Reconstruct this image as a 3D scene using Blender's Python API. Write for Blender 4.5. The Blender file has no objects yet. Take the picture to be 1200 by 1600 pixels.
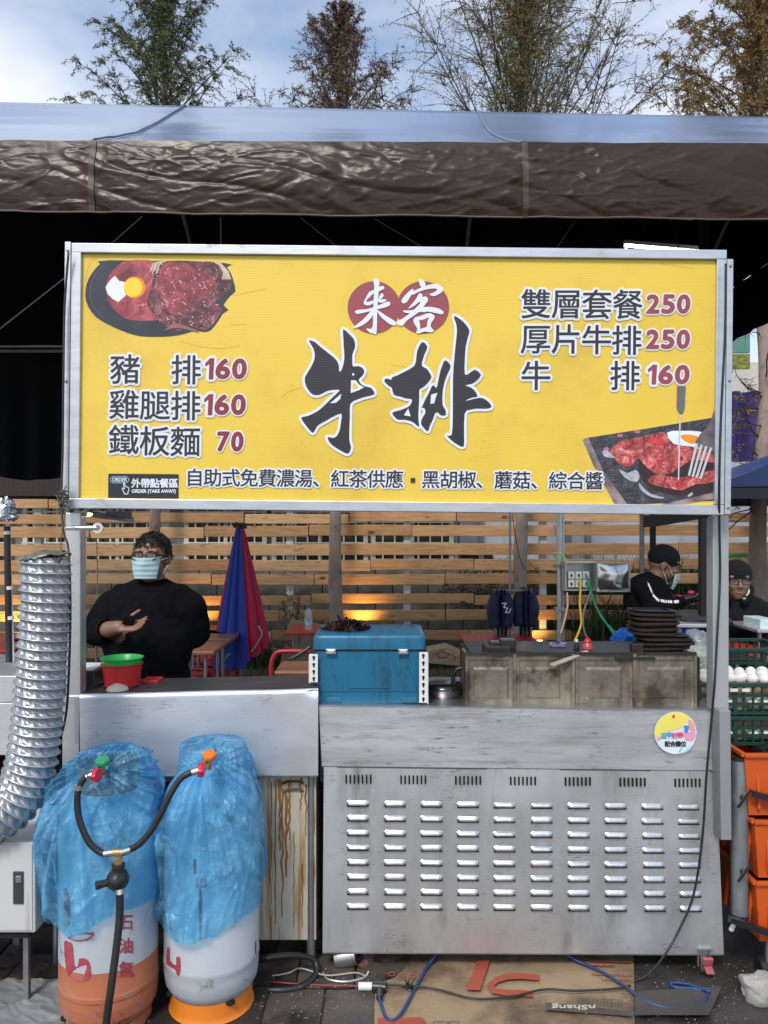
import bpy, bmesh, math, random
from mathutils import Vector, Matrix, noise, Euler
R = math.radians
random.seed(11)
SC = bpy.context.scene
COL = SC.collection

# ------------------------------------------------------------------ camera
F = 1200.0            # focal length in photograph pixels
CH = 1.6              # camera height
HY = 827.0            # horizon row in the photograph
cam = bpy.data.cameras.new('camera'); cam.lens = 27.0; cam.sensor_width = 36.0
cam.clip_start = 0.05; cam.clip_end = 600.0; cam.shift_y = (HY - 800) / 1600.0
camo = bpy.data.objects.new('camera', cam); COL.objects.link(camo)
camo.location = (0, 0, CH); camo.rotation_euler = (R(90), 0, 0)
SC.camera = camo

# ------------------------------------------------------------------ world
W = bpy.data.worlds.new('World'); SC.world = W; W.use_nodes = True
nt = W.node_tree; nt.nodes.clear()
SUN_EL, SUN_AZ = R(48), R(200)
out = nt.nodes.new('ShaderNodeOutputWorld'); bg = nt.nodes.new('ShaderNodeBackground')
sky = nt.nodes.new('ShaderNodeTexSky'); sky.sky_type = 'NISHITA'; sky.sun_disc = False
sky.sun_elevation = SUN_EL; sky.sun_rotation = SUN_AZ; sky.air_density = 1.0; sky.dust_density = 1.0
tc = nt.nodes.new('ShaderNodeTexCoord'); mp = nt.nodes.new('ShaderNodeMapping')
mp.inputs['Scale'].default_value = (1.0, 1.0, 2.6); mp.inputs['Location'].default_value = (3.1, 0.4, 0.35)
nz = nt.nodes.new('ShaderNodeTexNoise'); nz.inputs['Scale'].default_value = 2.2; nz.inputs['Detail'].default_value = 7; nz.inputs['Roughness'].default_value = 0.52
rp = nt.nodes.new('ShaderNodeValToRGB'); rp.color_ramp.elements[0].position = 0.36; rp.color_ramp.elements[1].position = 0.68
rp.color_ramp.elements[0].color = (0.10, 0.10, 0.10, 1); rp.color_ramp.elements[1].color = (1, 1, 1, 1)
mx = nt.nodes.new('ShaderNodeMix'); mx.data_type = 'RGBA'
mx.inputs[7].default_value = (8.6, 9.0, 9.7, 1)
nt.links.new(tc.outputs['Generated'], mp.inputs['Vector']); nt.links.new(mp.outputs['Vector'], nz.inputs['Vector'])
nt.links.new(nz.outputs['Fac'], rp.inputs['Fac']); nt.links.new(rp.outputs['Color'], mx.inputs[0])
hs_ = nt.nodes.new('ShaderNodeHueSaturation'); hs_.inputs['Saturation'].default_value = 1.18; hs_.inputs['Value'].default_value = 1.75
nt.links.new(sky.outputs['Color'], hs_.inputs['Color']); nt.links.new(hs_.outputs['Color'], mx.inputs[6]); nt.links.new(mx.outputs[2], bg.inputs['Color'])
bg.inputs['Strength'].default_value = 0.092
nt.links.new(bg.outputs['Background'], out.inputs['Surface'])

sun = bpy.data.lights.new('sun', 'SUN'); sun.energy = 2.0; sun.angle = R(14); sun.color = (1.0, 0.93, 0.84)
suno = bpy.data.objects.new('sun', sun); COL.objects.link(suno)
d = Vector((math.sin(SUN_AZ) * math.cos(SUN_EL), math.cos(SUN_AZ) * math.cos(SUN_EL), math.sin(SUN_EL)))
suno.rotation_euler = d.to_track_quat('Z', 'Y').to_euler(); suno.location = (-2, -4, 8)
SC.view_settings.view_transform = 'Standard'; SC.view_settings.look = 'None'
SC.view_settings.gamma = 1; SC.view_settings.exposure = 0.36
SC.view_settings.use_curve_mapping = False

# ------------------------------------------------------------------ helpers
def at(px, py, Y):
    return Vector(((px - 600) / F * Y, Y, CH + (HY - py) / F * Y))
def gz(px, py, z=0.0):
    Y = (CH - z) * F / (py - HY)
    return Vector(((px - 600) / F * Y, Y, z))
def lerp(a, b, t): return a + (b - a) * t
def catmull(P, n=8):
    P = [Vector(p) for p in P]; o = []
    for i in range(len(P) - 1):
        p0 = P[max(i - 1, 0)]; p1 = P[i]; p2 = P[i + 1]; p3 = P[min(i + 2, len(P) - 1)]
        for k in range(n):
            t = k / n
            o.append(0.5 * ((2 * p1) + (p2 - p0) * t + (2 * p0 - 5 * p1 + 4 * p2 - p3) * t * t + (3 * p1 - p0 - 3 * p2 + p3) * t ** 3))
    o.append(P[-1]); return o

class MB:
    def __init__(s): s.v = []; s.f = []; s.m = []; s.k = 0
    def add(s, v, f):
        b = len(s.v); s.v += [Vector(p) for p in v]; s.f += [tuple(i + b for i in q) for q in f]; s.m += [s.k] * len(f); return s
    def box(s, c, d, rot=None):
        c = Vector(c); x, y, z = d[0] / 2, d[1] / 2, d[2] / 2
        vs = [Vector(p) for p in ((-x, -y, -z), (x, -y, -z), (x, y, -z), (-x, y, -z), (-x, -y, z), (x, -y, z), (x, y, z), (-x, y, z))]
        if rot is not None:
            m = rot if isinstance(rot, Matrix) else Euler(rot).to_matrix()
            vs = [m @ p for p in vs]
        return s.add([p + c for p in vs], [(0, 3, 2, 1), (4, 5, 6, 7), (0, 1, 5, 4), (1, 2, 6, 5), (2, 3, 7, 6), (3, 0, 4, 7)])
    def slab(s, x0, y0, x1, y1, Y, depth):          # front face fills those photograph rows at distance Y
        a = at(x0, y1, Y); b = at(x1, y0, Y)
        return s.box(((a.x + b.x) / 2, Y + depth / 2, (a.z + b.z) / 2), (b.x - a.x, depth, b.z - a.z))
    def bar(s, p0, p1, w, h=None):
        p0, p1 = Vector(p0), Vector(p1); h = h or w; dd = p1 - p0
        q = dd.to_track_quat('Z', 'Y').to_matrix()
        return s.box((p0 + p1) / 2, (w, h, dd.length), q)
    def tube(s, P, r, n=8, caps=True, flat=1.0):
        P = [Vector(p) for p in P]; N = len(P); T = []
        for i in range(N):
            t = P[min(i + 1, N - 1)] - P[max(i - 1, 0)]
            T.append(t.normalized() if t.length > 1e-9 else Vector((0, 0, 1)))
        u = T[0].orthogonal().normalized(); vs = []
        for i in range(N):
            u = (u - T[i] * u.dot(T[i]))
            u = u.normalized() if u.length > 1e-6 else T[i].orthogonal().normalized()
            w = T[i].cross(u); rr = r[i] if isinstance(r, (list, tuple)) else r
            for k in range(n):
                a = 2 * math.pi * k / n
                vs.append(P[i] + u * math.cos(a) * rr + w * math.sin(a) * rr * flat)
        fs = [(i * n + k, i * n + (k + 1) % n, (i + 1) * n + (k + 1) % n, (i + 1) * n + k) for i in range(N - 1) for k in range(n)]
        if caps: fs += [tuple(reversed(range(n))), tuple(range((N - 1) * n, N * n))]
        return s.add(vs, fs)
    def cyl(s, p0, p1, r0, r1=None, n=16): return s.tube([p0, p1], [r0, r0 if r1 is None else r1], n)
    def lathe(s, prof, c, n=32, caps=True, rot=None, sq=(1, 1)):
        c = Vector(c); vs = []
        for r, z in prof:
            for k in range(n):
                a = 2 * math.pi * k / n; p = Vector((r * math.cos(a) * sq[0], r * math.sin(a) * sq[1], z))
                if rot is not None: p = rot @ p
                vs.append(p + c)
        M = len(prof)
        fs = [(i * n + k, i * n + (k + 1) % n, (i + 1) * n + (k + 1) % n, (i + 1) * n + k) for i in range(M - 1) for k in range(n)]
        if caps: fs += [tuple(reversed(range(n))), tuple(range((M - 1) * n, M * n))]
        return s.add(vs, fs)
    def ell(s, c, r, nu=16, nv=10, rot=None, jit=0):
        c = Vector(c); vs = []; r = (r, r, r) if isinstance(r, (int, float)) else r
        def P(a, b):
            p = Vector((r[0] * math.cos(a) * math.sin(b), r[1] * math.sin(a) * math.sin(b), r[2] * math.cos(b)))
            if jit: p *= 1 + jit * noise.noise(p * (2.2 / max(r)) + c * 7)
            if rot is not None: p = rot @ p
            return c + p
        vs.append(P(0, 0))
        for j in range(1, nv):
            for i in range(nu): vs.append(P(2 * math.pi * i / nu, math.pi * j / nv))
        vs.append(P(0, math.pi)); L = len(vs) - 1
        fs = [(0, 1 + i, 1 + (i + 1) % nu) for i in range(nu)]
        for j in range(nv - 2):
            for i in range(nu):
                a = 1 + j * nu + i; b = 1 + j * nu + (i + 1) % nu
                fs.append((a, a + nu, b + nu, b))
        a = 1 + (nv - 2) * nu
        fs += [(L, a + (i + 1) % nu, a + i) for i in range(nu)]
        return s.add(vs, fs)
    def cap(s, p0, r0, p1, r1, n=12):
        p0, p1 = Vector(p0), Vector(p1); dd = p1 - p0; L = dd.length
        q = dd.to_track_quat('Z', 'Y').to_matrix(); pr = []
        for k in range(5): a = math.pi / 2 * k / 5; pr.append((max(r0 * math.sin(a), 1e-4), -r0 * math.cos(a)))
        for k in range(5, -1, -1): a = math.pi / 2 * k / 5; pr.append((max(r1 * math.sin(a), 1e-4), L + r1 * math.cos(a)))
        pr.insert(5, (r0, 0)); return s.lathe(pr, p0, n, True, q)
    def prism(s, P, a, b):                           # polygon P (world points in a plane), thickness vector b-a
        n = len(P); off = Vector(b) - Vector(a)
        vs = [Vector(p) for p in P] + [Vector(p) + off for p in P]
        fs = [tuple(range(n)), tuple(reversed(range(n, 2 * n)))] + [(i, i + n, (i + 1) % n + n, (i + 1) % n) for i in range(n)]
        return s.add(vs, fs)
    def grid(s, fn, nu, nv, wrap=False):
        vs = [fn(i / nu, j / nv) for j in range(nv + 1) for i in range(nu if wrap else nu + 1)]
        w = nu if wrap else nu + 1
        fs = [(j * w + i, j * w + (i + 1) % w, (j + 1) * w + (i + 1) % w, (j + 1) * w + i) for j in range(nv) for i in range(nu)]
        return s.add(vs, fs)
    def build(s, name, mat, parent=None, smooth=None, bevel=0, local=False, fixn=False):
        off = Vector((0, 0, 0)); p = parent
        if not local:
            while p is not None: off += p.location; p = p.parent
        me = bpy.data.meshes.new(name); me.from_pydata([v - off for v in s.v], [], s.f)
        for m in (mat if isinstance(mat, (list, tuple)) else [mat]): me.materials.append(m)
        if max(s.m, default=0) > 0: me.polygons.foreach_set('material_index', s.m)
        if fixn:
            b = bmesh.new(); b.from_mesh(me); bmesh.ops.recalc_face_normals(b, faces=b.faces); b.to_mesh(me); b.free()
        if smooth is not None:
            me.polygons.foreach_set('use_smooth', [True] * len(me.polygons))
            if smooth < 180: me.set_sharp_from_angle(angle=R(smooth))
        me.update()
        o = bpy.data.objects.new(name, me); COL.objects.link(o)
        if parent is not None: o.parent = parent
        if bevel:
            bm = o.modifiers.new('bevel', 'BEVEL'); bm.width = bevel; bm.segments = 2; bm.limit_method = 'ANGLE'; bm.angle_limit = R(40)
        return o

def tag(o, label=None, cat=None, group=None, kind=None):
    if label: o['label'] = label
    if cat: o['category'] = cat
    if group: o['group'] = group
    if kind: o['kind'] = kind
    return o
def thing(name, loc, label, cat, group=None):
    o = bpy.data.objects.new(name, None); COL.objects.link(o); o.location = loc; o.empty_display_size = 0.1
    return tag(o, label, cat, group)
def dup(o, loc=None, rz=None, label=None, parent=None, scale=None):
    c = o.copy(); COL.objects.link(c)
    if parent is not None: c.parent = parent
    if loc is not None: c.location = loc
    if rz is not None: c.rotation_euler = (0, 0, rz)
    if scale is not None: c.scale = scale
    if label: c['label'] = label
    for ch in list(o.children): dup(ch, parent=c)
    return c

# ------------------------------------------------------------------ materials
def srgb(r, g, b):
    return tuple(((c / 255) / 12.92 if c <= 10 else ((c / 255 + 0.055) / 1.055) ** 2.4) for c in (r, g, b)) + (1,)
MATS = {}
def mat(name, c1, c2=None, rough=0.6, metal=0.0, scale=6.0, stretch=(1, 1, 1), bump=0.0, bscale=40.0, bstretch=None,
        dirt=None, dscale=3.0, dth=(0.55, 0.7), drough=None, dstretch=(1, 1, 1), rvar=0.0, spec=0.5, sheen=0, alpha=None, trans=0, coat=0, dmetal=None, coord='Object', lines=None, knots=None):
    if name in MATS: return MATS[name]
    m = bpy.data.materials.new(name); m.use_nodes = True; MATS[name] = m
    t = m.node_tree; b = t.nodes['Principled BSDF']; L = t.links.new
    tcn = t.nodes.new('ShaderNodeTexCoord')
    def vec(st):
        mm = t.nodes.new('ShaderNodeMapping'); mm.inputs['Scale'].default_value = st; L(tcn.outputs[coord], mm.inputs['Vector']); return mm.outputs['Vector']
    def nse(st, sc, det=5, ro=0.6):
        n = t.nodes.new('ShaderNodeTexNoise'); n.inputs['Scale'].default_value = sc; n.inputs['Detail'].default_value = det; n.inputs['Roughness'].default_value = ro
        L(vec(st), n.inputs['Vector']); return n.outputs['Fac']
    def ramp(src, a, bb):
        r = t.nodes.new('ShaderNodeMapRange'); r.inputs['From Min'].default_value = a; r.inputs['From Max'].default_value = bb; L(src, r.inputs['Value']); return r.outputs['Result']
    def mix(f, a, bb):
        n = t.nodes.new('ShaderNodeMix'); n.data_type = 'RGBA'; L(f, n.inputs[0])
        for k, q in ((6, a), (7, bb)):
            if isinstance(q, tuple): n.inputs[k].default_value = q
            else: L(q, n.inputs[k])
        return n.outputs[2]
    def fl(x, k, q):
        n = t.nodes.new('ShaderNodeMix'); n.data_type = 'FLOAT'; L(x, n.inputs[0])
        for kk, v in ((2, k), (3, q)):
            if isinstance(v, (int, float)): n.inputs[kk].default_value = v
            else: L(v, n.inputs[kk])
        return n.outputs[0]
    c2 = c2 or tuple(c * 0.82 for c in c1[:3]) + (1,)
    n0 = nse(stretch, scale); col = mix(ramp(n0, 0.3, 0.7), c1, c2)
    ro = None
    if rvar: ro = fl(ramp(nse(stretch, scale * 0.7), 0.3, 0.7), rough - rvar, rough + rvar)
    if dirt:
        df = ramp(nse(dstretch, dscale, 8, 0.65), dth[0], dth[1]); col = mix(df, col, dirt)
        ro = fl(df, ro if ro is not None else rough, drough if drough is not None else min(rough + 0.25, 0.9))
        if metal: L(fl(df, metal, metal * 0.4 if dmetal is None else dmetal), b.inputs['Metallic'])
    if lines:                                   # thin wandering marks: (colour, scale, half width, stretch, mask scale)
        for (lc, ls, lw, lst, ms) in lines:
            sb = t.nodes.new('ShaderNodeMath'); sb.operation = 'SUBTRACT'; sb.inputs[1].default_value = .5; L(nse(lst, ls, 3, .5), sb.inputs[0])
            ab = t.nodes.new('ShaderNodeMath'); ab.operation = 'ABSOLUTE'; L(sb.outputs[0], ab.inputs[0])
            mu = t.nodes.new('ShaderNodeMath'); mu.operation = 'MULTIPLY'; L(ramp(ab.outputs[0], lw, lw * .3), mu.inputs[0]); L(ramp(nse((1, 1, 1), ms, 3), .50, .62), mu.inputs[1])
            col = mix(mu.outputs[0], col, lc)
    if knots:                                   # scattered dark knots with a ring
        vo = t.nodes.new('ShaderNodeTexVoronoi'); vo.inputs['Scale'].default_value = knots[1]; L(vec((1, 1, 1.8)), vo.inputs['Vector'])
        n5 = t.nodes.new('ShaderNodeMath'); n5.operation = 'ADD'; L(vo.outputs['Distance'], n5.inputs[0]); q5 = t.nodes.new('ShaderNodeMath'); q5.operation = 'MULTIPLY'; q5.inputs[1].default_value = .10; L(nse((1, 1, 1), 30, 3), q5.inputs[0]); L(q5.outputs[0], n5.inputs[1])
        col = mix(ramp(n5.outputs[0], .17, .10), col, knots[0])
    L(col, b.inputs['Base Color'])
    if not (dirt and metal): b.inputs['Metallic'].default_value = metal
    if ro is not None: L(ro, b.inputs['Roughness'])
    else: b.inputs['Roughness'].default_value = rough
    b.inputs['Specular IOR Level'].default_value = spec
    if coat: b.inputs['Coat Weight'].default_value = coat; b.inputs['Coat Roughness'].default_value = 0.15
    if trans: b.inputs['Transmission Weight'].default_value = trans
    if alpha is not None: b.inputs['Alpha'].default_value = alpha
    if bump:
        bn = t.nodes.new('ShaderNodeBump'); bn.inputs['Strength'].default_value = bump; bn.inputs['Distance'].default_value = 0.01
        L(nse(bstretch or stretch, bscale, 6, 0.6), bn.inputs['Height']); L(bn.outputs['Normal'], b.inputs['Normal'])
    return m
def emit(name, col, s):
    if name in MATS: return MATS[name]
    m = bpy.data.materials.new(name); m.use_nodes = True; b = m.node_tree.nodes['Principled BSDF']; MATS[name] = m
    b.inputs['Base Color'].default_value = col; b.inputs['Emission Color'].default_value = col; b.inputs['Emission Strength'].default_value = s
    return m
def flat(name, rgb, rough=0.5, **k): return mat(name, srgb(*rgb), rough=rough, **k)

STEEL = mat('stainless steel', (0.78, 0.78, 0.79, 1), (0.62, 0.62, 0.63, 1), 0.44, 0.85, 2.0, (1, 1, 5), 0.10, 9.0, (1, 1, 1.2),
            dirt=(0.34, 0.34, 0.335, 1), dscale=3.4, dth=(0.50, 0.66), dstretch=(0.7, 1, 7.0), drough=0.55, rvar=0.12, dmetal=0.7,
            lines=[((.12, .12, .12, 1), 5, .012, (.7, 1, 12), 5), ((.16, .16, .155, 1), 14, .010, (.5, 1, 9), 9)])
STEELP = mat('stained stainless steel', (0.76, 0.765, 0.77, 1), (0.58, 0.585, 0.59, 1), 0.44, 0.85, 2.6, (2.2, 1, .8), 0.12, 7.0, (1, 1, .8),
            dirt=(0.32, 0.32, 0.315, 1), dscale=3.0, dth=(0.52, 0.70), dstretch=(3.2, 1, .8), drough=0.56, rvar=0.12, dmetal=0.7,
            lines=[((.2, .2, .2, 1), 16, .010, (.6, 1, 7), 6)])
STEELD = mat('dull galvanised steel', (0.36, 0.37, 0.38, 1), (0.26, 0.27, 0.28, 1), 0.48, 0.85, 9.0, (1, 1, 1), 0.12, 30, dirt=(0.14, 0.13, 0.12, 1), dscale=7, dth=(0.56, 0.75), rvar=0.1)
ALU = mat('weathered aluminium', (0.66, 0.67, 0.68, 1), (0.5, 0.5, 0.5, 1), 0.42, 0.8, 8, (1, 1, 1), 0.08, 20, dirt=(0.36, 0.34, 0.30, 1), dscale=9, dth=(0.58, 0.7))
BLACK = mat('black rubber', (0.012, 0.012, 0.013, 1), (0.02, 0.02, 0.022, 1), 0.42, bump=0.1)
BLKPL = mat('black plastic', (0.018, 0.018, 0.02, 1), None, 0.35)
DARKIRON = mat('oily black iron', (0.02, 0.018, 0.017, 1), (0.04, 0.032, 0.028, 1), 0.5, 0.3, 20, bump=0.3, bscale=60)
CHROME = mat('bright metal', (0.8, 0.8, 0.8, 1), None, 0.2, 1.0)
BRASS = mat('brass', (0.62, 0.48, 0.24, 1), (0.45, 0.33, 0.16, 1), 0.38, 0.9, 40, bump=0.2, bscale=80)
WHITE = mat('white paint', (0.75, 0.75, 0.73, 1), None, 0.5)
# ------------------------------------------------------------------ ground
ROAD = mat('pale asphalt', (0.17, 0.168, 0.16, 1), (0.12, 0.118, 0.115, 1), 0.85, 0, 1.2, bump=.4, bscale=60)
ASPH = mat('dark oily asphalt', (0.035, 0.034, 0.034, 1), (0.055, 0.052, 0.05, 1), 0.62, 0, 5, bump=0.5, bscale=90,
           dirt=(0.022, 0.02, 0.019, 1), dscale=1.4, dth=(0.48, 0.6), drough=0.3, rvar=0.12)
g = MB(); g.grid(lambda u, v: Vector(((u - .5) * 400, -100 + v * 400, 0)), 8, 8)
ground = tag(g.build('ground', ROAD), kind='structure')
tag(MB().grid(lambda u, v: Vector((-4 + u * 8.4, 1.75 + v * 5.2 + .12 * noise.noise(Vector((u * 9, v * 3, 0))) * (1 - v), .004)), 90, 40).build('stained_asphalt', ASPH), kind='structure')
# slabs of the pavement in front of the carts
PAVE = mat('grimy brown paving', (0.09, 0.072, 0.058, 1), (0.055, 0.045, 0.038, 1), 0.55, 0, 7, bump=0.5, bscale=50,
           dirt=(0.02, 0.018, 0.016, 1), dscale=4, dth=(0.5, 0.62), drough=0.3)
pv = None
for j in range(5):
    for i in range(12):
        x = -2.15 + i * 0.205 + (0.1 if j % 2 else 0); y = 2.14 + j * 0.205
        if x > 0.02: continue
        if pv is None:
            pv = MB().box((0, 0, 0.006), (0.198, 0.198, 0.02)).build('paving_slab', PAVE, ground, bevel=0.003, local=True)
            q = pv
        else: q = dup(pv, parent=ground)
        q.location = (x, y, random.uniform(-0.004, 0.004)); q.rotation_euler = (random.uniform(-.008, .008), random.uniform(-.008, .008), random.uniform(-.012, .012))
# strip of earth along the fence
EARTH = mat('dry earth', (0.11, 0.085, 0.06, 1), (0.06, 0.048, 0.035, 1), 0.9, 0, 6, bump=0.8, bscale=30)
tag(MB().grid(lambda u, v: Vector((-7 + u * 14, 7.0 + v * 3.2, 0.012 + 0.16 * math.sin(min(v * 3, 1) * math.pi / 2) + 0.05 * noise.noise(Vector((u * 14, v * 4, 0))))), 80, 20).build('planting_bed', EARTH, smooth=180), kind='structure')

# ------------------------------------------------------------------ buildings behind the fence
CREAM = mat('cream painted grille', (0.68, 0.64, 0.52, 1), None, 0.5)
GLASSD = mat('dark window glass', (0.02, 0.022, 0.025, 1), (0.035, 0.036, 0.04, 1), 0.12, spec=0.6)
WALLG = mat('stained grey render', (0.30, 0.29, 0.27, 1), (0.20, 0.195, 0.185, 1), 0.85, 0, 1.6, (1, 1, .3), dirt=(0.1, 0.095, 0.085, 1), dscale=2.2, dstretch=(2.5, 1, .4), dth=(.5, .72))
WALLB = mat('dark brown timber cladding', (0.035, 0.022, 0.018, 1), (0.022, 0.015, 0.013, 1), 0.75, 0, 4, (8, 1, .3), 0.3, 20)
BY = 10.6
bd = thing('building', (-3, BY, 0), 'grey building with cream window grilles and dark brown upper wall behind the slatted fence', 'building')
def seg(x0, y0, x1, y1, Y, d): return MB().slab(x0, y0, x1, y1, Y, d)
seg(-420, 776, 716, 1008, BY, 3).build('wall', WALLG, bd)
seg(-420, 520, 716, 775, BY - 0.5, 3.4).build('upper_wall', WALLB, bd)
k = 0
for (x0, x1) in ((-180, -60), (-48, 20), (40, 112), (120, 252), (290, 418), (426, 575), (580, 708)):
    y0, y1 = (781, 918)
    f = MB(); a = at(x0, y0, BY); b = at(x1, y1, BY); w = 0.06
    zt, zb = a.z, b.z
    f.box(((a.x + b.x) / 2, BY - 0.03, zt - w / 2), (b.x - a.x, .1, w)).box(((a.x + b.x) / 2, BY - 0.03, zb + w / 2), (b.x - a.x, .1, w))
    f.box((a.x + w / 2, BY - 0.032, (zt + zb) / 2), (w, .1, zt - zb - 2 * w)).box((b.x - w / 2, BY - 0.032, (zt + zb) / 2), (w, .1, zt - zb - 2 * w))
    f.box(((a.x + b.x) / 2, BY - 0.031, (zt + zb) / 2), (.05, .09, zt - zb - 2 * w))
    wn = f.build('window', CREAM, bd)
    MB().box(((a.x + b.x) / 2, BY - 0.004, (zt + zb) / 2), (b.x - a.x - 2 * w, .006, zt - zb - 2 * w)).build('pane', GLASSD, wn)
    gr = MB(); n = max(3, int((b.x - a.x) / 0.155))
    for i in range(1, n): xx = a.x + (b.x - a.x) * i / n; gr.box((xx, BY - 0.10, (zt + zb) / 2), (.02, .018, zt - zb))
    for i in range(0, 9): zz = zt + (zb - zt) * (i + .2) / 8.6; gr.box(((a.x + b.x) / 2, BY - 0.118, zz), (b.x - a.x, .014, .02))
    gr.build('window_grille', CREAM, wn)
# white building on the right
WALLW = mat('white painted wall', (0.62, 0.65, 0.70, 1), (0.52, 0.56, 0.61, 1), 0.7, 0, 1.2, (1, 1, .4), dirt=(0.35, 0.37, 0.38, 1), dscale=1.5, dth=(.56, .75), dstretch=(3, 1, .5))
wb = thing('building', (3, 11.4, 0), 'pale white building with drain pipes beyond the right end of the fence', 'building')
seg(718, 770, 1500, 1008, 11.4, 3).build('wall', WALLW, wb)
seg(1040, 566, 1420, 769, 11.7, 2.4).build('upper_wall', mat('cream siding', (.62, .6, .54, 1), None, .7), wb)
for px in (748, 885, 916):
    MB().slab(px, 772, px + 8, 1000, 11.28, .1).build('drain_pipe', STEELD, wb)
seg(1130, 838, 1420, 862, 11.3, .09).build('window_ledge', WHITE, wb)
wgl = seg(720, 862, 770, 912, 11.34, .05).build('window', GLASSD, wb)
PURP = mat('purple banner cloth', (0.10, 0.065, 0.30, 1), (0.07, 0.045, 0.2, 1), 0.7, 0, 3, (3, 1, .5), 0.3, 6)
tag(MB().grid(lambda u, v: at(1128 + u * 62, 612 + v * 110, 9.4) + Vector((0, .05 * math.sin(u * 14 + v * 2), 0)), 30, 12).build('banner', PURP, smooth=180), 'purple cloth banner hanging behind the twiggy tree at the right', 'banner')
sg = thing('signboard', at(1165, 570, 9.6), 'green and yellow signboard high up behind the bare tree at the right', 'sign')
seg(1120, 506, 1172, 551, 9.6, .05).build('green_panel', mat('pale green board', (.35, .62, .5, 1), (.2, .5, .3, 1), .6, 0, 5), sg)
seg(1120, 553, 1172, 576, 9.6, .05).build('yellow_strip', mat('dark green and yellow print', (.08, .13, .07, 1), (.85, .75, .1, 1), .6, 0, 9, (1.5, 1, 3)), sg)

# concrete block wall low behind the fence
CB = mat('concrete block', (0.23, 0.22, 0.20, 1), (0.15, 0.145, 0.13, 1), 0.9, 0, 3, bump=0.5, bscale=25, dirt=(.06, .065, .05, 1), dscale=2, dth=(.5, .7))
bw = thing('block_wall', (0, 8.75, 0), 'low grey concrete block wall just behind the timber fence', 'wall')
MB().box((0, 8.9, .6), (12, .14, 1.2)).build('mortar_core', mat('mortar', (.12, .115, .105, 1), None, .95), bw)
blk = None
for j in range(6):
    for i in range(27):
        x = -5.3 + i * .4 + (.2 if j % 2 else 0); z = .1 + j * .2
        if blk is None: blk = q = MB().box((0, 0, 0), (.388, .1, .188)).build('block', CB, bw, local=True)
        else: q = dup(blk, parent=bw)
        q.location = (x, .04 + random.uniform(-.004, .004), z)

# timber slat fence
def woodmat(name, a, b):
    m = mat(name, a, b, 0.62, 0, 3.0, (1.2, 1, 14), 0.25, 10, (1.5, 1, 18), dirt=(0.10, 0.05, 0.02, 1), dscale=5, dth=(0.63, 0.72), dstretch=(1, 1, 2.5), knots=((.09, .045, .02, 1), 2.6), lines=[((.22, .11, .05, 1), 3, .02, (.8, 1, 16), 2)])
    return m
WOODS = [woodmat('treated pine', (.58, .34, .16, 1), (.37, .20, .085, 1)), woodmat('darker pine', (.48, .28, .13, 1), (.29, .155, .07, 1)),
         woodmat('pale pine', (.62, .40, .21, 1), (.43, .25, .115, 1))]
FY = 8.0
fn = thing('slat_fence', (0, FY, 0), 'horizontal timber slat fence with gaps running right across the back', 'fence')
rows = [(778, 792), (800, 815), (821, 838), (848, 866), (873, 890), (896, 912), (929, 944), (953, 969), (986, 1001), (1012, 1028)]
for j, (ya, yb) in enumerate(rows):
    x = -170 + (j * 97) % 160
    while x < 1400:
        L = random.uniform(150, 290); xe = x + L
        sag = (2.5 if x < 400 else 0) * (1 - 0.1 * j) + random.uniform(-1.5, 1.5)
        off = random.uniform(-.006, .006)
        a = at(x + .8, yb + sag, FY); b = at(xe - .8, ya + sag, FY)
        MB().box(((a.x + b.x) / 2, FY + off, (a.z + b.z) / 2), (b.x - a.x, .028, b.z - a.z)).build('board', random.choice(WOODS), fn, bevel=.004)
        x = xe
PALE = mat('pale blue painted post', (0.50, 0.56, 0.60, 1), None, .6)
for px in (60, 258, 453, 636, 848, 1127, 1300):
    a = at(px, 780, FY + .05)
    MB().box((a.x, FY + .06, .93), (.072, .06, 1.8)).build('post', PALE, fn, bevel=.004)
GRN = mat('bright green cloth', (.05, .55, .2, 1), None, .7, 0, 4)
tag(MB().grid(lambda u, v: at(1132 + u * 52, 861 + v * 22, FY + .11) + Vector((0, .02 * math.sin(u * 9), .012 * math.sin(u * 7))), 16, 4).build('cloth', GRN, smooth=180), 'bright green cloth hung behind the fence above the hooded man', 'cloth')

# ------------------------------------------------------------------ plants
LEAFG = mat('narrow grass blades', (0.07, 0.11, 0.03, 1), (0.04, 0.07, 0.02, 1), .6, 0, 3)
DRYG = mat('straw coloured grass', (0.20, 0.16, 0.09, 1), (0.11, 0.10, 0.05, 1), .8, 0, 3)
def blades(name, m, n, xr, yr, zb, h, w, lean, label, cat, kind='stuff'):
    b = MB()
    for _ in range(n):
        x = random.uniform(*xr); y = random.uniform(*yr); hh = h * random.uniform(.5, 1.1); a = random.uniform(0, 6.28); l = lean * random.uniform(.2, 1) * hh
        p0 = Vector((x, y, zb)); dx = Vector((math.cos(a), math.sin(a), 0)); s = Vector((-dx.y, dx.x, 0)) * w
        p1 = p0 + dx * l * .35 + Vector((0, 0, hh * .6)); p2 = p0 + dx * l + Vector((0, 0, hh * (.95 - lean * .2)))
        b.add([p0 - s, p0 + s, p1 + s * .8, p1 - s * .8, p2], [(0, 1, 2, 3), (3, 2, 4)])
    o = b.build(name, m); tag(o, label, cat, kind=kind); return o
blades('grass', DRYG, 9000, (-2.4, -.8), (6.9, 7.7), .05, .22, .004, 1.0, 'dry straw grass on the bed beside the folded umbrella', 'grass')
blades('grass', DRYG, 7000, (.3, 1.2), (6.9, 7.7), .05, .22, .004, 1.0, 'dry straw grass seen between the cooler and the steel splash guard', 'grass')
blades('tall_grass', LEAFG, 1500, (1.9, 3.6), (8.2, 8.6), .15, 1.35, .011, .5, 'tall green grass blades pushing through the fence at the right', 'grass')
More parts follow.
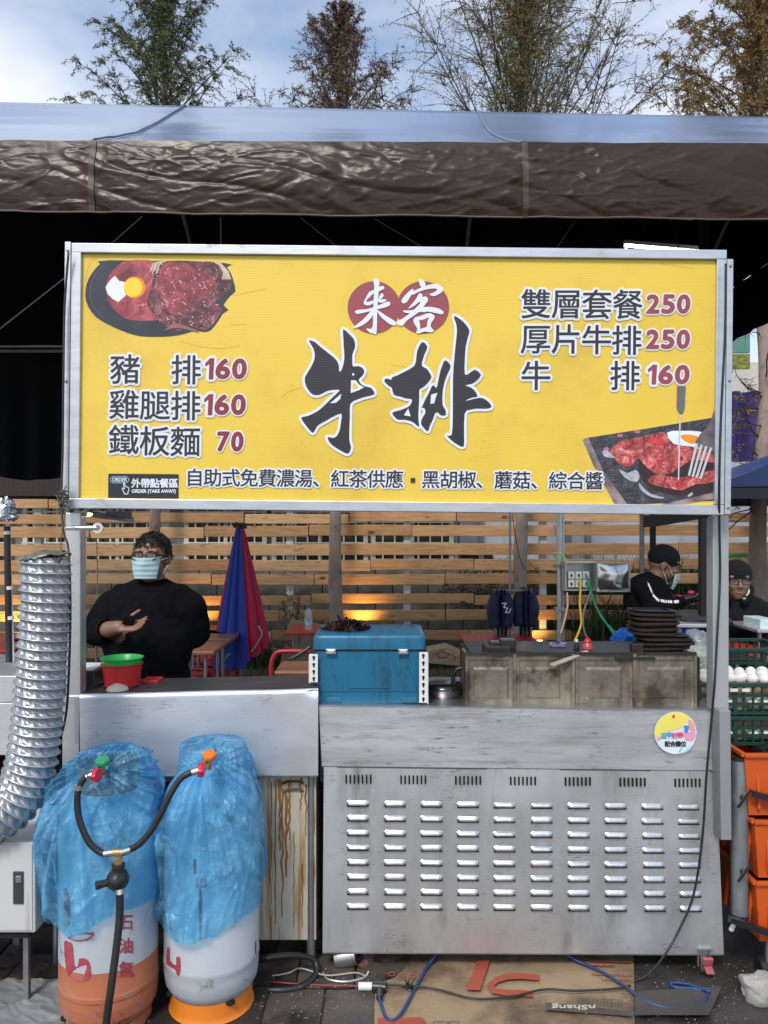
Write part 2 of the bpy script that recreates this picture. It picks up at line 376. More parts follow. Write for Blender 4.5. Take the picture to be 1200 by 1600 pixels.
blades('grass', LEAFG, 2600, (-2.6, 2.0), (7.75, 7.95), .12, .40, .006, .7, 'green weeds growing along the foot of the fence', 'weeds')
blades('tall_grass', LEAFG, 420, (2.0, 3.4), (7.75, 7.9), .15, 1.0, .011, .6, 'loose green grass in front of the fence behind the man in the beanie', 'grass')
LEAFD = mat('dark shrub leaves', (0.035, 0.06, 0.022, 1), (0.06, 0.085, 0.03, 1), .6, 0, 4)
def shrub(c, r, n, m, label, name='shrub'):
    b = MB(); st = MB()
    for _ in range(n):
        d = Vector((random.gauss(0, 1), random.gauss(0, 1), random.gauss(0, 1))).normalized() * random.uniform(.3, 1) ** .5
        p = Vector(c) + Vector((d.x * r[0], d.y * r[1], d.z * r[2])); a = Vector((random.uniform(-1, 1), random.uniform(-1, 1), random.uniform(-.6, .4))).normalized() * random.uniform(.02, .045)
        s = a.cross(Vector((random.random(), random.random(), random.random()))).normalized() * .011
        b.add([p, p + a * .5 + s, p + a, p + a * .5 - s], [(0, 1, 2, 3)])
    t = thing(name, (c[0], c[1], .1), label, 'shrub')
    for _ in range(7):
        st.tube([Vector((c[0], c[1], .1)), Vector(c) + Vector((random.uniform(-.7, .7) * r[0], random.uniform(-.7, .7) * r[1], random.uniform(-.3, .8) * r[2]))], [.01, .004], 5)
    b.build('leaves', m, t); st.build('stem', mat('bark', (.12, .10, .085, 1), (.06, .05, .04, 1), .9, 0, 12, (1, 1, .4), .8, 30), t); return t
shrub((1.35, 8.5, .95), (.75, .2, .35), 2400, LEAFD, 'dark leafy shrub behind the fence left of the second tree')
shrub((-1.2 + .27, 7.75, .72), (.13, .1, .3), 260, mat('fresh green leaves', (.10, .17, .04, 1), (.14, .19, .05, 1), .6), 'small green climbing plant on the fence above the leaning cardboard')
shrub((3.7, 8.4, .8), (.6, .2, .4), 1500, LEAFD, 'dark green shrub behind the fence at the far right')

# ------------------------------------------------------------------ trees
BARK = mat('grey brown bark', (0.42, 0.33, 0.275, 1), (0.24, 0.185, 0.15, 1), 0.9, 0, 9, (1, 1, .35), 1.0, 28, (1, 1, .3), dirt=(.11, .095, .08, 1), dscale=8, dth=(.55, .7))
def tree(px, Y, base, top, crown0, spread, nb, leafm, label, dens=1.0, lean=0.0, seed=1, r0=.085, droop=.25, low=False, upr=1.0, lsz=1.0, prof=.75):
    rnd = random.Random(seed); X = (px - 600) / F * Y
    t = thing('tree', (X, Y, base), label, 'tree', )
    tr = MB(); br = MB(); lf = MB(); tips = []
    N = 14; tp = []
    for i in range(N + 1):
        u = i / N; z = base + (top - base) * u
        tp.append(Vector((X + lean * u + .05 * noise.noise(Vector((seed * 3.1, u * 4, 0))) * 2, Y + .06 * noise.noise(Vector((seed * 7.7, u * 4, 5))), z)))
    tr.tube(catmull(tp, 3), [r0 * (1 - .96 * (i / (N * 3)) ** .8) * (1 + .10 * noise.noise(Vector((i * .7, seed, 0)))) for i in range(N * 3 + 1)], 12)
    def P(z):
        u = (z - base) / (top - base); f = u * N; i = min(int(f), N - 1); return tp[i].lerp(tp[i + 1], f - i)
    def spray(p, d, L):
        n = int(13 * dens + rnd.random() * 4)
        for k in range(n):
            q = p + d * L * (k + rnd.random()) / n
            e = (d * .6 + Vector((rnd.uniform(-1, 1), rnd.uniform(-1, 1), rnd.uniform(-1.1, .5)))).normalized() * rnd.uniform(.014, .040) * lsz
            s = e.cross(Vector((rnd.uniform(-1, 1), rnd.uniform(-1, 1), rnd.uniform(-1, 1)))).normalized() * rnd.uniform(.0020, .0042) * lsz
            lf.add([q, q + e * .45 + s, q + e, q + e * .45 - s], [(0, 1, 2, 3)])
    for b in range(nb):
        u = b / nb; z = crown0 + (top - crown0) * (u ** .9) * .96; p = P(z); a = b * 2.4 + rnd.uniform(-.4, .4)
        L = spread * (1 - u) ** prof * rnd.uniform(.7, 1.15) + .12
        el = (.55 + .5 * u) * upr + rnd.uniform(-.15, .2); pts = [p]; d = Vector((math.cos(a) * math.cos(el), math.sin(a) * math.cos(el) * .8, math.sin(el)))
        st = 7
        for k in range(st):
            d = (d + Vector((rnd.uniform(-.16, .16), rnd.uniform(-.16, .16), rnd.uniform(-.12, .1) - (droop * .12 if k > 3 else 0)))).normalized(); pts.append(pts[-1] + d * L / st)
        rr = .011 * min(L / spread, 1) + .0035
        br.tube(pts, [rr * (1 - .85 * i / st) for i in range(st + 1)], 5, False)
        for k in range(1, st + 1):
            for _ in range(4 if dens > .5 else 3):
                dd = (pts[k] - pts[k - 1]).normalized(); s = (dd + Vector((rnd.uniform(-1, 1), rnd.uniform(-1, 1), rnd.uniform(-.9, .7)))).normalized()
                l2 = L * rnd.uniform(.12, .30) * (1.15 - k / st * .5); m1 = pts[k] + s * l2 * .5; s2 = (s + Vector((0, 0, -droop))).normalized(); m2 = m1 + s2 * l2 * .5
                br.tube([pts[k], m1, m2], [rr * .36, rr * .22, .0011], 3, False)
                for (q0, q1, ll) in ((pts[k], s, l2 * .5), (m1, s2, l2 * .6)):
                    if rnd.random() < .9 * min(dens, 1): spray(q0, q1, ll)
                    if rnd.random() < .8 * min(dens, 1):
                        s3 = (q1 + Vector((rnd.uniform(-1, 1), rnd.uniform(-1, 1), rnd.uniform(-1, .3)))).normalized(); spray(q0 + q1 * ll * .6, s3, l2 * .4)
    if low:
        for k in range(26):
            z = rnd.uniform(1.7, 3.9); p = P(z); a = rnd.uniform(2.4, 4.2); L = rnd.uniform(.3, .75); d = Vector((math.cos(a), math.sin(a) * .5 - .2, rnd.uniform(-.3, .5))); pts = [p]
            for _ in range(5): d = (d + Vector((rnd.uniform(-.3, .3), rnd.uniform(-.3, .3), rnd.uniform(-.3, .25)))).normalized(); pts.append(pts[-1] + d * L / 5)
            br.tube(pts, [.010, .008, .006, .005, .003, .002], 4, False)
            for q in pts[2:]:
                e = Vector((rnd.uniform(-1, 1), rnd.uniform(-1, 1), rnd.uniform(-.6, .6))).normalized() * .16; br.tube([q, q + e], [.003, .001], 3, False)
                if rnd.random() < .5: spray(q, e.normalized(), .1)
    tr.build('trunk', BARK, t, smooth=180); br.build('branches', mat('dark twig bark', (.10, .075, .06, 1), (.06, .047, .038, 1), .85), t, smooth=180); lf.build('crown', leafm, t)
    return t
L1 = mat('dark green needles', (.085, .11, .045, 1), (.13, .15, .06, 1), .7, 0, 3)
L2 = mat('rust brown needles', (.17, .075, .04, 1), (.11, .08, .05, 1), .7, 0, 3)
L3 = mat('olive needles', (.17, .17, .05, 1), (.24, .16, .055, 1), .7, 0, 2.2)
L4 = mat('copper and olive needles', (.30, .15, .045, 1), (.19, .16, .045, 1), .7, 0, 1.6)
tree(246, 7.62, .1, 7.6, 4.0, 1.2, 84, L1, 'dark green feathery tree above the tent roof at the left', .95, .06, 3, .075, .75, upr=1.2, lsz=1.1)
tree(525, 7.62, .1, 6.75, 4.0, 1.35, 80, L2, 'thin rust brown tree with a pointed top, second from the left', .7, .05, 8, .085, .3, upr=1.2, lsz=1.1)
tree(822, 7.62, .1, 8.3, 3.2, 2.4, 120, L3, 'wide olive green tree with many upright branches right of centre', .9, .02, 5, .085, .2, upr=1.75, lsz=1.15, prof=.45)
tree(1185, 7.4, .1, 8.2, 3.8, 1.6, 110, L4, 'copper brown tree with bare lower twigs at the right edge', 1.1, .02, 12, .105, .5, low=True, upr=1.3, lsz=1.3)

# ------------------------------------------------------------------ tent
VIN = mat('brown vinyl', (0.040, 0.019, 0.011, 1), (0.031, 0.015, 0.009, 1), 0.32, 0, 3, (1, 1, 1), 0.18, 12, (.8, 1, 2.5), rvar=.07, spec=.3)
VROOF = mat('sky tinted vinyl roof', (0.20, 0.27, 0.42, 1), (0.16, 0.22, 0.36, 1), 0.30, 0, 2, (1, 1, 1), 0.10, 5, (1, 4, 1), rvar=.06, spec=1.0, coat=0.7)  # blue base colour stands in for sky reflected by the vinyl
LIN = mat('black tent lining', (0.006, 0.006, 0.007, 1), None, 0.95, spec=.1)
XL, XR, Y0, YR, Y1 = -4.6, 2.6, 3.6, 4.8, 6.1
ze = lambda x: 1.6 + (HY - 222) / F * Y0 - .004 * x
zr = lambda x: 1.6 + (HY - 171.0) / F * YR - .019 * x
tn = thing('market_tent', (0, Y0, 0), 'big brown vinyl market tent with black lining above the whole stall', 'tent')
def rf(u, v):
    x = lerp(XL, XR, u)
    if v < .5: t = v * 2; y = lerp(Y0, YR, t); z = lerp(ze(x), zr(x), t)
    else: t = v * 2 - 1; y = lerp(YR, Y1, t); z = lerp(zr(x), ze(x), t)
    sagg = -.05 * math.sin(math.pi * t)
    cr = .0045 * noise.noise(Vector((x * 1.3, y * 9, 0))) + .02 * noise.noise(Vector((x * .9, y * .8, 3)))
    return Vector((x, y, z + (sagg + cr) * (1 if v not in (0, .5) else .2)))
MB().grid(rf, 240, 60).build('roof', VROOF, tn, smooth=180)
MB().grid(lambda u, v: rf(u, v) + Vector((0, 0, -.03)), 40, 20).build('lining', LIN, tn, smooth=180)
def wr(x, z):
    a = .016 * noise.noise(Vector((x * .9, z * 3.2, 2.2))) + .012 * noise.noise(Vector((x * 2.6 + z * 2, z * 6, 5.1)))
    def cr(n, k): return max(0., 1 - abs(n) * k) ** 1.4
    w = .35 * noise.noise(Vector((x * 1.5, z * 3, 9)))
    a += .009 * cr(noise.noise(Vector((x * 1.3 + w, z * 6 + x * 1.6 + w, 4))), 5) * (.9 + .5 * noise.noise(Vector((x * 1.1, z * 2, 14))))
    a -= .008 * cr(noise.noise(Vector((x * 3 - z * 4 + w, z * 9 + w * 3, 6))), 6) * (.8 + .5 * noise.noise(Vector((x * 1.7, z * 3, 24))))
    a += .006 * cr(noise.noise(Vector((x * 4 + z * 9, z * 13 - x * 3, 11))), 4) * max(0, noise.noise(Vector((x * 2, z * 3, 34))) + .3)
    a -= .0055 * cr(noise.noise(Vector((x * 7 - z * 6 + w, z * 19 + w * 4, 13))), 5) * max(0, noise.noise(Vector((x * 1.6, z * 3, 44))) + .7)
    a += .0042 * cr(noise.noise(Vector((x * 10 + z * 12, z * 24 - w * 4, 19))), 5) * max(0, noise.noise(Vector((x * 1.6, z * 3, 54))) + .6)
    a += .0006 * noise.noise(Vector((x * 26, z * 40, 8)))
    for sx, wd in ((-1.355, .10), (.655, .12), (-.2, .10)):
        e = math.exp(-((x - sx) / wd) ** 2); a = a * (.9 if sx < -1 else 1) * (1 - .75 * math.exp(-((x - sx) / .03) ** 2)) + .012 * e * math.sin(z * 50 + x * 30) * .5
    return a
def valance(u, v):
    x = lerp(XL, XR, u); zb = 1.6 + (HY - 341) / F * Y0 - .0112 * x + .006 * noise.noise(Vector((x * 3, 0, 0))); z = lerp(ze(x) - .004, zb, v)
    edge = min(1, v * 5 + .12) * (1 if v < .93 else .75)
    y = Y0 - .012 - .035 * math.sin(v * 2.6) + wr(x, z) * edge * .8
    return Vector((x, y, z + (0.006 * noise.noise(Vector((x * 5, 1, 1))) if v == 0 else 0)))
MB().grid(valance, 900, 56).build('front_valance', VIN, tn, smooth=180)
for sx in (-1.355, .655):
    u = (sx - XL) / (XR - XL); du = .014 / (XR - XL)
    MB().grid(lambda a, b: valance(u + (a - .5) * 2 * du, b) + Vector((0, -.006, 0)), 4, 56).build('seam', mat('vinyl seam', (.030, .017, .012, 1), (.055, .035, .026, 1), .5, 0, 90), tn, smooth=180)
MB().tube([valance(i / 400, 1.0) + Vector((0, -.002, 0)) for i in range(401)], .0045, 6).build('hem', mat('pale hem', (.12, .085, .07, 1), None, .5), tn, smooth=180)
sm = MB()
for (xa, xb) in ((-1.36, -1.25), (.645, .58)):
    sm = MB(); pts = []
    for i in range(30):
        v = i / 29 * .5; x = lerp(xa, xb, i / 29) + .012 * math.sin(i / 4); p = rf((x - XL) / (XR - XL), v); pts.append(p + Vector((0, -.004, .006)))
    sm.tube(pts, .007, 6, True, .5)
    sm.build('roof_seam', mat('grey roof tape', (.16, .20, .28, 1), None, .4), tn, smooth=180)
MB().grid(lambda u, v: Vector((XR + .01 * math.sin(u * 60), lerp(Y0, Y1, u), lerp(ze(3), 3.0, v))), 60, 6).build('side_valance', LIN, tn, smooth=180)
MB().grid(lambda u, v: Vector((lerp(XL, XR, u), Y1 + .01 * math.sin(u * 90), lerp(ze(0), 3.06, v))), 60, 6).build('rear_valance', LIN, tn, smooth=180)
MB().grid(lambda u, v: Vector((lerp(XL, -2.32, u), Y1 + .02 + .04 * math.sin(u * 60) * v, lerp(3.05, 2.02 + .03 * math.sin(u * 14), v))), 120, 8).build('added_dark_curtain', LIN, tn, smooth=180)  # added black curtain that turns the left background dark
MB().add([(XR, Y0, ze(3)), (XR, YR, zr(3) - .02), (XR, Y1, ze(3))], [(0, 1, 2)]).build('gable', LIN, tn)
DK = mat('dark tent tube', (.16, .16, .17, 1), None, .5, .3)
def strut(a, b, r=.014): MB().cyl(a, b, r, n=8).build('strut', DK, tn, smooth=60)
for x in (-3.2, -1.4, .6, 2.4):
    strut((x, Y0 + .1, 3.37), (x, YR, zr(x) - .09)); strut((x, Y1 - .1, 3.37), (x, YR, zr(x) - .09))
strut((-4.5, YR, zr(0) - .06), (2.52, YR, zr(0) - .12), .02)
strut((-3.3, 4.0, 3.0), (-1.5, 4.6, 3.9), .009); strut((-1.5, 4.0, 3.4), (-.2, 4.7, 3.95), .009)
strut((-4.5, Y1 - .06, 3.0), (2.52, Y1 - .06, 3.0)); strut((-4.5, Y0 + .12, 3.36), (2.52, Y0 + .12, 3.36))
for (x, y) in ((1.83, 4.4), (2.52, 7.2), (-3.8, 3.75), (-3.8, 7.2), (2.52, 3.75)):
    MB().box((x, y, 1.68), (.046, .046, 3.36)).build('leg', mat('black steel tube', (.008, .008, .009, 1), None, .5, .2), tn, bevel=.004)

for (p_, q_) in (((-40, 545), (104, 432)), ((150, 402), (222, 338)), ((345, 402), (345, 340)), ((470, 340), (545, 400)), ((586, 342), (690, 404)), ((900, 342), (860, 402))):
    MB().cyl(at(*p_, 4.35), at(*q_, 3.85), .0032, n=6).build('guy_cord', mat('grey guy cord', (.22, .22, .24, 1), None, .7), tn)
# tube light in the tent
lt = thing('tube_light', at(1033, 392, 3.9), 'lit LED tube light hanging under the tent above the right end of the sign', 'light')
a = at(976, 387, 4.0); b = at(1091, 397, 3.85)
MB().bar(a + Vector((0, 0, .022)), b + Vector((0, 0, .022)), .06, .018).build('housing', ALU, lt)
for k in (-.014, .014):
    MB().tube([a + Vector((0, 0, k)) , b + Vector((0, 0, k))], .0095, 8).build('tube', emit('LED tube', (.9, .96, 1, 1), 9), lt)
MB().tube([a + Vector((.1, 0, .03)), a + Vector((.1, .1, .62))], .003, 5).build('cable', BLACK, lt)
MB().tube([b + Vector((-.1, 0, .03)), b + Vector((-.1, .1, .55))], .003, 5).build('cable', BLACK, lt)

# neighbour's blue canopy
NAVY = mat('navy canopy cloth', (.018, .045, .17, 1), (.012, .03, .12, 1), .45, 0, 3, bump=.3, bscale=4)
ca = thing('canopy', (4.4, 6.4, 0), 'navy blue pop-up canopy beside the tent at the right edge', 'canopy')
ap = Vector((5.1, 6.6, 2.95)); zc = at(0, 779, 5.6).z; ct = at(0, 762, 5.6).z
cor = [Vector((2.35, 5.6, ct)), Vector((6.6, 5.6, ct)), Vector((6.6, 7.6, ct)), Vector((2.45, 7.3, ct))]
for i in range(4):
    p, q = cor[i], cor[(i + 1) % 4]
    MB().grid(lambda u, v: p.lerp(q, u).lerp(ap, v) + Vector((0, 0, -.16 * math.sin(v * math.pi) * (1 - abs(2 * u - 1)) - .05 * math.sin(math.pi * v) + .02 * noise.noise(Vector((u * 5, v * 6, i))))), 20, 20).build('roof_panel', NAVY, ca, smooth=180)
    MB().grid(lambda u, v: p.lerp(q, u) + Vector((0, 0, -(ct - zc) * v)), 6, 2).build('valance', mat('dark canopy valance', (.03, .028, .05, 1), None, .5), ca, smooth=180)
    MB().box((p.x * .98 + .05, p.y, ct / 2), (.035, .035, ct)).build('leg', STEELD, ca)
# ------------------------------------------------------------------ lettering and flat print
_G = {}
def glyph(body):
    if body in _G: return _G[body]
    cu = bpy.data.curves.new('t', 'FONT'); cu.body = body; cu.resolution_u = 3; cu.fill_mode = 'FRONT'
    o = bpy.data.objects.new('t', cu); COL.objects.link(o)
    dg = bpy.context.evaluated_depsgraph_get(); me = bpy.data.meshes.new_from_object(o.evaluated_get(dg))
    r = ([(v.co.x, v.co.y) for v in me.vertices], [tuple(p.vertices) for p in me.polygons])
    bpy.data.objects.remove(o); bpy.data.curves.remove(cu); bpy.data.meshes.remove(me); _G[body] = r; return r
class Print:
    """flat print: T maps (px, py, layer) to a point of the printed surface"""
    def __init__(s, T): s.T = T; s.mb = MB(); s.mats = []
    def mt(s, m):
        if m not in s.mats: s.mats.append(m)
        s.mb.k = s.mats.index(m)
    def put(s, vs, fs, lay, m): s.mt(m); s.mb.add([s.T(x, y, lay) for x, y in vs], fs)
    def poly(s, P, lay, m): s.put(P, [tuple(range(len(P)))], lay, m)
    def circ(s, x, y, r, lay, m, ry=None, n=36): s.poly([(x + r * math.cos(2 * math.pi * k / n), y + (ry or r) * math.sin(2 * math.pi * k / n)) for k in range(n)], lay, m)
    def line(s, P, w, lay, m, closed=False):
        if closed: P = list(P) + [P[0]]
        for i in range(len(P) - 1):
            (x0, y0), (x1, y1) = P[i], P[i + 1]; dx, dy = x1 - x0, y1 - y0; L = math.hypot(dx, dy) or 1; nx, ny = -dy / L * w / 2, dx / L * w / 2; ex, ey = dx / L * w * .3, dy / L * w * .3
            s.poly([(x0 + nx - ex, y0 + ny - ey), (x1 + nx + ex, y1 + ny + ey), (x1 - nx + ex, y1 - ny + ey), (x0 - nx - ex, y0 - ny - ey)], lay + i * .02, m)
    def shifted(s, vs, fs, lay, m, r, n, ph=0):
        for k in range(n): a = 2 * math.pi * k / n + ph; s.put([(x + r * math.cos(a), y + r * math.sin(a)) for x, y in vs], fs, lay + k * .5, m)
    def han(s, ch, cx, cy, size, lay, m, om=None, orad=3.0, fat=.5, rot=0, sx=1.0):
        v, f = glyph(ch); c, sn = math.cos(rot), math.sin(rot)
        P = []
        for x, y in v:
            X, Yv = (x - .5) * size * sx, -(y - .38) * size; P.append((cx + X * c - Yv * sn, cy + X * sn + Yv * c))
        s.style(P, f, lay, m, om, orad, fat)
    def latin(s, body, box, lay, m, om=None, orad=3.0, fat=.8, rot=0, shear=0):
        v, f = glyph(body); xa = min(p[0] for p in v); xb = max(p[0] for p in v); ya = min(p[1] for p in v); yb = max(p[1] for p in v)
        x0, y0, x1, y1 = box; cx, cy = (x0 + x1) / 2, (y0 + y1) / 2; c, sn = math.cos(rot), math.sin(rot); P = []
        for x, y in v:
            X = ((x - xa) / (xb - xa) - .5) * (x1 - x0 - 2 * fat); Yv = (.5 - (y - ya) / (yb - ya)) * (y1 - y0 - 2 * fat); X -= shear * Yv
            P.append((cx + X * c - Yv * sn, cy + X * sn + Yv * c))
        s.style(P, f, lay, m, om, orad, fat)
    def style(s, P, f, lay, m, om, orad, fat):
        if om: s.shifted(P, f, lay, om, orad, 10)
        if om: s.shifted(P, f, lay + 5.2, om, orad * .55, 6)
        s.put(P, f, lay + 9, m)
        if fat: s.shifted(P, f, lay + 9.5, m, fat, 6)
    def shape(s, P, lay, m, om=None, orad=4):
        f = [tuple(range(len(P)))]
        if om: s.shifted(P, f, lay, om, orad, 16)
        s.put(P, f, lay + 9, m)
    def build(s, name, parent, **k): return s.mb.build(name, s.mats, parent, **k)

# ------------------------------------------------------------------ sign
YS = 2.70; SX, SY = 620, 595; ROT = .0105
def ST(px, py, lay=0): return Vector(((px - SX) / F * YS, -lay * .00011, -(py - SY - ROT * (px - SX)) / F * YS))
sign = thing('stall_sign', at(SX, SY, YS), 'wide yellow steak menu sign with prices and two food pictures in a steel frame', 'sign')
def sbox(mb, x0, y0, x1, y1, yf, d):
    a, b = ST(x0, y1), ST(x1, y0); b2 = ST(x0, y0); return mb.box(((a.x + b.x) / 2, yf + d / 2, (a.z + b2.z) / 2 if True else 0), (b.x - a.x, d, b2.z - a.z))
def lbox(mb, x0, y0, x1, y1, yf, d):   # unsloped sign coordinates
    k = YS / F; return mb.box((((x0 + x1) / 2 - SX) * k, yf + d / 2, -((y0 + y1) / 2 - SY) * k), ((x1 - x0) * k, d, (y1 - y0) * k))
YEL = mat('printed yellow', srgb(232, 200, 78), srgb(226, 192, 66), .5, 0, 1.6, (1, 1, 1), .16, 1, dirt=srgb(196, 164, 62), dscale=2.6, dth=(.50, .90), drough=.5, lines=[(srgb(206, 172, 70), 3, .003, (1, 1, 3), 3)])
# fine horizontal flutes of the plastic board
def flutes(m, sc=330, st=.12):
    t = m.node_tree; b = t.nodes['Principled BSDF']; w = t.nodes.new('ShaderNodeTexWave'); w.bands_direction = 'Z'; w.inputs['Scale'].default_value = sc / 6.283; w.inputs['Distortion'].default_value = 0
    c = t.nodes.new('ShaderNodeTexCoord'); t.links.new(c.outputs['Object'], w.inputs['Vector'])
    bn = t.nodes.new('ShaderNodeBump'); bn.inputs['Strength'].default_value = st; bn.inputs['Distance'].default_value = .002
    t.links.new(w.outputs['Fac'], bn.inputs['Height']); t.links.new(bn.outputs['Normal'], b.inputs['Normal'])
flutes(YEL)
DKP = mat('printed charcoal', srgb(38, 36, 44), srgb(46, 43, 50), .5); flutes(DKP)
MAR = mat('printed maroon', srgb(130, 40, 52), srgb(140, 50, 60), .5); flutes(MAR)
MAR2 = mat('printed dusty maroon', srgb(146, 66, 74), srgb(152, 72, 80), .5); flutes(MAR2)
PW = mat('printed white', srgb(226, 231, 240), srgb(218, 224, 234), .5)
pb = MB(); lbox(pb, 124, 402, 1119, 792, 0, .012); pb.build('panel', YEL, sign, local=True)
FR = mat('bright frame aluminium', (.60, .62, .65, 1), (.48, .50, .53, 1), .42, .75, 7, (1, 1, 4), .06, 20, dirt=(.34, .33, .31, 1), dscale=8, dth=(.6, .75))
f = MB(); lbox(f, 112, 387, 1131, 401.5, -.014, .045); f.build('frame_rail', FR, sign, local=True, bevel=.002)
f = MB(); lbox(f, 112, 784, 1131, 799.5, -.014, .045); f.build('frame_rail', FR, sign, local=True, bevel=.002)
f = MB(); lbox(f, 112, 401.9, 127, 783.6, -.0142, .045); f.build('frame_stile', FR, sign, local=True, bevel=.002)
f = MB(); lbox(f, 1116, 401.9, 1131, 783.6, -.0142, .045); f.build('frame_stile', FR, sign, local=True, bevel=.002)
f = MB(); lbox(f, 96, 784, 111.5, 800, -.01, .05); f.build('corner_block', FR, sign, local=True, bevel=.004)
for (x0, x1) in ((100, 109.5), (1133.5, 1143)):
    f = MB(); lbox(f, x0, 384 if x0 < 500 else 400, x1, 781 if x0 < 500 else 798, -.006, .035); f.build('side_strip', FR, sign, local=True, bevel=.002)
bl = None
for x, y in ((105, 398), (104.5, 602), (1138.5, 411), (1138.5, 590), (1138.5, 788)):
    m = MB().lathe([(.0001, 0), (.0048, 0), (.0048, .003), (.003, .0045), (.0001, .0045)], (0, 0, 0), 10, False, Euler((R(90), 0, 0)).to_matrix())
    o = m.build('bolt', STEELD, sign, local=True) if bl is None else dup(bl, parent=sign); bl = bl or o; p = ST(x, y); o.location = (p.x, -.007, -(y - SY) / F * YS)

# menu rows
def row(chars, lay=24, size=49):
    P = Print(ST)
    for ch, x, y in chars: P.han(ch, x, y, size, lay, DKP, PW, 4.2, .55)
    return P
def digits(s, x0, x1, y0, y1, m):
    n = len(s); sp = 2.4; ws = [.66 if c == '1' else 1 for c in s]; k = (x1 - x0 - sp * (n - 1)) / sum(ws); x = x0; P = Print(ST); H = y1 - y0
    for c, w in zip(s, ws):
        xe = x + w * k
        if c == '1':
            q = [(x + 1.5, y0 + H * .24), (xe - 6, y0), (xe + .6, y0), (xe - 1.0, y1), (xe - 8.0, y1), (xe - 7.2, y0 + H * .27), (x + 2, y0 + H * .40)]; P.shifted(q, [tuple(range(7))], 24, PW, 4.2, 10); P.put(q, [tuple(range(7))], 33, m)
        else: P.latin(c, (x, y0, xe, y1), 24, m, PW, 4.0, 1.75, shear=.05)
        x = xe + sp
    P.build('price', sign, local=True)
def menu(chars, num, box, m=MAR):
    for c in chars: row([c]).build('character', sign, local=True)
    digits(num, box[0], box[2], box[1], box[3], m)
menu([('豬', 196, 577), ('排', 291, 578)], '160', (319, 560, 386, 593))
menu([('雞', 195, 632), ('腿', 243, 633), ('排', 291, 634)], '160', (318, 616, 385, 649))
menu([('鐵', 195, 687), ('板', 243, 689), ('麵', 291, 690)], '70', (340, 674, 382, 706))
menu([('雙', 836, 475), ('層', 884, 475), ('套', 931, 476), ('餐', 979, 476)], '250', (1008, 460, 1077, 491), MAR2)
menu([('厚', 836, 530), ('片', 884, 530), ('牛', 931, 531), ('排', 978, 532)], '250', (1008, 515, 1077, 546), MAR2)
menu([('牛', 837, 587), ('排', 976, 587)], '160', (1010, 570, 1077, 601), MAR2)
P = Print(ST); s_ = '自助式免費濃湯、紅茶供應▪黑胡椒、蘑菇、綜合醬'
for i, ch in enumerate(s_):
    P = Print(ST); x = 306 + i * 28.35
    if ch == '▪': P.poly([(x - 3, 747), (x + 4, 747), (x + 4, 754), (x - 3, 754)], 33, DKP); P.build('bullet', sign, local=True); continue
    P.han(ch, x, 746 + i * .24, 29.5, 24, DKP, PW, 3.0, .45); P.build('character', sign, local=True)
# order plate
NV = mat('printed black', srgb(36, 40, 46), None, .5)
P = Print(ST); P.poly([(171, 740), (281, 741), (281, 779), (171, 778)], 12, NV)
for i, ch in enumerate('外帶點餐區'): P.han(ch, 214.5 + i * 14.7, 755, 15.2, 16, PW, None, 0, .45)
P.latin('ORDER (TAKE AWAY)', (208, 764.5, 277, 772), 16, PW, fat=.3)
rr = [(178, 745), (199, 745), (203, 748), (203, 751), (199, 754.5), (178, 754.5), (174.5, 751), (174.5, 748)]
P.line(rr, 1.1, 16, mat('printed pale blue', srgb(150, 180, 205), None, .5), True)
P.latin('ORDER', (177.5, 746.5, 200.5, 752.8), 20, PW, fat=.2)
P.line([(195, 768), (193, 764), (194, 762.5), (196.5, 764), (195, 755.5), (196.2, 754.6), (198, 760), (203, 762), (203.5, 766), (202, 769), (202, 772), (196.5, 772), (196, 769)], 1.1, 19, PW, True)
P.build('order_plate', sign, local=True)

# calligraphy, traced as brush strokes
Z = lambda P_: [(440 + x / 3.3333, 380 + y / 3.3333) for x, y in P_]
def smooth(P_, n=3):
    q = [Vector((x, y, 0)) for x, y in P_]; N = len(q); o = []
    for i in range(N):
        p0, p1, p2, p3 = q[i - 1], q[i], q[(i + 1) % N], q[(i + 2) % N]
        for k in range(n):
            t = k / n; v = 0.5 * ((2 * p1) + (p2 - p0) * t + (2 * p0 - 5 * p1 + 4 * p2 - p3) * t * t + (3 * p1 - p0 - 3 * p2 + p3) * t ** 3); o.append((v.x, v.y))
    return o
P = Print(ST)
P.shape(smooth(Z([(318, 450), (345, 470), (372, 498), (381, 525), (380, 548), (368, 580), (368, 620), (372, 643), (400, 641), (425, 655), (430, 675), (418, 695), (402, 712), (415, 735), (440, 748), (467, 755), (485, 787), (440, 800), (395, 815), (360, 838), (358, 900), (356, 1020), (365, 1060), (362, 1080), (348, 1097), (320, 1085), (285, 1065), (255, 1040), (243, 1010), (270, 1015), (290, 1005), (305, 975), (312, 930), (313, 888), (270, 905), (235, 925), (200, 945), (185, 960), (168, 988), (150, 975), (130, 950), (115, 930), (105, 908), (140, 900), (190, 875), (225, 845), (265, 805), (300, 772), (296, 764), (265, 765), (235, 772), (200, 790), (165, 790), (140, 765), (125, 735), (122, 700), (145, 660), (165, 620), (172, 590), (165, 550), (140, 508), (170, 515), (200, 540), (245, 575), (285, 610), (298, 640), (300, 670), (315, 655), (326, 600), (322, 540), (320, 500)]), 2), 24, DKP, PW, 4.2)
P.shape(Z([(362, 715), (385, 715), (405, 738), (430, 752), (400, 768), (361, 782)]), 30, PW)
P.shape(Z([(371, 728), (385, 730), (402, 752), (371, 764)]), 34, YEL)
P.shape(Z([(254, 835), (312, 785), (307, 812), (285, 832)]), 30, PW)
P.shape(Z([(372, 676), (380, 684), (373, 693), (366, 685)]), 30, PW)
P.build('brush_lettering', sign, local=True)
P = Print(ST)
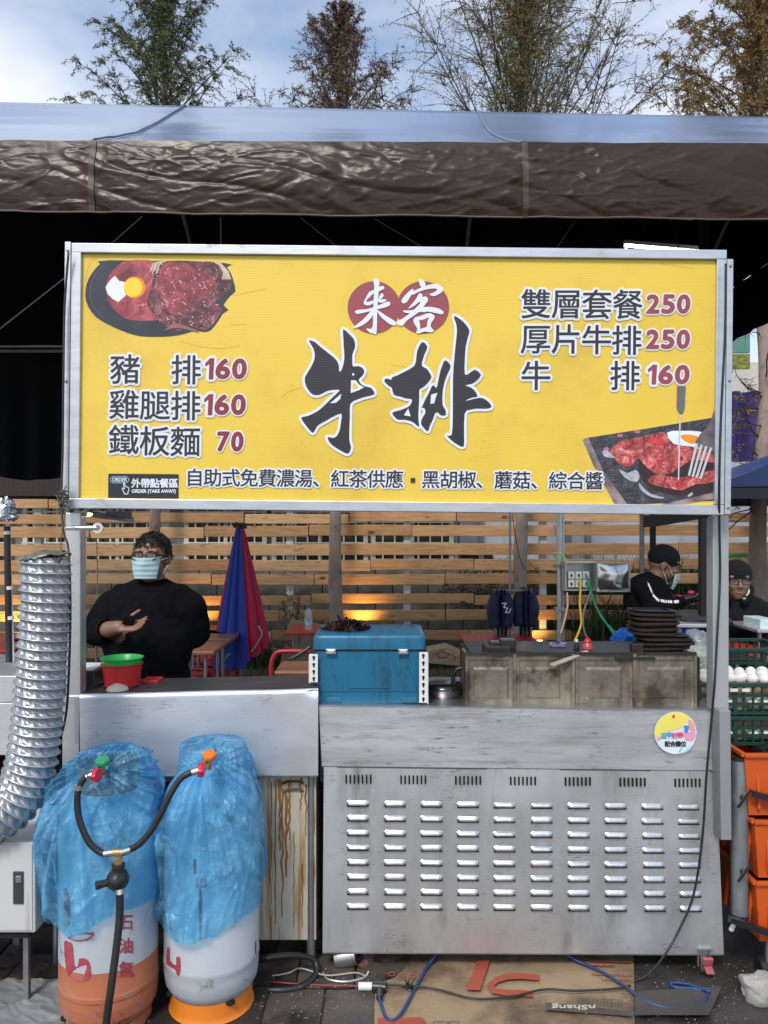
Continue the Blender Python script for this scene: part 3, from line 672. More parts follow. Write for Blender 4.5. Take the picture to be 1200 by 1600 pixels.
P.shape(smooth(Z([(730, 515), (757, 540), (745, 575), (735, 605), (730, 640), (755, 655), (775, 685), (780, 700), (765, 725), (740, 750), (718, 765), (718, 800), (716, 850), (714, 900), (716, 930), (718, 958), (690, 935), (665, 925), (640, 920), (610, 920), (590, 905), (578, 885), (600, 875), (620, 870), (645, 860), (670, 845), (680, 815), (650, 810), (620, 800), (585, 790), (575, 755), (560, 745), (535, 720), (545, 705), (570, 712), (575, 700), (600, 690), (640, 670), (690, 640), (700, 600), (705, 560)]), 2), 24, DKP, PW, 4.2)
P.shape(smooth(Z([(850, 610), (880, 640), (865, 680), (850, 720), (840, 770), (838, 820), (842, 850), (855, 870), (855, 897), (830, 897), (815, 882), (800, 890), (790, 920), (775, 950), (765, 980), (745, 965), (728, 940), (735, 910), (750, 885), (745, 860), (728, 855), (745, 820), (760, 795), (772, 770), (783, 745), (795, 743), (806, 755), (815, 720), (825, 670), (835, 640)]), 2), 25, DKP, PW, 4.2)
P.shape(smooth(Z([(893, 380), (930, 400), (960, 430), (975, 458), (968, 490), (957, 540), (953, 600), (953, 682), (975, 680), (1005, 660), (1038, 688), (1010, 722), (985, 735), (957, 742), (985, 752), (1010, 775), (1020, 800), (990, 806), (957, 822), (1000, 812), (1035, 806), (1062, 815), (1085, 835), (1093, 855), (1065, 863), (1020, 862), (985, 868), (955, 887), (953, 1000), (951, 1060), (920, 1050), (890, 1030), (862, 1000), (888, 1000), (893, 900), (892, 700), (898, 600), (905, 520), (910, 460), (905, 420)]), 2), 26, DKP, PW, 4.2)
P.shape(Z([(638, 897), (661, 862), (674, 903)]), 32, PW); P.shape(Z([(779, 790), (812, 780), (803, 805), (796, 835), (776, 838)]), 33, PW)
P.shape(Z([(722, 850), (745, 805), (752, 808), (728, 862)]), 34, PW)
P.build('brush_lettering', sign, local=True)
P = Print(ST)
P.circ(583, 480.5, 41, 13, MAR2, n=64); P.circ(659.5, 480.5, 41, 13.4, MAR2, n=64)
def st(pts, lay=[24]): P.shape(smooth(Z(pts), 2), lay[0], PW); lay[0] += .3
for q in ([(470, 190), (488, 186), (503, 198), (503, 230), (497, 300), (494, 380), (492, 470), (478, 472), (455, 466), (438, 445), (462, 448), (472, 430), (473, 380), (475, 300), (478, 225)],
          [(448, 258), (480, 242), (505, 228), (522, 224), (531, 236), (512, 248), (478, 262), (455, 276)],
          [(448, 262), (462, 272), (450, 288), (436, 300), (445, 308), (470, 300), (478, 310), (455, 325), (428, 322), (424, 306), (436, 284)],
          [(515, 262), (528, 272), (518, 288), (506, 296), (530, 292), (542, 300), (520, 312), (498, 306), (500, 288)],
          [(378, 356), (400, 348), (440, 345), (490, 330), (535, 310), (556, 306), (562, 320), (548, 332), (500, 345), (450, 358), (405, 368), (388, 370)],
          [(466, 352), (480, 360), (462, 392), (436, 418), (400, 438), (366, 444), (395, 420), (425, 395), (448, 370)],
          [(494, 350), (515, 362), (545, 382), (575, 400), (594, 415), (588, 430), (562, 424), (530, 400), (505, 375)]): st(q)
for q in ([(708, 190), (722, 190), (740, 203), (744, 224), (730, 234), (716, 222)],
          [(666, 246), (682, 240), (676, 262), (660, 290), (644, 312), (625, 314), (620, 298), (636, 276)],
          [(672, 258), (700, 242), (740, 226), (780, 214), (805, 214), (832, 232), (836, 250), (812, 268), (786, 278), (764, 268), (790, 258), (806, 242), (780, 238), (735, 246), (700, 260), (676, 272)],
          [(712, 262), (730, 272), (718, 296), (700, 318), (676, 334), (655, 342), (680, 312), (698, 288)],
          [(700, 296), (735, 280), (752, 282), (758, 300), (740, 326), (715, 356), (685, 380), (650, 404), (626, 432), (602, 426), (598, 410), (630, 392), (670, 362), (700, 334), (722, 306), (702, 312)],
          [(628, 352), (665, 352), (700, 344), (735, 334), (775, 334), (815, 342), (840, 360), (832, 372), (800, 366), (760, 358), (720, 360), (680, 366), (640, 364)],
          [(700, 330), (728, 336), (748, 350), (742, 362), (712, 352)],
          [(692, 388), (716, 382), (745, 370), (768, 366), (792, 378), (790, 396), (776, 416), (774, 438), (790, 456), (776, 466), (742, 462), (712, 472), (698, 468), (704, 448), (690, 424), (682, 404)]): st(q)
P.shape(Z([(712, 404), (738, 398), (764, 386), (756, 410), (752, 438), (718, 448), (718, 424)]), 30, MAR2)
P.build('brush_emblem', sign, local=True)

# food pictures
def food(name, cols, sc, rough=.45):
    if name in MATS: return MATS[name]
    m = bpy.data.materials.new(name); m.use_nodes = True; MATS[name] = m; t = m.node_tree; b = t.nodes['Principled BSDF']; b.inputs['Roughness'].default_value = rough
    c = t.nodes.new('ShaderNodeTexCoord'); n = t.nodes.new('ShaderNodeTexNoise'); n.inputs['Scale'].default_value = sc; n.inputs['Detail'].default_value = 12; n.inputs['Roughness'].default_value = .72; n.inputs['Distortion'].default_value = 1.6
    r = t.nodes.new('ShaderNodeValToRGB'); t.links.new(c.outputs['Object'], n.inputs['Vector']); t.links.new(n.outputs['Fac'], r.inputs['Fac']); e = r.color_ramp.elements
    for i, (p, col) in enumerate(cols):
        q = e[i] if i < 2 else e.new(p)
        q.position = p; q.color = srgb(*col)
    n2 = t.nodes.new('ShaderNodeTexNoise'); n2.inputs['Scale'].default_value = sc * 2.2; n2.inputs['Detail'].default_value = 3; n2.inputs['Distortion'].default_value = 2.5; t.links.new(c.outputs['Object'], n2.inputs['Vector'])
    r2 = t.nodes.new('ShaderNodeMapRange'); r2.inputs['From Min'].default_value = .66; r2.inputs['From Max'].default_value = .72; t.links.new(n2.outputs['Fac'], r2.inputs['Value'])
    n3 = t.nodes.new('ShaderNodeTexNoise'); n3.inputs['Scale'].default_value = sc * .45; n3.inputs['Detail'].default_value = 3; t.links.new(c.outputs['Object'], n3.inputs['Vector'])
    r3 = t.nodes.new('ShaderNodeMapRange'); r3.inputs['From Min'].default_value = .38; r3.inputs['From Max'].default_value = .6; r3.inputs['To Min'].default_value = .45; r3.inputs['To Max'].default_value = 1.1; t.links.new(n3.outputs['Fac'], r3.inputs['Value'])
    h = t.nodes.new('ShaderNodeHueSaturation'); t.links.new(r3.outputs['Result'], h.inputs['Value']); t.links.new(r.outputs['Color'], h.inputs['Color'])
    x = t.nodes.new('ShaderNodeMix'); x.data_type = 'RGBA'; t.links.new(r2.outputs['Result'], x.inputs[0]); t.links.new(h.outputs['Color'], x.inputs[6]); q = cols[-1][1]; x.inputs[7].default_value = srgb(*[min(255, int(v * 1.06)) for v in q])
    t.links.new(x.outputs[2], b.inputs['Base Color']); return m
PLT = mat('printed dark plate', srgb(40, 44, 54), srgb(54, 58, 68), .5, 0, 14)
SAU = food('printed red sauce', [(.30, (100, 40, 48)), (.48, (150, 62, 72)), (.62, (186, 90, 96)), (.74, (200, 130, 130))], 14)
BEEF = food('printed brown steak', [(.30, (44, 26, 34)), (.44, (98, 48, 58)), (.56, (140, 78, 88)), (.68, (186, 140, 148)), (.75, (225, 205, 205))], 30)
RAWM = food('printed pink meat slices', [(.32, (70, 24, 28)), (.43, (178, 52, 58)), (.54, (206, 100, 98)), (.64, (232, 176, 166)), (.76, (240, 220, 210))], 26)
SLT = food('printed slate tray', [(.35, (42, 42, 48)), (.5, (62, 62, 70)), (.62, (90, 90, 100)), (.75, (150, 150, 158))], 60)
SLS = food('printed tray side', [(.3, (125, 110, 112)), (.7, (168, 150, 152))], 30)
ZA = lambda P_: [(90 + x / 3.636, 380 + y / 3.636) for x, y in P_]
PY = mat('printed yolk', srgb(252, 214, 60), srgb(250, 196, 48), .5, 0, 30); PO = mat('printed orange', srgb(240, 150, 40), None, .5); PE = mat('printed egg white', srgb(236, 238, 240), srgb(220, 226, 230), .5, 0, 30)
NOO = mat('printed noodles', srgb(214, 196, 176), None, .5)
P = Print(ST)
P.shape(smooth(ZA([(285, 97), (235, 118), (190, 170), (160, 230), (153, 300), (170, 360), (215, 420), (290, 465), (370, 500), (460, 528), (560, 532), (650, 528), (720, 515), (780, 497), (830, 505), (870, 492), (910, 440), (935, 400), (966, 380), (950, 365), (940, 350), (948, 335), (975, 300), (1005, 272), (995, 220), (980, 175), (955, 135), (935, 112)]), 2), 0, PLT)
P.line(ZA([(250, 130), (205, 180), (182, 240), (180, 310), (200, 365), (245, 410)]), .8, 10, mat('printed plate rim', srgb(92, 100, 112), None, .5))
P.shape(smooth(ZA([(395, 99), (330, 130), (290, 180), (270, 240), (280, 320), (330, 390), (400, 435), (520, 440), (600, 420), (620, 300), (600, 150), (520, 99)]), 2), 2, SAU)
P.shape(smooth(ZA([(560, 104), (535, 180), (530, 250), (500, 330), (530, 390), (580, 440), (640, 490), (700, 500), (760, 480), (830, 498), (880, 460), (915, 410), (932, 378), (890, 335), (950, 290), (985, 235), (960, 170), (900, 112), (800, 104)]), 2), 3, BEEF)
P.shape(smooth(ZA([(600, 120), (690, 110), (790, 150), (860, 180), (900, 230), (860, 290), (760, 330), (700, 400), (640, 400), (600, 330), (560, 260), (570, 180)]), 2), 4, SAU)
P.shape(ZA([(320, 185), (345, 215), (375, 220), (388, 260), (382, 300), (360, 318), (340, 335), (310, 318), (280, 290), (268, 250), (290, 215)]), 5, PE)
P.circ(90 + 432 / 3.636, 380 + 252 / 3.636, 17, 15, PO); P.circ(90 + 424 / 3.636, 380 + 252 / 3.636, 14.5, 16, PY)
rn = random.Random(4)
for k in range(7):
    P.line(ZA([(520 + k * 7, 150 + rn.randint(0, 40)), (535 + k * 6, 120 + rn.randint(-6, 8)), (560 + k * 5, 108), (590 + k * 3, 106)]), 1.4, 16 + k * .3, NOO)
    P.line(ZA([(880 + k * 5, 106), (915 + k * 8, 125 + k * 6), (938 + k * 6, 165 + k * 5), (930 + k * 8, 205)]), 1.5, 16 + k * .3, NOO)
for k in range(60):
    x, y = rn.uniform(560, 900), rn.uniform(130, 460); P.line(ZA([(x, y), (x + rn.uniform(-14, 14), y + rn.uniform(4, 16))]), rn.uniform(.5, 1.3), 19, mat('printed glints', srgb(226, 188, 190), None, .4))
for k in range(9): P.line(ZA([(610 + k * 6, 495 - k * 5), (650 + k * 16, 470 + k * 3), (700 + k * 12, 480 + k * 3)]), 2.2, 20 + k * .1, mat('printed fries', srgb(150, 100, 96), None, .5))
P.build('food_picture', sign, local=True)
ZB = lambda P_: [(880 + x / 3.75, 590 + y / 3.75) for x, y in P_]
P = Print(ST)
P.shape(ZB([(150, 352), (500, 297), (860, 238), (886, 234), (886, 722), (385, 722 + 24), (240, 550)]), 0, SLT)
P.shape(ZB([(118, 365), (130, 356), (150, 352), (240, 550), (380, 745), (310, 745), (180, 510)]), 1, SLS)
P.shape(smooth(ZB([(450, 470), (620, 440), (880, 440), (880, 660), (700, 690), (560, 670), (470, 600)]), 2), 2, mat('printed dark gravy', srgb(38, 24, 28), srgb(60, 34, 38), .4, 0, 40))
P.shape(smooth(ZB([(280, 430), (340, 370), (450, 350), (540, 325), (600, 322), (640, 385), (760, 410), (884, 450), (884, 500), (760, 480), (640, 560), (540, 560), (470, 500), (440, 470), (400, 520), (340, 510), (300, 470)]), 2), 3, RAWM)
P.shape(smooth(ZB([(500, 600), (560, 565), (660, 585), (760, 575), (884, 540), (884, 612), (780, 625), (700, 660), (640, 650), (540, 630)]), 2), 4, RAWM)
P.shape(smooth(ZB([(500, 365), (545, 350), (590, 360), (600, 380), (550, 392), (510, 385)]), 2), 5, mat('printed red slice', srgb(196, 44, 50), srgb(214, 70, 70), .4, 0, 50))
P.shape(smooth(ZB([(610, 322), (690, 312), (800, 316), (850, 340), (884, 380), (884, 440), (760, 405), (650, 388)]), 2), 6, PE)
P.shape(smooth(ZB([(690, 340), (740, 334), (790, 345), (800, 372), (760, 390), (710, 370)]), 2), 7, PO)
for q in ([(235, 430), (262, 425), (290, 455), (310, 470), (260, 468), (236, 452)], [(330, 535), (380, 560), (430, 540), (452, 575), (440, 610), (400, 605), (360, 580)], [(450, 615), (470, 640), (520, 680), (600, 705), (560, 708), (500, 690), (455, 650)], [(735, 690), (760, 672), (765, 684), (742, 700)]):
    P.shape(smooth(ZB(q), 2), 8, mat('printed sauce glaze', srgb(190, 190, 200), srgb(150, 150, 162), .3, 0, 60))
for x, y in ((335, 340), (437, 318), (255, 418)): P.circ(880 + x / 3.75, 590 + y / 3.75, 5, 18, mat('printed pink petals', srgb(200, 110, 140), None, .5), 2.6, 7)
P.shape(ZB([(570, 745), (884, 675), (884, 712), (690, 745)]), 9, SLS)
HND = mat('printed knife handle', srgb(110, 112, 114), srgb(92, 94, 98), .4, 0, 20); KNB = mat('printed blade', srgb(206, 206, 210), None, .35)
P.shape(ZB([(666, 52), (718, 52), (712, 180), (704, 208), (690, 216), (676, 204), (665, 180)]), 11, HND); P.shape(ZB([(681, 216), (690, 216), (684, 604), (676, 600)]), 12, KNB)
P.shape(smooth(ZB([(886, 185), (870, 240), (845, 290), (810, 325), (790, 355), (778, 400), (884, 440), (886, 300)]), 2), 13, mat('printed fork', srgb(120, 112, 116), srgb(70, 66, 72), .35, 0, 30))
for k in range(4): P.shape(ZB([(778 + k * 28, 385 + k * 8), (792 + k * 28, 388 + k * 8), (748 + k * 22, 576 + k * 6), (734 + k * 22, 574 + k * 6)]), 13.5 + k * .3, KNB)
P.build('food_picture', sign, local=True)
# scuffs on the board
P = Print(ST)
SCF = mat('rubbed marks', srgb(196, 160, 60), None, .6)
for (q) in ([(280, 532), (310, 541), (345, 545), (374, 540)], [(132, 440), (139, 410), (150, 404)], [(365, 462), (390, 456), (415, 452)], [(360, 508), (385, 507)], [(1030, 412), (1082, 420)], [(610, 570), (640, 575)], [(440, 620), (452, 612), (470, 606)], [(880, 450), (884, 470)]):
    P.line([(v.x, v.y) for v in catmull([(x, y, 0) for x, y in q], 5)], .8, 1, SCF)
P.build('scuff', sign, local=True)
sign.rotation_euler = (0, ROT, 0)
# brackets that carry the sign, boards lying along them
YB = 2.76

# ------------------------------------------------------------------ posts and cables
def squarepost(px0, px1, y0, y1, Y, name, label, gname='post'):
    a = at(px0, y1, Y); b = at(px1, y0, Y); w = b.x - a.x
    t = thing(name, ((a.x + b.x) / 2, Y + w / 2, 0), label, 'post'); return t, a, b, w
pl, a, b, w = squarepost(101, 126, 801, 1200, YB, 'steel_post', 'square steel post at the left end of the stall behind the flexible duct')
MB().box(((a.x + b.x) / 2 + .001, YB + w / 2, (b.z + .02) / 2 + .0), (w * .92, w, b.z - .02)).build('upright', ALU, pl, bevel=.003)
MB().slab(97, 1087, 124, 1202, YB - .006, w * .9).build('sleeve', ALU, pl, bevel=.003)
MB().slab(116, 1090, 123.5, 1160, YB - .012, .006).build('tape', mat('silver tape', (.35, .37, .39, 1), None, .5, .3), pl)
pr, a, b, w = squarepost(1114, 1139, 806, 1110, YB, 'steel_post', 'square steel post with a wider lower sleeve at the right end of the stall')
MB().box(((a.x + b.x) / 2, YB + w / 2, (b.z + a.z) / 2), (w, w, b.z - a.z)).build('upright', mat('grey post steel', (.42, .43, .44, 1), (.34, .35, .36, 1), .5, .3, 5, (1, 1, .3), .1, 20), pl, bevel=.003)
ps = MB(); pa, pb2 = at(1111, 1109, YB - .05), at(1142, 1109, YB - .05)
q = [at(1124, 1110, YB - .05), at(1142, 1110, YB - .05), at(1143.5, 1313, YB - .05), at(1127, 1313, YB - .05)]
ps.prism(q, (0, 0, 0), (0, .075, 0)); ps.build('sleeve', mat('dull grey steel', (.30, .31, .33, 1), (.24, .25, .26, 1), .55, .3, 5, (1, 1, .3), .1, 20), pr, bevel=.003, fixn=True)
q = [at(1115, 1110, YB - .03), at(1124, 1110, YB - .048), at(1127, 1313, YB - .048), at(1120, 1306, YB - .03)]
MB().prism(q, (0, 0, 0), (0, .04, 0)).build('sleeve_flange', STEELD, pr, fixn=True)
# bracket plates under the sign
bk = thing('sign_bracket', at(175, 803, YB + .1), 'dark angled bracket under the left end of the yellow sign', 'bracket')
MB().bar(at(128, 800, YB + .0) + Vector((0, .02, -.004)), at(206, 812, 3.15), .02, .02).build('arm', STEELD, bk)
bq = [at(165, 799, YB + .05), at(206, 799, 3.1), at(206, 811, 3.1), at(165, 803, YB + .05)]
MB().add(bq, [(0, 1, 2, 3)]).build('plate', mat('purple grey plate', (.06, .055, .07, 1), None, .5), bk)
bk = thing('sign_bracket', at(1060, 812, YB + .1), 'black plate hanging under the right end of the yellow sign', 'bracket')
bq = [at(1008, 805, YB + .25), at(1008, 824, YB + .25), at(1030, 822, YB + .2), at(1112, 808, YB + .03), at(1112, 803, YB + .03)]
MB().prism(bq, (0, 0, 0), (0, .02, 0)).build('plate', mat('black painted plate', (.02, .02, .022, 1), None, .5), bk, fixn=True)
def cable(P_, r, label, m=BLACK, name='cable', n=6, cat='cable', group=None):
    return tag(MB().tube(catmull(P_, n), r, 6).build(name, m, smooth=180), label, cat, group)
cable([at(107, 395, 2.66), at(101, 480, 2.675), at(99, 600, 2.67), at(98, 700, 2.67), at(96, 780, 2.66), at(99, 830, 2.62), at(107, 860, 2.55), at(110, 950, 2.5), at(108, 1040, 2.5), at(104, 1110, 2.52), at(96, 1150, 2.6)], .0042, 'thin black cable running down the left edge of the sign and duct')
cable([at(1134, 412, 2.655), at(1133, 520, 2.65), at(1127, 640, 2.65), at(1124, 740, 2.65), at(1124, 820, 2.70), at(1125, 900, 2.72), at(1121, 985, 2.70), at(1117, 1060, 2.68), at(1113, 1110, 2.69), at(1104, 1210, 2.71), at(1099, 1290, 2.72), at(1091, 1360, 2.73), at(1080, 1410, 2.73), at(1060, 1455, 2.72), at(1040, 1490, 2.70), at(1010, 1525, 2.70), at(960, 1542, 2.72)], .0042, 'black cable hanging from the sign down over the louvred steel front')
kn = MB()
for k in range(26):
    p = at(98 + random.uniform(-5, 5), 775 + random.uniform(-10, 22), 2.655); e = Vector((random.uniform(-1, 1), random.uniform(-.4, .4), random.uniform(-1, 1))).normalized() * .018
    kn.tube(catmull([p - e, p + Vector((random.uniform(-.008, .008), -.006, 0)), p + e], 3), .0022, 5)
tag(kn.build('wire_knot', mat('rusty wire', (.07, .055, .045, 1), (.16, .14, .12, 1), .6, .5, 60), smooth=180), 'tangled knot of rusty wire at the lower left corner of the sign', 'wire')
cl = thing('clamp', at(130, 826, 2.7), 'small chrome clamp sticking out of the left post below the sign', 'clamp')
MB().cap(at(106, 825, 2.69), .009, at(150, 825, 2.69), .009).build('arm', CHROME, cl, smooth=60)
MB().lathe([(.009, -.004), (.019, -.004), (.019, .004), (.009, .004)], at(153, 825, 2.69), 20, False, Euler((R(90), 0, 0)).to_matrix()).build('ring', CHROME, cl, smooth=40)
lb = thing('small_lamp', at(140, 801, 2.74), 'small lit warm lamp tucked under the lower left corner of the sign', 'lamp')
MB().ell(at(137, 803.5, 2.80), (.017, .018, .009), 14, 8).build('bulb', emit('warm bulb', (1, .78, .42, 1), 3), lb, smooth=180)
MB().slab(126, 799.5, 150, 801.5, 2.79, .03).build('holder', BLKPL, lb)

# ------------------------------------------------------------------ main food cart with louvres
top = mat('steel lip', (.7, .72, .74, 1), None, .28, .95)
ct_ = thing('food_cart', at(812, 1490, YB) * 1.0, 'stainless steel food cart with louvred front under the right part of the sign', 'cart'); ct_.location.z = 0
def sheet(pts, d=.004, Y=YB, nx=60, nz=24, amp=.0022, seed=0):
    (a, b, c, e) = pts   # tl tr br bl in photograph pixels
    def fn(u, v):
        x = lerp(lerp(a[0], b[0], u), lerp(e[0], c[0], u), v); y = lerp(lerp(a[1], b[1], u), lerp(e[1], c[1], u), v); p = at(x, y, Y)
        ed = min(1, min(u, 1 - u) * 14) * min(1, min(v, 1 - v) * 6); p.y += amp * ed * noise.noise(Vector((p.x * 3.1, p.z * 3.1, seed))) * 2
        return p
    m = MB(); m.grid(fn, nx, nz); n = len(m.v); return m
band = sheet([(498, 1104), (1114, 1111), (1119, 1204), (503, 1197)], Y=YB - .004, seed=2); band.build('upper_band', STEEL, ct_, smooth=180)
MB().prism([at(498, 1101.5, YB), at(1114, 1108.5, YB), at(1114, 1111.5, YB), at(498, 1104.5, YB)], (0, -.008, 0), (0, .12, 0)).build('top_lip', top, ct_, fixn=True)
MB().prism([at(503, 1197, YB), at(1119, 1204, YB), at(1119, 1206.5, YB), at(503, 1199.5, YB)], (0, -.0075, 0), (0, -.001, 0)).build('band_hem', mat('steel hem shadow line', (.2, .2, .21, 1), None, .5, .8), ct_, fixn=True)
sheet([(506, 1198), (1119, 1205), (1131, 1491), (504, 1488)], Y=YB, amp=.004, seed=5).build('front_panel', STEELP, ct_, smooth=180)
MB().prism([at(504, 1488, YB), at(1131, 1491, YB), at(1131, 1493, YB), at(504, 1490, YB)], (0, -.004, 0), (0, .02, 0)).build('bottom_edge', STEELD, ct_, fixn=True)
zt = at(0, 1106, YB).z
bx = MB(); xl, xr = at(504, 0, YB).x, at(1127, 0, YB).x
bx.box(((xl + xr) / 2, YB + .31, zt - .012), (xr - xl - .03, .6, .012)); bx.box((xl + .012, YB + .31, zt / 2 + .03), (.004, .6, zt - .09)); bx.box((xr - .035, YB + .31, zt / 2 + .03), (.004, .6, zt - .09)); bx.box(((xl + xr) / 2, YB + .61, zt / 2 + .03), (xr - xl - .02, .004, zt - .09)); bx.box(((xl + xr) / 2, YB + .31, .10), (xr - xl - .04, .6, .006))
bx.build('carcass', STEELD, ct_)
# louvres: bulged hoods
LV = mat('polished louvre steel', (.66, .67, .68, 1), (.50, .51, .52, 1), .34, .88, 12, bump=.12, bscale=60)
def louver(w=.081, h=.0195, d=.010):
    m = MB(); N, M = 20, 7
    def fn(u, v):
        x = (u - .5) * w; tl = min(1, min(u, 1 - u) * w / .016); tl = math.sin(tl * math.pi / 2); pr = math.sin(min(1, v / .72) * math.pi / 2)
        z = h * .5 - h * v
        if v > .72: z = h * .5 - h * (.72 + (v - .72) * .75)
        return Vector((x, -d * tl * pr + (.0015 if v == 1 else 0) , z * (1 - .25 * (1 - tl)) + .0))
    m.grid(fn, N, M); return m
lv = None
cols = [559, 617, 674, 731, 788, 846, 904, 962, 1019, 1075]
for j in range(8):
    for i in range(10):
        px = cols[i] + (j * .6 if i > 7 else 0); py = 1254.6 + j * 22.95 + (5.4 - j * .25) * i / 9
        if lv is None: lv = o = louver().build('louver', LV, ct_, smooth=50, local=True)
        else: o = dup(lv, parent=ct_)
        o.location = at(px, py, YB - .0015) - ct_.location; o.rotation_euler = (random.uniform(-.10, .10), .006, random.uniform(-.03, .03)); o.scale = (random.uniform(.96, 1.03), random.uniform(.8, 1.1), random.uniform(.92, 1.06))
DSH = mat('black slot', (.006, .006, .006, 1), None, .9)
shd = None
for j in range(8):
    for i in range(10):
        px = cols[i] + (j * .6 if i > 7 else 0); py = 1254.6 + 4.9 + j * 22.95 + (5.4 - j * .25) * i / 9
        if shd is None: shd = o = MB().prism([(-.040, 0, .0016), (.041, 0, .0016), (.037, 0, -.0022), (-.036, 0, -.0022)], (0, 0, 0), (0, -.0035, 0)).build('louver_opening', DSH, ct_, local=True, fixn=True)
        else: o = dup(shd, parent=ct_)
        o.location = at(px, py, YB - .003) - ct_.location
vsl = None
for i in range(7):
    px0 = 541 + i * 85.6; m = MB()
    if vsl is None:
        for k in range(7):
            x = k * 6.35 / F * YB; m.lathe([(.0028, 0), (.0028, .006)], (x, 0, .013), 8, True, Euler((R(90), 0, 0)).to_matrix()); m.box((x, -.003, 0), (.0056, .006, .026)); m.lathe([(.0028, 0), (.0028, .006)], (x, 0, -.013), 8, True, Euler((R(90), 0, 0)).to_matrix())
        vsl = o = m.build('vent_slots', DSH, ct_, local=True)
    else: o = dup(vsl, parent=ct_)
    o.location = at(px0, 1217 + i * .95, YB + .001) - ct_.location
# sticker
SKY_ = YB - .013
def KT(px, py, lay=0): p = at(px, py, SKY_) - ct_.location; p.y -= lay * .00012; return p
P = Print(KT); cx, cy = 1055.5, 1145
P.circ(cx, cy, 33, 0, mat('sticker white', srgb(222, 232, 240), None, .4), n=48)
yp = [(cx + 33 * math.cos(R(a)) * .985, cy + 33 * math.sin(R(a)) * .985) for a in range(170, 316, 6)]
P.shape(yp + [(1067, 1136), (1055, 1140), (1040, 1144), (1031, 1152)], 2, mat('sticker yellow', srgb(240, 226, 110), None, .4))
PNK = mat('sticker pink', srgb(236, 160, 190), None, .4); BLU = mat('sticker blue', srgb(60, 140, 220), None, .4); TEA = mat('sticker teal', srgb(90, 190, 185), None, .4)
P.shape([(1068, 1140), (1074, 1144), (1086, 1142), (1087, 1150), (1082, 1157), (1072, 1157), (1068, 1150)], 4, PNK)
P.shape([(1076, 1124), (1081, 1126), (1085, 1133), (1086, 1142), (1078, 1141), (1075, 1132)], 5, mat('sticker coral', srgb(240, 165, 150), None, .4))
P.shape([(1068, 1134), (1076, 1133), (1076, 1138), (1074, 1145), (1070, 1145), (1069, 1139)], 6, BLU)
P.shape([(1026, 1153), (1034, 1149), (1034, 1153), (1027, 1158)], 7, PNK)
P.shape([(1050, 1118), (1054, 1116), (1054, 1122), (1050, 1122)], 8, mat('sticker red', srgb(214, 70, 40), None, .4))
P.shape([(1060, 1174), (1065, 1167), (1066, 1168), (1062, 1175)], 8, TEA); P.shape([(1068, 1174), (1078, 1166), (1084, 1162), (1078, 1171), (1068, 1177)], 8, mat('sticker pale blue', srgb(170, 214, 236), None, .4))
for i, (ch, m_) in enumerate(zip('臺中好券', (TEA, BLU, mat('sticker magenta', srgb(226, 80, 120), None, .4), mat('sticker magenta', (0, 0, 0, 1))))): P.han(ch, 1037 + i * 8.6, 1149 - (i % 2) * .8, 10, 10, m_, None, 0, .35)
for i, ch in enumerate('配合攤位'): P.han(ch, 1042.5 + i * 8.4, 1162, 9, 10, NV, None, 0, .35)
P.build('sticker', ct_, local=True)
# castors
for px, Yc in ((1098, 2.775), (535, 3.2), (1098, 3.25)):
    X = (px - 600) / F * Yc; w_ = MB().lathe([(.006, -.012), (.034, -.012), (.037, -.007), (.037, .007), (.034, .012), (.006, .012)], (X, Yc, .037), 24, True, Euler((R(90), 0, R(78))).to_matrix())
    cw = w_.build('castor_wheel', mat('grey rubber tyre', (.10, .095, .09, 1), (.05, .048, .045, 1), .8), ct_, smooth=40)
    fk = MB(); fk.box((X - .02, Yc, .062), (.004, .045, .06), (0, 0, R(-12))).box((X + .02, Yc, .062), (.004, .045, .06), (0, 0, R(-12))).box((X, Yc, .094), (.05, .055, .005))
    fk.build('castor_fork', STEELD, cw)
    bp = MB(); bp.box((X + .0, Yc - .042, .062), (.036, .012, .03), (R(20), 0, 0)).box((X + .002, Yc - .052, .036), (.03, .03, .008), (R(25), 0, 0))
    bp.build('castor_brake', mat('dusty red plastic', (.42, .08, .10, 1), (.30, .09, .10, 1), .55, 0, 40), cw, bevel=.003)
# ------------------------------------------------------------------ left counter
YA = 2.74
lc = thing('steel_counter', (at(308, 0, YA).x, YA, 0), 'dented stainless steel counter with a deep rolled front apron behind the blue bags', 'counter')
APR = mat('hazy stainless apron', (.74, .76, .79, 1), (.60, .62, .65, 1), .46, .8, 1.6, (1, 1, 2), .06, 6, dirt=(.46, .48, .50, 1), dscale=4, dth=(.50, .72), dstretch=(.6, 1, 3), rvar=.10, dmetal=.8, lines=[((.25, .25, .26, 1), 6, .010, (.7, 1, 6), 5)])
def apron(u, v):
    x0, x1 = lerp(123, 126, v), 497
    px = lerp(x0, x1, u); yt = lerp(1088, 1079, u); yb = lerp(1213, 1211, u)
    if v < .25:
        a = v / .25 * math.pi / 2; p = at(px, yt, YA); p.y += .016 * (1 - math.sin(a)); p.z += -.016 * (1 - math.cos(a)) + .006
    else: p = at(px, lerp(yt + 5, yb, (v - .25) / .75), YA)
    ed = min(1, min(u, 1 - u) * 12)
    p.y += .005 * ed * noise.noise(Vector((p.x * 4, p.z * 5, 2))) + .0012 * noise.noise(Vector((p.x * 10, p.z * 12, 5)))
    e = math.exp(-((px - 490) / 9) ** 2 - ((lerp(yt, yb, v) - 1104) / 8) ** 2); p.y += .012 * e
    return p
MB().grid(apron, 110, 36).build('front_apron', APR, lc, smooth=180)
za, zb_ = at(0, 1088, YA).z + .006, at(0, 1079, YA).z + .006
TOPM = mat('dull dark steel top', (.16, .155, .155, 1), (.10, .095, .095, 1), .38, .8, 4, (1, 1, 1), .1, 12, dirt=(.05, .045, .04, 1), dscale=5, dth=(.5, .7))
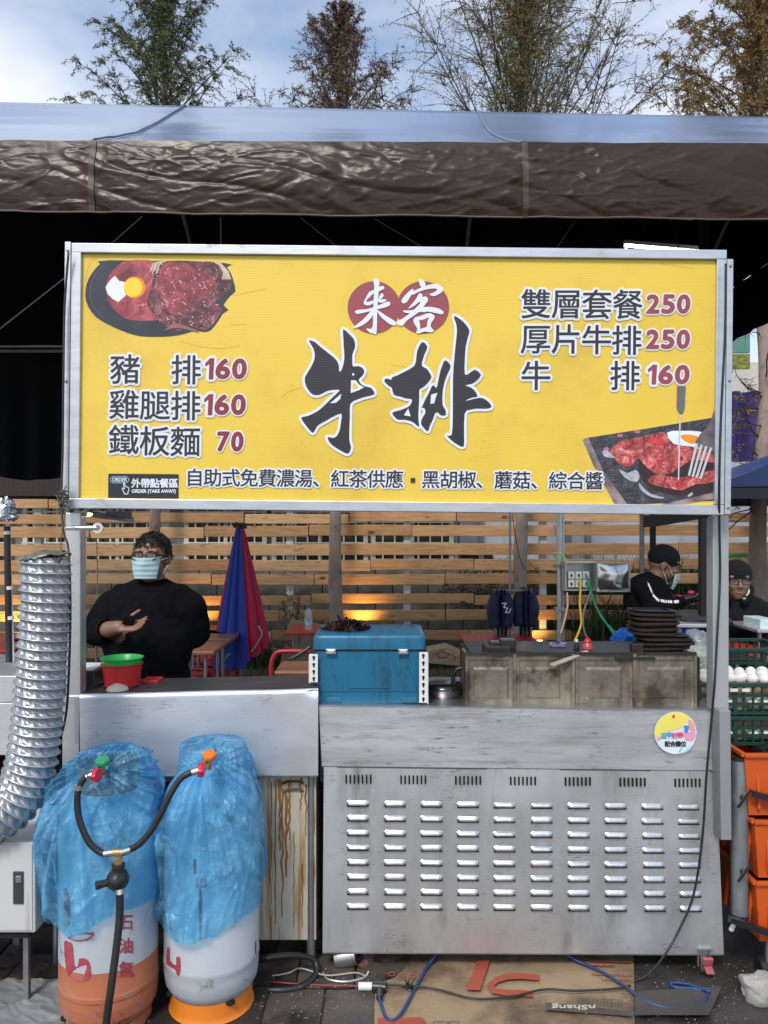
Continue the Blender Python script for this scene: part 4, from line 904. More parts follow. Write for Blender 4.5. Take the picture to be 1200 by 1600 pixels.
xa, xb = at(124, 0, YA).x, at(497, 0, YA).x
tp_ = MB(); tp_.add([(xa, YA + .026, za), (xb, YA + .026, zb_), (xb * 1.0, YA + .27, zb_), (xa, YA + .27, za)], [(0, 1, 2, 3)]); tp_.build('worktop', TOPM, lc)
MB().box(((xa + xb) / 2, YA + .275, .80), (xb - xa, .006, .38)).build('rear_panel', STEELD, lc)
MB().box((xb - .003, YA + .16, .885), (.004, .24, .2)).build('end_panel', STEELD, lc)
MB().prism([at(124, 1212, YA), at(497, 1211, YA), at(497, 1213, YA), at(124, 1214, YA)], (0, -.004, 0), (0, .012, 0)).build('apron_hem', top, lc, fixn=True)
for x in (xa + .03, xb - .03):
    for y in (YA + .06, YA + .25): MB().cyl((x, y, 0), (x, y, .97), .016, n=10).build('leg', STEELD, lc, smooth=50)
MB().box(((xa + xb) / 2, YA + .33, .40), (xb - xa + .05, .006, .80)).build('back_panel', mat('dark shade panel', (.018, .017, .017, 1), (.03, .028, .026, 1), .8), lc)  # added near-black panel, its colour gives the shade under the counter
RUST = mat('cream paint with rust runs', (.54, .50, .40, 1), (.40, .36, .27, 1), .6, 0, 5, (2, 1, .4), .15, 20, dirt=(.30, .16, .05, 1), dscale=5.5, dth=(.50, .62), dstretch=(7, 1, .35), drough=.8)
rp_ = thing('rusty_panel', at(450, 1468, YA + .05), 'narrow cream metal panel streaked with brown rust right of the gas cylinders', 'panel')
MB().slab(404, 1214, 494, 1469, YA + .05, .02).build('panel', RUST, rp_, bevel=.002)
stn = mat('old rust run', (.16, .06, .015, 1), (.30, .15, .03, 1), .7, 0, 30, (1, 1, .2)); sm_ = MB(); rn = random.Random(5)
for x, y0, L, w_ in ((430, 1220, 225, 1.5), (437, 1218, 110, 3.2), (441, 1232, 200, 2.0), (447, 1240, 130, 3.0), (452, 1222, 90, 2.2), (478, 1226, 80, 1.5), (486, 1222, 140, 1.6), (490, 1216, 250, 1.4), (482, 1260, 190, 1.3), (470, 1215, 50, 2.0), (459, 1300, 150, .9), (424, 1222, 190, 1.2), (472, 1350, 100, 1.2)):
    pts = []
    for k in range(13): pts.append(at(x + rn.uniform(-1, 1) + 2 * noise.noise(Vector((x, k * .5, 0))), y0 + L * k / 12, YA + .0488))
    sm_.tube(pts, [w_ / F * YA * (1.1 - .6 * k / 12) * rn.uniform(.6, 1.2) for k in range(13)], 5, True, 1)
    for i in range(len(sm_.v) - 65, len(sm_.v)): sm_.v[i].y = YA + .0488 + (sm_.v[i].y - YA - .0488) * .25
sm_.build('rust_run', stn, rp_)
MB().tube([at(442, 1224, YA + .048), at(450, 1221, YA + .045), at(468, 1221, YA + .045), at(474, 1224, YA + .048)], .005, 8).tube([at(443, 1238, YA + .048), at(450, 1233, YA + .043), at(467, 1233, YA + .043), at(474, 1236, YA + .048)], .004, 8).build('vent_lip', mat('dark rust', (.08, .04, .02, 1), (.15, .07, .02, 1), .8, 0, 30), rp_, smooth=60)

# neighbour stall on the left
nb = thing('steel_counter', (at(-60, 0, 2.9).x, 2.9, 0), 'pale steel counter of the neighbouring stall at the left edge behind the duct', 'counter')
MB().slab(-330, 1056, 34, 1097, 2.9, .5).build('upper_panel', APR, nb, bevel=.003)
MB().slab(-330, 1098.5, 34, 1180, 2.895, .5).build('lower_panel', APR, nb, bevel=.003)
for px in (-300, 20): MB().slab(px, 1181, px + 10, 1478, 2.93, .03).build('leg', STEELD, nb)
MB().slab(-330, 1211, 34, 1226, 3.0, .3).build('shelf', mat('dark shelf', (.05, .05, .052, 1), None, .5, .5), nb)
MB().box((-2.0, 3.5, .45), (2.4, .02, .9)).build('back_panel', MATS['dark shade panel'], nb)
cb = thing('steel_cabinet', at(20, 1458, 2.5), 'pale metal cabinet with a latch below the bend of the duct', 'cabinet')
CABM = mat('off white enamel', (.60, .60, .585, 1), (.50, .50, .49, 1), .45, 0, 3, (1, 1, .5), .05, 10, dirt=(.32, .27, .20, 1), dscale=6, dth=(.62, .75), dstretch=(4, 1, .4))
MB().slab(-230, 1316, 55, 1458, 2.47, .34).build('body', CABM, cb, bevel=.006)
MB().slab(-226, 1320, 50, 1454, 2.4665, .003).build('door', CABM, cb, bevel=.001)
MB().slab(20, 1362, 36, 1413, 2.4615, .005).build('latch', mat('dark latch', (.10, .10, .11, 1), None, .35, .6), cb, bevel=.002)
MB().slab(24, 1369, 32.5, 1379, 2.459, .004).build('latch_button', CHROME, cb, bevel=.001)
MB().slab(-226, 1459, 44, 1466, 2.5, .28).build('plinth', DARKIRON, cb)
for px in (-200, 36): MB().slab(px, 1466, px + 8, 1578, 2.56, .02).build('leg', STEELD, cb)
tag(MB().slab(-200, 1492, 90, 1508, 2.9, .01).build('timber_rail', mat('old grey timber', (.10, .09, .08, 1), (.06, .055, .05, 1), .8, 0, 9, (1, 1, 8), .3, 20)), 'old grey timber rail lying low behind the left cylinder', 'rail')
tag(MB().cyl(at(88, 1440, 2.8), at(88, 1556, 2.8), .012, n=12).build('steel_tube', STEELD, smooth=60), 'short upright steel tube left of the orange based cylinder', 'tube')

# ------------------------------------------------------------------ flexible duct
DUCT = mat('foil duct cloth', (.50, .52, .545, 1), (.36, .375, .39, 1), .36, .72, 9, (1, 1, 1), .25, 30, dirt=(.17, .17, .17, 1), dscale=14, dth=(.58, .78), rvar=.1)
dc = thing('flexible_duct', at(66, 1290, 2.5), 'fat silver ribbed flexible duct hanging beside the left post', 'duct')
YD = 2.46
path = catmull([at(71, 868, YD), at(71, 930, YD), at(68, 1000, YD), at(63, 1070, YD), at(57, 1140, YD), at(47, 1200, YD), at(24, 1252, YD), at(-25, 1285, YD), at(-110, 1294, YD)], 60)
S = [0]
for i in range(1, len(path)): S.append(S[-1] + (path[i] - path[i - 1]).length)
PITCH = .0298; RD = .0775; n_ = 96
def ductrad(s, a):
    t = (s / PITCH + a / (2 * math.pi)) % 1.0; k = int(s / PITCH + a / (2 * math.pi))
    rib = math.exp(-((min(t, 1 - t)) / .07) ** 2)
    sag = -math.sin(t * math.pi) ** .8 * .0055
    ph = 13 * a + 2.6 * (t - .5) * 2 + .8 * noise.noise(Vector((k * 1.7, a * 2, 0)))
    fold = (abs(math.sin(ph / 2)) ** 2.2) * math.sin(t * math.pi) ** 1.0
    return RD + sag + rib * .0022 - fold * .0088 + .0014 * noise.noise(Vector((s * 60, a * 9, 1)))
vs = []; u = Vector((1, 0, 0)); M_ = len(path)
for i in range(M_):
    T = (path[min(i + 1, M_ - 1)] - path[max(i - 1, 0)]).normalized(); u = (u - T * u.dot(T)).normalized(); w_ = T.cross(u)
    for k in range(n_):
        a = 2 * math.pi * k / n_; r = ductrad(S[i], a)
        if i < 6: r *= .55 + .45 * (i / 6) ** .4
        vs.append(path[i] + (u * math.cos(a) + w_ * math.sin(a)) * r)
# resample finer along the path
d_ = MB(); d_.add(vs, [(i * n_ + k, i * n_ + (k + 1) % n_, (i + 1) * n_ + (k + 1) % n_, (i + 1) * n_ + k) for i in range(M_ - 1) for k in range(n_)])
d_.build('sleeve', DUCT, dc, smooth=180)
hx = []; u = Vector((1, 0, 0))
for i in range(M_ - 1):
    T = (path[min(i + 1, M_ - 1)] - path[max(i - 1, 0)]).normalized(); u = (u - T * u.dot(T)).normalized(); w_ = T.cross(u)
    for kk in range(3):
        s = lerp(S[i], S[i + 1], kk / 3); a = -(s / PITCH % 1.0) * 2 * math.pi
        hx.append((path[i].lerp(path[i + 1], kk / 3)) + (u * math.cos(a) + w_ * math.sin(a)) * (RD + .0022))
MB().tube(hx[20:], .0016, 5).build('rib_wire', mat('pale rib', (.58, .60, .62, 1), None, .4, .6), dc, smooth=180)
cp = MB(); c0 = at(71, 868, YD)
cp.grid(lambda q, v: c0 + Vector((math.cos(q * 6.283) * RD * (1 - v) ** .8, math.sin(q * 6.283) * RD * (1 - v) ** .8, -.006 + .022 * v ** .6 + .012 * math.cos(q * 6.283) * (1 - v) + .007 * noise.noise(Vector((q * 14, v * 5, 0))) + .010 * (1 - v) * noise.noise(Vector((math.cos(q * 6.283) * 3, math.sin(q * 6.283) * 3, v * 6))))), 60, 16)
cp.build('crumpled_top', mat('grimy foil', (.28, .28, .25, 1), (.12, .12, .10, 1), .45, .6, 30, bump=.5, bscale=50), dc, smooth=180)
tag(MB().tube(catmull([at(98, 868, 2.45), at(95, 850, 2.46), at(100, 815, 2.52), at(101, 790, 2.62)], 8), .0016, 5).tube(catmull([at(93, 862, 2.44), at(88, 868, 2.42), at(92, 878, 2.41), at(97, 872, 2.43)], 6), .0025, 5).build('tie_wire', BLACK, smooth=180), 'thin wire tying the top of the duct to the sign corner', 'wire')

# ------------------------------------------------------------------ gas cylinders
GREY = mat('chipped grey enamel', (.46, .50, .54, 1), (.38, .41, .45, 1), .45, 0, 3, (1, 1, 1), .06, 30, dirt=(.16, .09, .055, 1), dscale=11, dth=(.60, .70), drough=.8, lines=[((.26, .22, .19, 1), 8, .010, (1, 1, 1), 6)])
ORG1 = mat('rusty orange enamel', (.46, .15, .07, 1), (.38, .115, .055, 1), .55, 0, 6, bump=.12, bscale=30, dirt=(.30, .20, .15, 1), dscale=14, dth=(.54, .68), drough=.8, lines=[((.16, .07, .04, 1), 7, .012, (1, 1, 1.6), 5)])
ORG2 = mat('bright orange enamel', (.80, .24, .02, 1), (.70, .19, .02, 1), .45, 0, 5, bump=.06, dirt=(.15, .08, .04, 1), dscale=14, dth=(.68, .76))
REDP = mat('faded red stencil paint', (.33, .035, .06, 1), (.42, .07, .09, 1), .65, 0, 30)
def cylinder(px, Y, z0, label, low, ring, fullgrey, r=.153):
    X = (px - 600) / F * Y; c = Vector((X, Y, z0)); t = thing('gas_cylinder', c, label, 'gas cylinder')
    body = [(.02, .045), (r * .62, .047), (r * .86, .062), (r * .97, .092), (r, .13), (r, .155), (r * 1.012, .16), (r * 1.012, .172), (r, .177), (r, .62), (r * .985, .67), (r * .9, .725), (r * .7, .765), (r * .35, .785), (.035, .79)]
    m = MB().lathe(body, c, 72); m2 = []
    if low:
        # the painted band: faces below a wavy line
        m = MB(); nz = 70; prof = []
        for i in range(len(body) - 1):
            for k in range(6): prof.append((lerp(body[i][0], body[i + 1][0], k / 6), lerp(body[i][1], body[i + 1][1], k / 6)))
        prof.append(body[-1]); N = 120
        for k_, (lo, hi, mm) in enumerate(((0, 1, 0),)):
            vs = []
            for (rr, z) in prof:
                for k in range(N): a = 2 * math.pi * k / N; vs.append(c + Vector((rr * math.cos(a), rr * math.sin(a), z)))
            m.v = vs
            for i in range(len(prof) - 1):
                for k in range(N):
                    a = 2 * math.pi * k / N; zm = (prof[i][1] + prof[i + 1][1]) / 2
                    edge = low + .03 * math.sin(a + 2.6) + .012 * noise.noise(Vector((math.cos(a) * 4, math.sin(a) * 4, 1))) * 2 + .010 * noise.noise(Vector((math.cos(a) * 16, math.sin(a) * 16, 1)))
                    m.f.append((i * N + k, i * N + (k + 1) % N, (i + 1) * N + (k + 1) % N, (i + 1) * N + k)); m.m.append(1 if zm < edge else 0)
    m.build('tank', [GREY, ring], t, smooth=50)
    rb = MB(); rr = r * .86
    N = 60; vs = []; fs = []
    for k in range(N):
        a = 2 * math.pi * k / N
        for (q, z) in ((rr + .006, 0), (rr + .002, .006), (rr, .02), (rr, .072), (rr - .004, .072), (rr - .004, 0)): vs.append(c + Vector((q * math.cos(a), q * math.sin(a), z)))
    for k in range(N):
        for j in range(6): fs.append((k * 6 + j, ((k + 1) % N) * 6 + j, ((k + 1) % N) * 6 + (j + 1) % 6, k * 6 + (j + 1) % 6))
    rb.add(vs, fs).build('foot_ring', ring, t, smooth=40, fixn=True)
    ho = MB()
    for a in (-.9, .45 - math.pi, -.9 + math.pi):
        p = c + Vector((math.cos(a) * rr, math.sin(a) * rr, .058)); ho.ell(p, (.016, .016, .009), 12, 6)
    ho.build('drain_hole', DSH, t)
    # collar and valve
    MB().lathe([(r * .60, .76), (r * .61, .80), (r * .61, .845), (r * .63, .855), (r * .61, .850), (r * .59, .845), (r * .58, .76)], c, 40, False).build('collar', ring if not fullgrey else GREY, t, smooth=40)
    MB().cyl(c + Vector((0, 0, .78)), c + Vector((0, 0, .86)), .014, n=12).cyl(c + Vector((0, -.05, .84)), c + Vector((0, 0, .84)), .011, n=12).build('valve', BRASS, t, smooth=40)
    return t, c, r
g1, c1_, r_ = cylinder(171, 2.49, -.005, 'left gas cylinder, grey with rusty orange lower band and red characters', .245, ORG1, False, .1535)
g2, c2_, _ = cylinder(331, 2.56, .03, 'right gas cylinder, all grey above a bright orange foot ring under a blue bag', 0, ORG2, True, .1545)
def wrapT(c, r):
    def T(px, py, lay=0):
        X = (px - 600) / F; # direction of the ray in x per unit depth
        Y = c.y - r
        for _ in range(6):
            dx = X * Y - c.x; dx = max(-r * .98, min(r * .98, dx)); Y = c.y - math.sqrt(r * r - dx * dx)
        p = at(px, py, Y); rad = Vector((p.x - c.x, p.y - c.y, 0)).normalized(); return Vector((c.x, c.y, p.z)) + rad * (r + .0012 + lay * .0001)
    return T
def stencil(c, r, items, parent, polys=()):
    P = Print(wrapT(c, r))
    for (ch, x, y, sz, sx) in items: P.han(ch, x, y, sz, 2, REDP, None, 0, .5, 0, sx)
    for q in polys: P.shape(smooth(q, 2), 1, REDP)
    o = P.build('stencilled_mark', None); o.parent = parent; o.matrix_parent_inverse = Matrix.Translation(-parent.location); return o
stencil(c1_, .1535, [('石', 197, 1440, 26, .9), ('油', 197, 1477, 26, .9), ('氣', 197, 1514, 27, .9)], g1, [[(101, 1472), (107, 1471), (113, 1474), (115, 1490), (117, 1508), (122, 1510), (124, 1498), (131, 1497), (138, 1500), (142, 1512), (141, 1528), (128, 1534), (112, 1528), (104, 1514)], [(108, 1462), (146, 1456), (142, 1466), (126, 1471), (112, 1468)], [(100, 1390), (108, 1395), (110, 1440), (102, 1448)]])
stencil(c2_, .1545, [('1', 312, 1352, 30, 1), ('18', 313, 1378, 20, 1)], g2, [[(262, 1480), (266, 1483), (266, 1500), (276, 1508), (276, 1496), (282, 1496), (282, 1522), (277, 1523), (274, 1514), (261, 1506)], [(398, 1472), (402, 1470), (402, 1490), (399, 1492)], [(311, 1392), (315, 1392), (315, 1460), (312, 1462)]])
# bags
def bagmat():
    m = bpy.data.materials.new('thin blue plastic film'); m.use_nodes = True; t = m.node_tree; b = t.nodes['Principled BSDF']; o = t.nodes['Material Output']
    c = t.nodes.new('ShaderNodeTexCoord'); n = t.nodes.new('ShaderNodeTexNoise'); n.inputs['Scale'].default_value = 5; n.inputs['Detail'].default_value = 4; n.inputs['Distortion'].default_value = 1.8
    t.links.new(c.outputs['Object'], n.inputs['Vector']); bn = t.nodes.new('ShaderNodeBump'); bn.inputs['Strength'].default_value = .6; bn.inputs['Distance'].default_value = .012
    n2 = t.nodes.new('ShaderNodeTexNoise'); n2.inputs['Scale'].default_value = 26; n2.inputs['Detail'].default_value = 5; n2.inputs['Distortion'].default_value = 2.5; t.links.new(c.outputs['Object'], n2.inputs['Vector'])
    b2 = t.nodes.new('ShaderNodeBump'); b2.inputs['Strength'].default_value = .75; b2.inputs['Distance'].default_value = .006
    t.links.new(n.outputs['Fac'], bn.inputs['Height']); t.links.new(n2.outputs['Fac'], b2.inputs['Height']); t.links.new(b2.outputs['Normal'], bn.inputs['Normal'])
    b.inputs['Base Color'].default_value = (.28, .67, .95, 1); b.inputs['Roughness'].default_value = .16; b.inputs['Coat Weight'].default_value = .6; b.inputs['Coat Roughness'].default_value = .08; b.inputs['Specular IOR Level'].default_value = 1.0
    t.links.new(bn.outputs['Normal'], b.inputs['Normal'])
    tl = t.nodes.new('ShaderNodeBsdfTranslucent'); tl.inputs['Color'].default_value = (.26, .66, .96, 1); t.links.new(bn.outputs['Normal'], tl.inputs['Normal'])
    m1 = t.nodes.new('ShaderNodeMixShader'); m1.inputs[0].default_value = .30; t.links.new(b.outputs[0], m1.inputs[1]); t.links.new(tl.outputs[0], m1.inputs[2])
    tr = t.nodes.new('ShaderNodeBsdfTransparent'); tr.inputs['Color'].default_value = (.45, .80, 1.0, 1)
    m2 = t.nodes.new('ShaderNodeMixShader'); t.links.new(m1.outputs[0], m2.inputs[1]); t.links.new(tr.outputs[0], m2.inputs[2])
    mr = t.nodes.new('ShaderNodeMapRange'); mr.inputs['From Min'].default_value = .40; mr.inputs['From Max'].default_value = .62; mr.inputs['To Min'].default_value = .80; mr.inputs['To Max'].default_value = .42
    t.links.new(n.outputs['Fac'], mr.inputs['Value']); t.links.new(mr.outputs['Result'], m2.inputs[0]); t.links.new(m2.outputs[0], o.inputs['Surface']); return m
BAG = bagmat()
def bag(cc0, r0, left, right, bottom, tie, label, seed, depth=.175):
    Yc = cc0.y
    def ip(tab, y):
        if y <= tab[0][0]: return tab[0][1]
        for (a, xa_), (b, xb_) in zip(tab, tab[1:]):
            if y <= b: t = (y - a) / (b - a); t = t * t * (3 - 2 * t) * .5 + t * .5; return lerp(xa_, xb_, t)
        return tab[-1][1]
    ytop = left[0][0]; NU, NV = 260, 170
    def bot(a):
        s = (math.cos(a) + 1) / 2  # 0 left, 1 right
        return ip(bottom, s)
    def fn(u, v):
        a = 2 * math.pi * u; yb = bot(a) + 3 * noise.noise(Vector((math.cos(a) * 3, math.sin(a) * 3, seed)))
        if math.sin(a) > 0: yb = min(yb, bottom[0][1] + 14)
        py = lerp(ytop, yb, v); xl, xr = ip(left, py), ip(right, py); xc, hw = (xl + xr) / 2, (xr - xl) / 2 * .95
        dp = depth * min(1, .25 + v * 2.4) ** .7
        if v < .04: hw *= .8 + 5 * v; dp *= (.3 + 17 * v)
        ca, sa = math.cos(a), math.sin(a)
        # fold relief, pleats run down from the tie point
        w0 = Vector((ca * 1.8, sa * 1.8, py * .008 + seed)); f = noise.noise(w0 * 1.3) * .026
        ang = math.atan2((xc + hw * ca) - tie[0], abs(py - tie[1]) + 18)
        pl_ = noise.noise(Vector((ang * 6, seed * 3.3, py * .003))); f += (.8 - 2.8 * abs(pl_)) * .026 * math.exp(-v * .5) * min(1, .3 + v * 4)
        pl_ = noise.noise(Vector((ang * 13 + v, seed * 5.3, py * .006))); f += (.8 - 3 * abs(pl_)) * .011
        pl_ = noise.noise(Vector((ca * 4 + .5 * v + seed, sa * 4, py * .007))); f += max(0, .10 - abs(pl_)) * .11
        q = Vector((ca * 3.2 + v * 1.2, sa * 3.2, py * .012 + seed)); f += (.35 - abs(noise.noise(q))) * .030
        q = Vector((ca * 11 - v * 3, sa * 11, py * .045 + seed)) + Vector((noise.noise(q * 2), 0, noise.noise(q * 2.2))) * .8; f += max(0, .10 - abs(noise.noise(q))) * .035
        q = Vector((ca * 24, sa * 24, py * .11 + seed)); f += .0012 * noise.noise(q)
        edge = 1 - abs(ca) ** 6 * .5
        if sa < 0:                                         # pulled in towards the valve at the front
            e = math.exp(-(((xc + hw * ca) - tie[0]) / 30) ** 2 - ((py - tie[1]) / 24) ** 2); f -= .055 * e
        X = (xc - 600) / F * Yc + (hw / F * Yc + f * edge * .5) * ca; Yy = Yc + (dp + f * edge) * sa
        zz = CH + (HY - py) / F * min(Yc, Yy); hz = zz - cc0.z; rm = r0 + .004 if hz < .68 else (lerp(r0 + .004, r0 * .66 + .004, min(1, (hz - .68) / .09)) if hz < .86 else 0)
        ddx, ddy = X - cc0.x, Yy - cc0.y; dd = math.hypot(ddx, ddy) or 1e-6
        if dd < rm + .012:
            k = (rm + max(0, (dd - rm + .03)) * .28) / dd if dd < rm + .012 else 1
            k = max(k, 1.0 if dd > rm else rm / dd); X = cc0.x + ddx * k; Yy = cc0.y + ddy * k
        return Vector((X, Yy, zz))
    m = MB(); m.grid(fn, NU, NV, True)
    t0 = MB(); 
    vtop = [fn(i / NU, 0) for i in range(NU)]; cc = sum(vtop, Vector()) / NU; b = len(m.v); m.v.append(cc + Vector((0, 0, .004)))
    for i in range(NU): m.f.append((i, b, (i + 1) % NU)); m.m.append(0)
    o = m.build('plastic_bag', BAG, smooth=180); tag(o, label, 'plastic bag', 'blue plastic bags over the gas cylinders'); return o
bag(c1_, .1535, [(1164, 166), (1176, 124), (1203, 98), (1238, 79), (1276, 62), (1330, 61), (1377, 66), (1428, 71), (1463, 100), (1480, 118)],
    [(1164, 214), (1176, 228), (1190, 238), (1235, 256), (1290, 248), (1330, 244), (1393, 247), (1415, 240), (1480, 228)],
    [(0, 1428), (.12, 1448), (.3, 1465), (.5, 1460), (.7, 1440), (.9, 1418), (1, 1402)], (160, 1203), 'crumpled blue plastic bag draped over the left, orange based gas cylinder', 1.3)
bag(c2_, .1545, [(1155, 312), (1162, 300), (1197, 287), (1244, 264), (1295, 240), (1346, 247), (1393, 248), (1422, 238), (1450, 250), (1490, 262)],
    [(1155, 362), (1162, 378), (1194, 393), (1267, 411), (1320, 418), (1358, 419), (1393, 406), (1440, 396), (1490, 388)],
    [(0, 1420), (.12, 1452), (.32, 1475), (.5, 1474), (.7, 1462), (.9, 1440), (1, 1415)], (330, 1190), 'crumpled blue plastic bag draped over the right, orange footed gas cylinder', 4.6)

# valves, hoses, regulator
REDV = mat('red valve plastic', (.55, .02, .05, 1), (.42, .02, .04, 1), .35)
def knob(c, r, n, m, axis, label, nm='valve_knob'):
    q = Vector(axis).to_track_quat('Z', 'Y').to_matrix(); b = MB(); N = n * 6; prof = []
    vs = []
    for z in (-.009, -.006, .006, .009):
        for k in range(N):
            a = 2 * math.pi * k / N; rr = r * (1 + .07 * math.cos(n * a)) * (.88 if abs(z) > .007 else 1); vs.append(c + q @ Vector((rr * math.cos(a), rr * math.sin(a), z)))
    fs = [(j * N + k, j * N + (k + 1) % N, (j + 1) * N + (k + 1) % N, (j + 1) * N + k) for j in range(3) for k in range(N)] + [tuple(reversed(range(N))), tuple(range(3 * N, 4 * N))]
    b.add(vs, fs); return b
YH = 2.30
hs = thing('gas_hose', at(183, 1332, YH), 'black rubber gas hose assembly joining both cylinders to a brass tee and regulator', 'hose')
kv = knob(at(151, 1211, YH), .0205, 8, REDV, (1, -.35, .05), '').build('coupling_wheel', REDV, hs, smooth=40)
kv2 = knob(at(314, 1203, YH + .01), .0205, 8, REDV, (-1, -.3, .05), '').build('coupling_wheel', REDV, hs, smooth=40)
HOSE = mat('ribbed black hose', (.014, .014, .016, 1), (.022, .022, .024, 1), .38, bump=.15, bscale=60)
MB().tube(catmull([at(141, 1211, YH - .01), at(130, 1219, YH - .01), at(122, 1236, YH - .012), at(121, 1262, YH - .015), at(127, 1290, YH - .018), at(140, 1317, YH - .02), at(156, 1331, YH - .02), at(170, 1335, YH - .02)], 10), .0098, 14).build('hose', HOSE, hs, smooth=180)
MB().tube(catmull([at(196, 1330, YH - .02), at(216, 1320, YH - .02), at(236, 1298, YH - .018), at(252, 1270, YH - .015), at(267, 1240, YH - .01), at(283, 1216, YH), at(303, 1205, YH + .006)], 10), .0098, 14).build('hose', HOSE, hs, smooth=180)
MB().tube(catmull([at(187, 1392, YH - .03), at(187, 1430, YH - .035), at(182, 1480, YH - .05), at(174, 1540, YH - .07), at(166, 1600, YH - .08), at(160, 1680, YH - .09)], 10), .0112, 14).build('hose', HOSE, hs, smooth=180)
ft = MB()
for a, b in ((at(135, 1214, YH - .01), at(147, 1210, YH - .004)), (at(299, 1207, YH + .004), at(310, 1204, YH + .01)), (at(163, 1334, YH - .02), at(177, 1332, YH - .02)), (at(190, 1332, YH - .02), at(205, 1327, YH - .02))):
    ft.cyl(a, b, .0108, n=14)
    for t in (.25, .6): ft.cyl(a.lerp(b, t), a.lerp(b, t + .15), .0122, n=14)
ft.cyl(at(123, 1226, YH - .012), at(122.5, 1234, YH - .012), .0118, n=14); ft.cyl(at(187, 1389, YH - .03), at(187, 1397, YH - .033), .0128, n=14)
ft.build('hose_fitting', CHROME, hs, smooth=40)
te = MB(); te.cyl(at(176, 1332, YH - .02), at(191, 1331, YH - .02), .0105, n=12).cyl(at(184, 1332, YH - .02), at(185, 1352, YH - .02), .011, n=6).cyl(at(184.5, 1340, YH - .02), at(185, 1348, YH - .02), .014, n=6)
te.build('brass_tee', BRASS, hs, smooth=30)
rg = MB(); rc = at(184, 1374, YH - .02)
rg.cyl(at(185, 1350, YH - .02), at(185, 1356, YH - .02), .019, n=24).cyl(at(185, 1357, YH - .02), at(185, 1361, YH - .02), .017, n=24)
rg.ell(rc, (.028, .034, .030), 20, 12).lathe([(.031, -.006), (.033, -.004), (.033, .004), (.031, .006)], rc, 24, True, Euler((R(80), 0, R(20))).to_matrix())
rg.cyl(rc, rc + Vector((-.042, -.03, -.002)), .011, n=14).cyl(rc + Vector((-.042, -.03, -.002)), rc + Vector((-.052, -.036, -.002)), .014, n=6).cyl(rc, at(187, 1392, YH - .03), .012, n=14)
rg.build('regulator', mat('black cast regulator', (.02, .022, .022, 1), (.03, .032, .03, 1), .4, .2, 30, bump=.2), hs, smooth=40)
knob(at(160, 1190, 2.335), .021, 6, None, (0, -.3, 1), '').cyl(at(160, 1190, 2.335), at(160, 1205, 2.37), .008).build('hand_wheel', mat('green valve plastic', (.02, .30, .14, 1), None, .4), g1, smooth=40)
knob(at(327, 1181, 2.37), .021, 6, None, (0, -.4, 1), '').cyl(at(327, 1181, 2.37), at(327, 1200, 2.41), .008).build('hand_wheel', mat('orange valve plastic', (.75, .20, .03, 1), None, .4), g2, smooth=40)
MB().cyl(at(160, 1196, 2.35), at(150, 1211, 2.31), .009).cyl(at(163, 1205, 2.36), at(152, 1211, 2.31), .010).build('valve_outlet', BRASS, g1, smooth=40)
MB().cyl(at(325, 1190, 2.39), at(316, 1203, 2.33), .010).build('valve_outlet', BRASS, g2, smooth=40)
# ------------------------------------------------------------------ things on the counters
zc = at(0, 1105, YB).z
TEAL = mat('teal cooler plastic', (.008, .13, .24, 1), (.007, .115, .21, 1), .38, 0, 4, bump=.05, dirt=(.006, .05, .085, 1), dscale=7, dth=(.52, .72), dstretch=(3, 1, .5), lines=[((.005, .03, .05, 1), 12, .014, (2.5, 1, .5), 6)])
def rbox(x0, x1, y0, y1, z0, z1, r, seg=5, topr=0):
    m = MB(); prof = []
    pts = []
    for (cx, cy, a0) in ((x1 - r, y1 - r, 0), (x0 + r, y1 - r, 90), (x0 + r, y0 + r, 180), (x1 - r, y0 + r, 270)):
        for k in range(seg + 1): a = R(a0 + 90 * k / seg); pts.append((cx + r * math.cos(a), cy + r * math.sin(a)))
    cx, cy = (x0 + x1) / 2, (y0 + y1) / 2; n = len(pts); rows_ = [(z0, 0)] + [(z1 - topr, 0)] if topr else [(z0, 0), (z1, 0)]
    if topr:
        for k in range(1, 5): a = R(90 * k / 4); rows_.append((z1 - topr + topr * math.sin(a), topr * (1 - math.cos(a))))
    for (z, ins) in rows_:
        for (x, y) in pts:
            sx = (abs(x1 - x0) / 2 - ins) / (abs(x1 - x0) / 2); sy = (abs(y1 - y0) / 2 - ins) / (abs(y1 - y0) / 2)
            m.v.append(Vector((cx + (x - cx) * sx, cy + (y - cy) * sy, z)))
    for j in range(len(rows_) - 1):
        for k in range(n): m.f.append((j * n + k, j * n + (k + 1) % n, (j + 1) * n + (k + 1) % n, (j + 1) * n + k)); m.m.append(0)
    m.f.append(tuple(reversed(range(n)))); m.m.append(0); m.f.append(tuple(range((len(rows_) - 1) * n, len(rows_) * n))); m.m.append(0)
    return m
YC = 2.80
xa, xb = at(490, 0, YC).x, at(664, 0, YC).x
cz0 = zc + .006; cz1 = at(0, 1016, YC).z; cz2 = at(0, 991, YC).z
cl_ = thing('cooler_box', ((xa + xb) / 2, YC + .15, zc), 'teal plastic cooler box with two metal latches on the steel cart', 'cooler')
rbox(xa + .004, xb - .004, YC, YC + .3, cz0, cz1 - .004, .018).build('body', TEAL, cl_, smooth=40)
rbox(xa + .012, xb - .012, YC + .008, YC + .29, cz1 - .004, cz1 + .004, .012).build('gasket', BLKPL, cl_, smooth=40)
rbox(xa - .002, xb + .002, YC - .008, YC + .31, cz1 + .004, cz2, .02, 5, .016).build('lid', TEAL, cl_, smooth=40)
MB().box(((xa + xb) / 2, YC + .0, cz0 + .045), ((xb - xa) * .86, .006, .004)).build('moulded_line', TEAL, cl_)
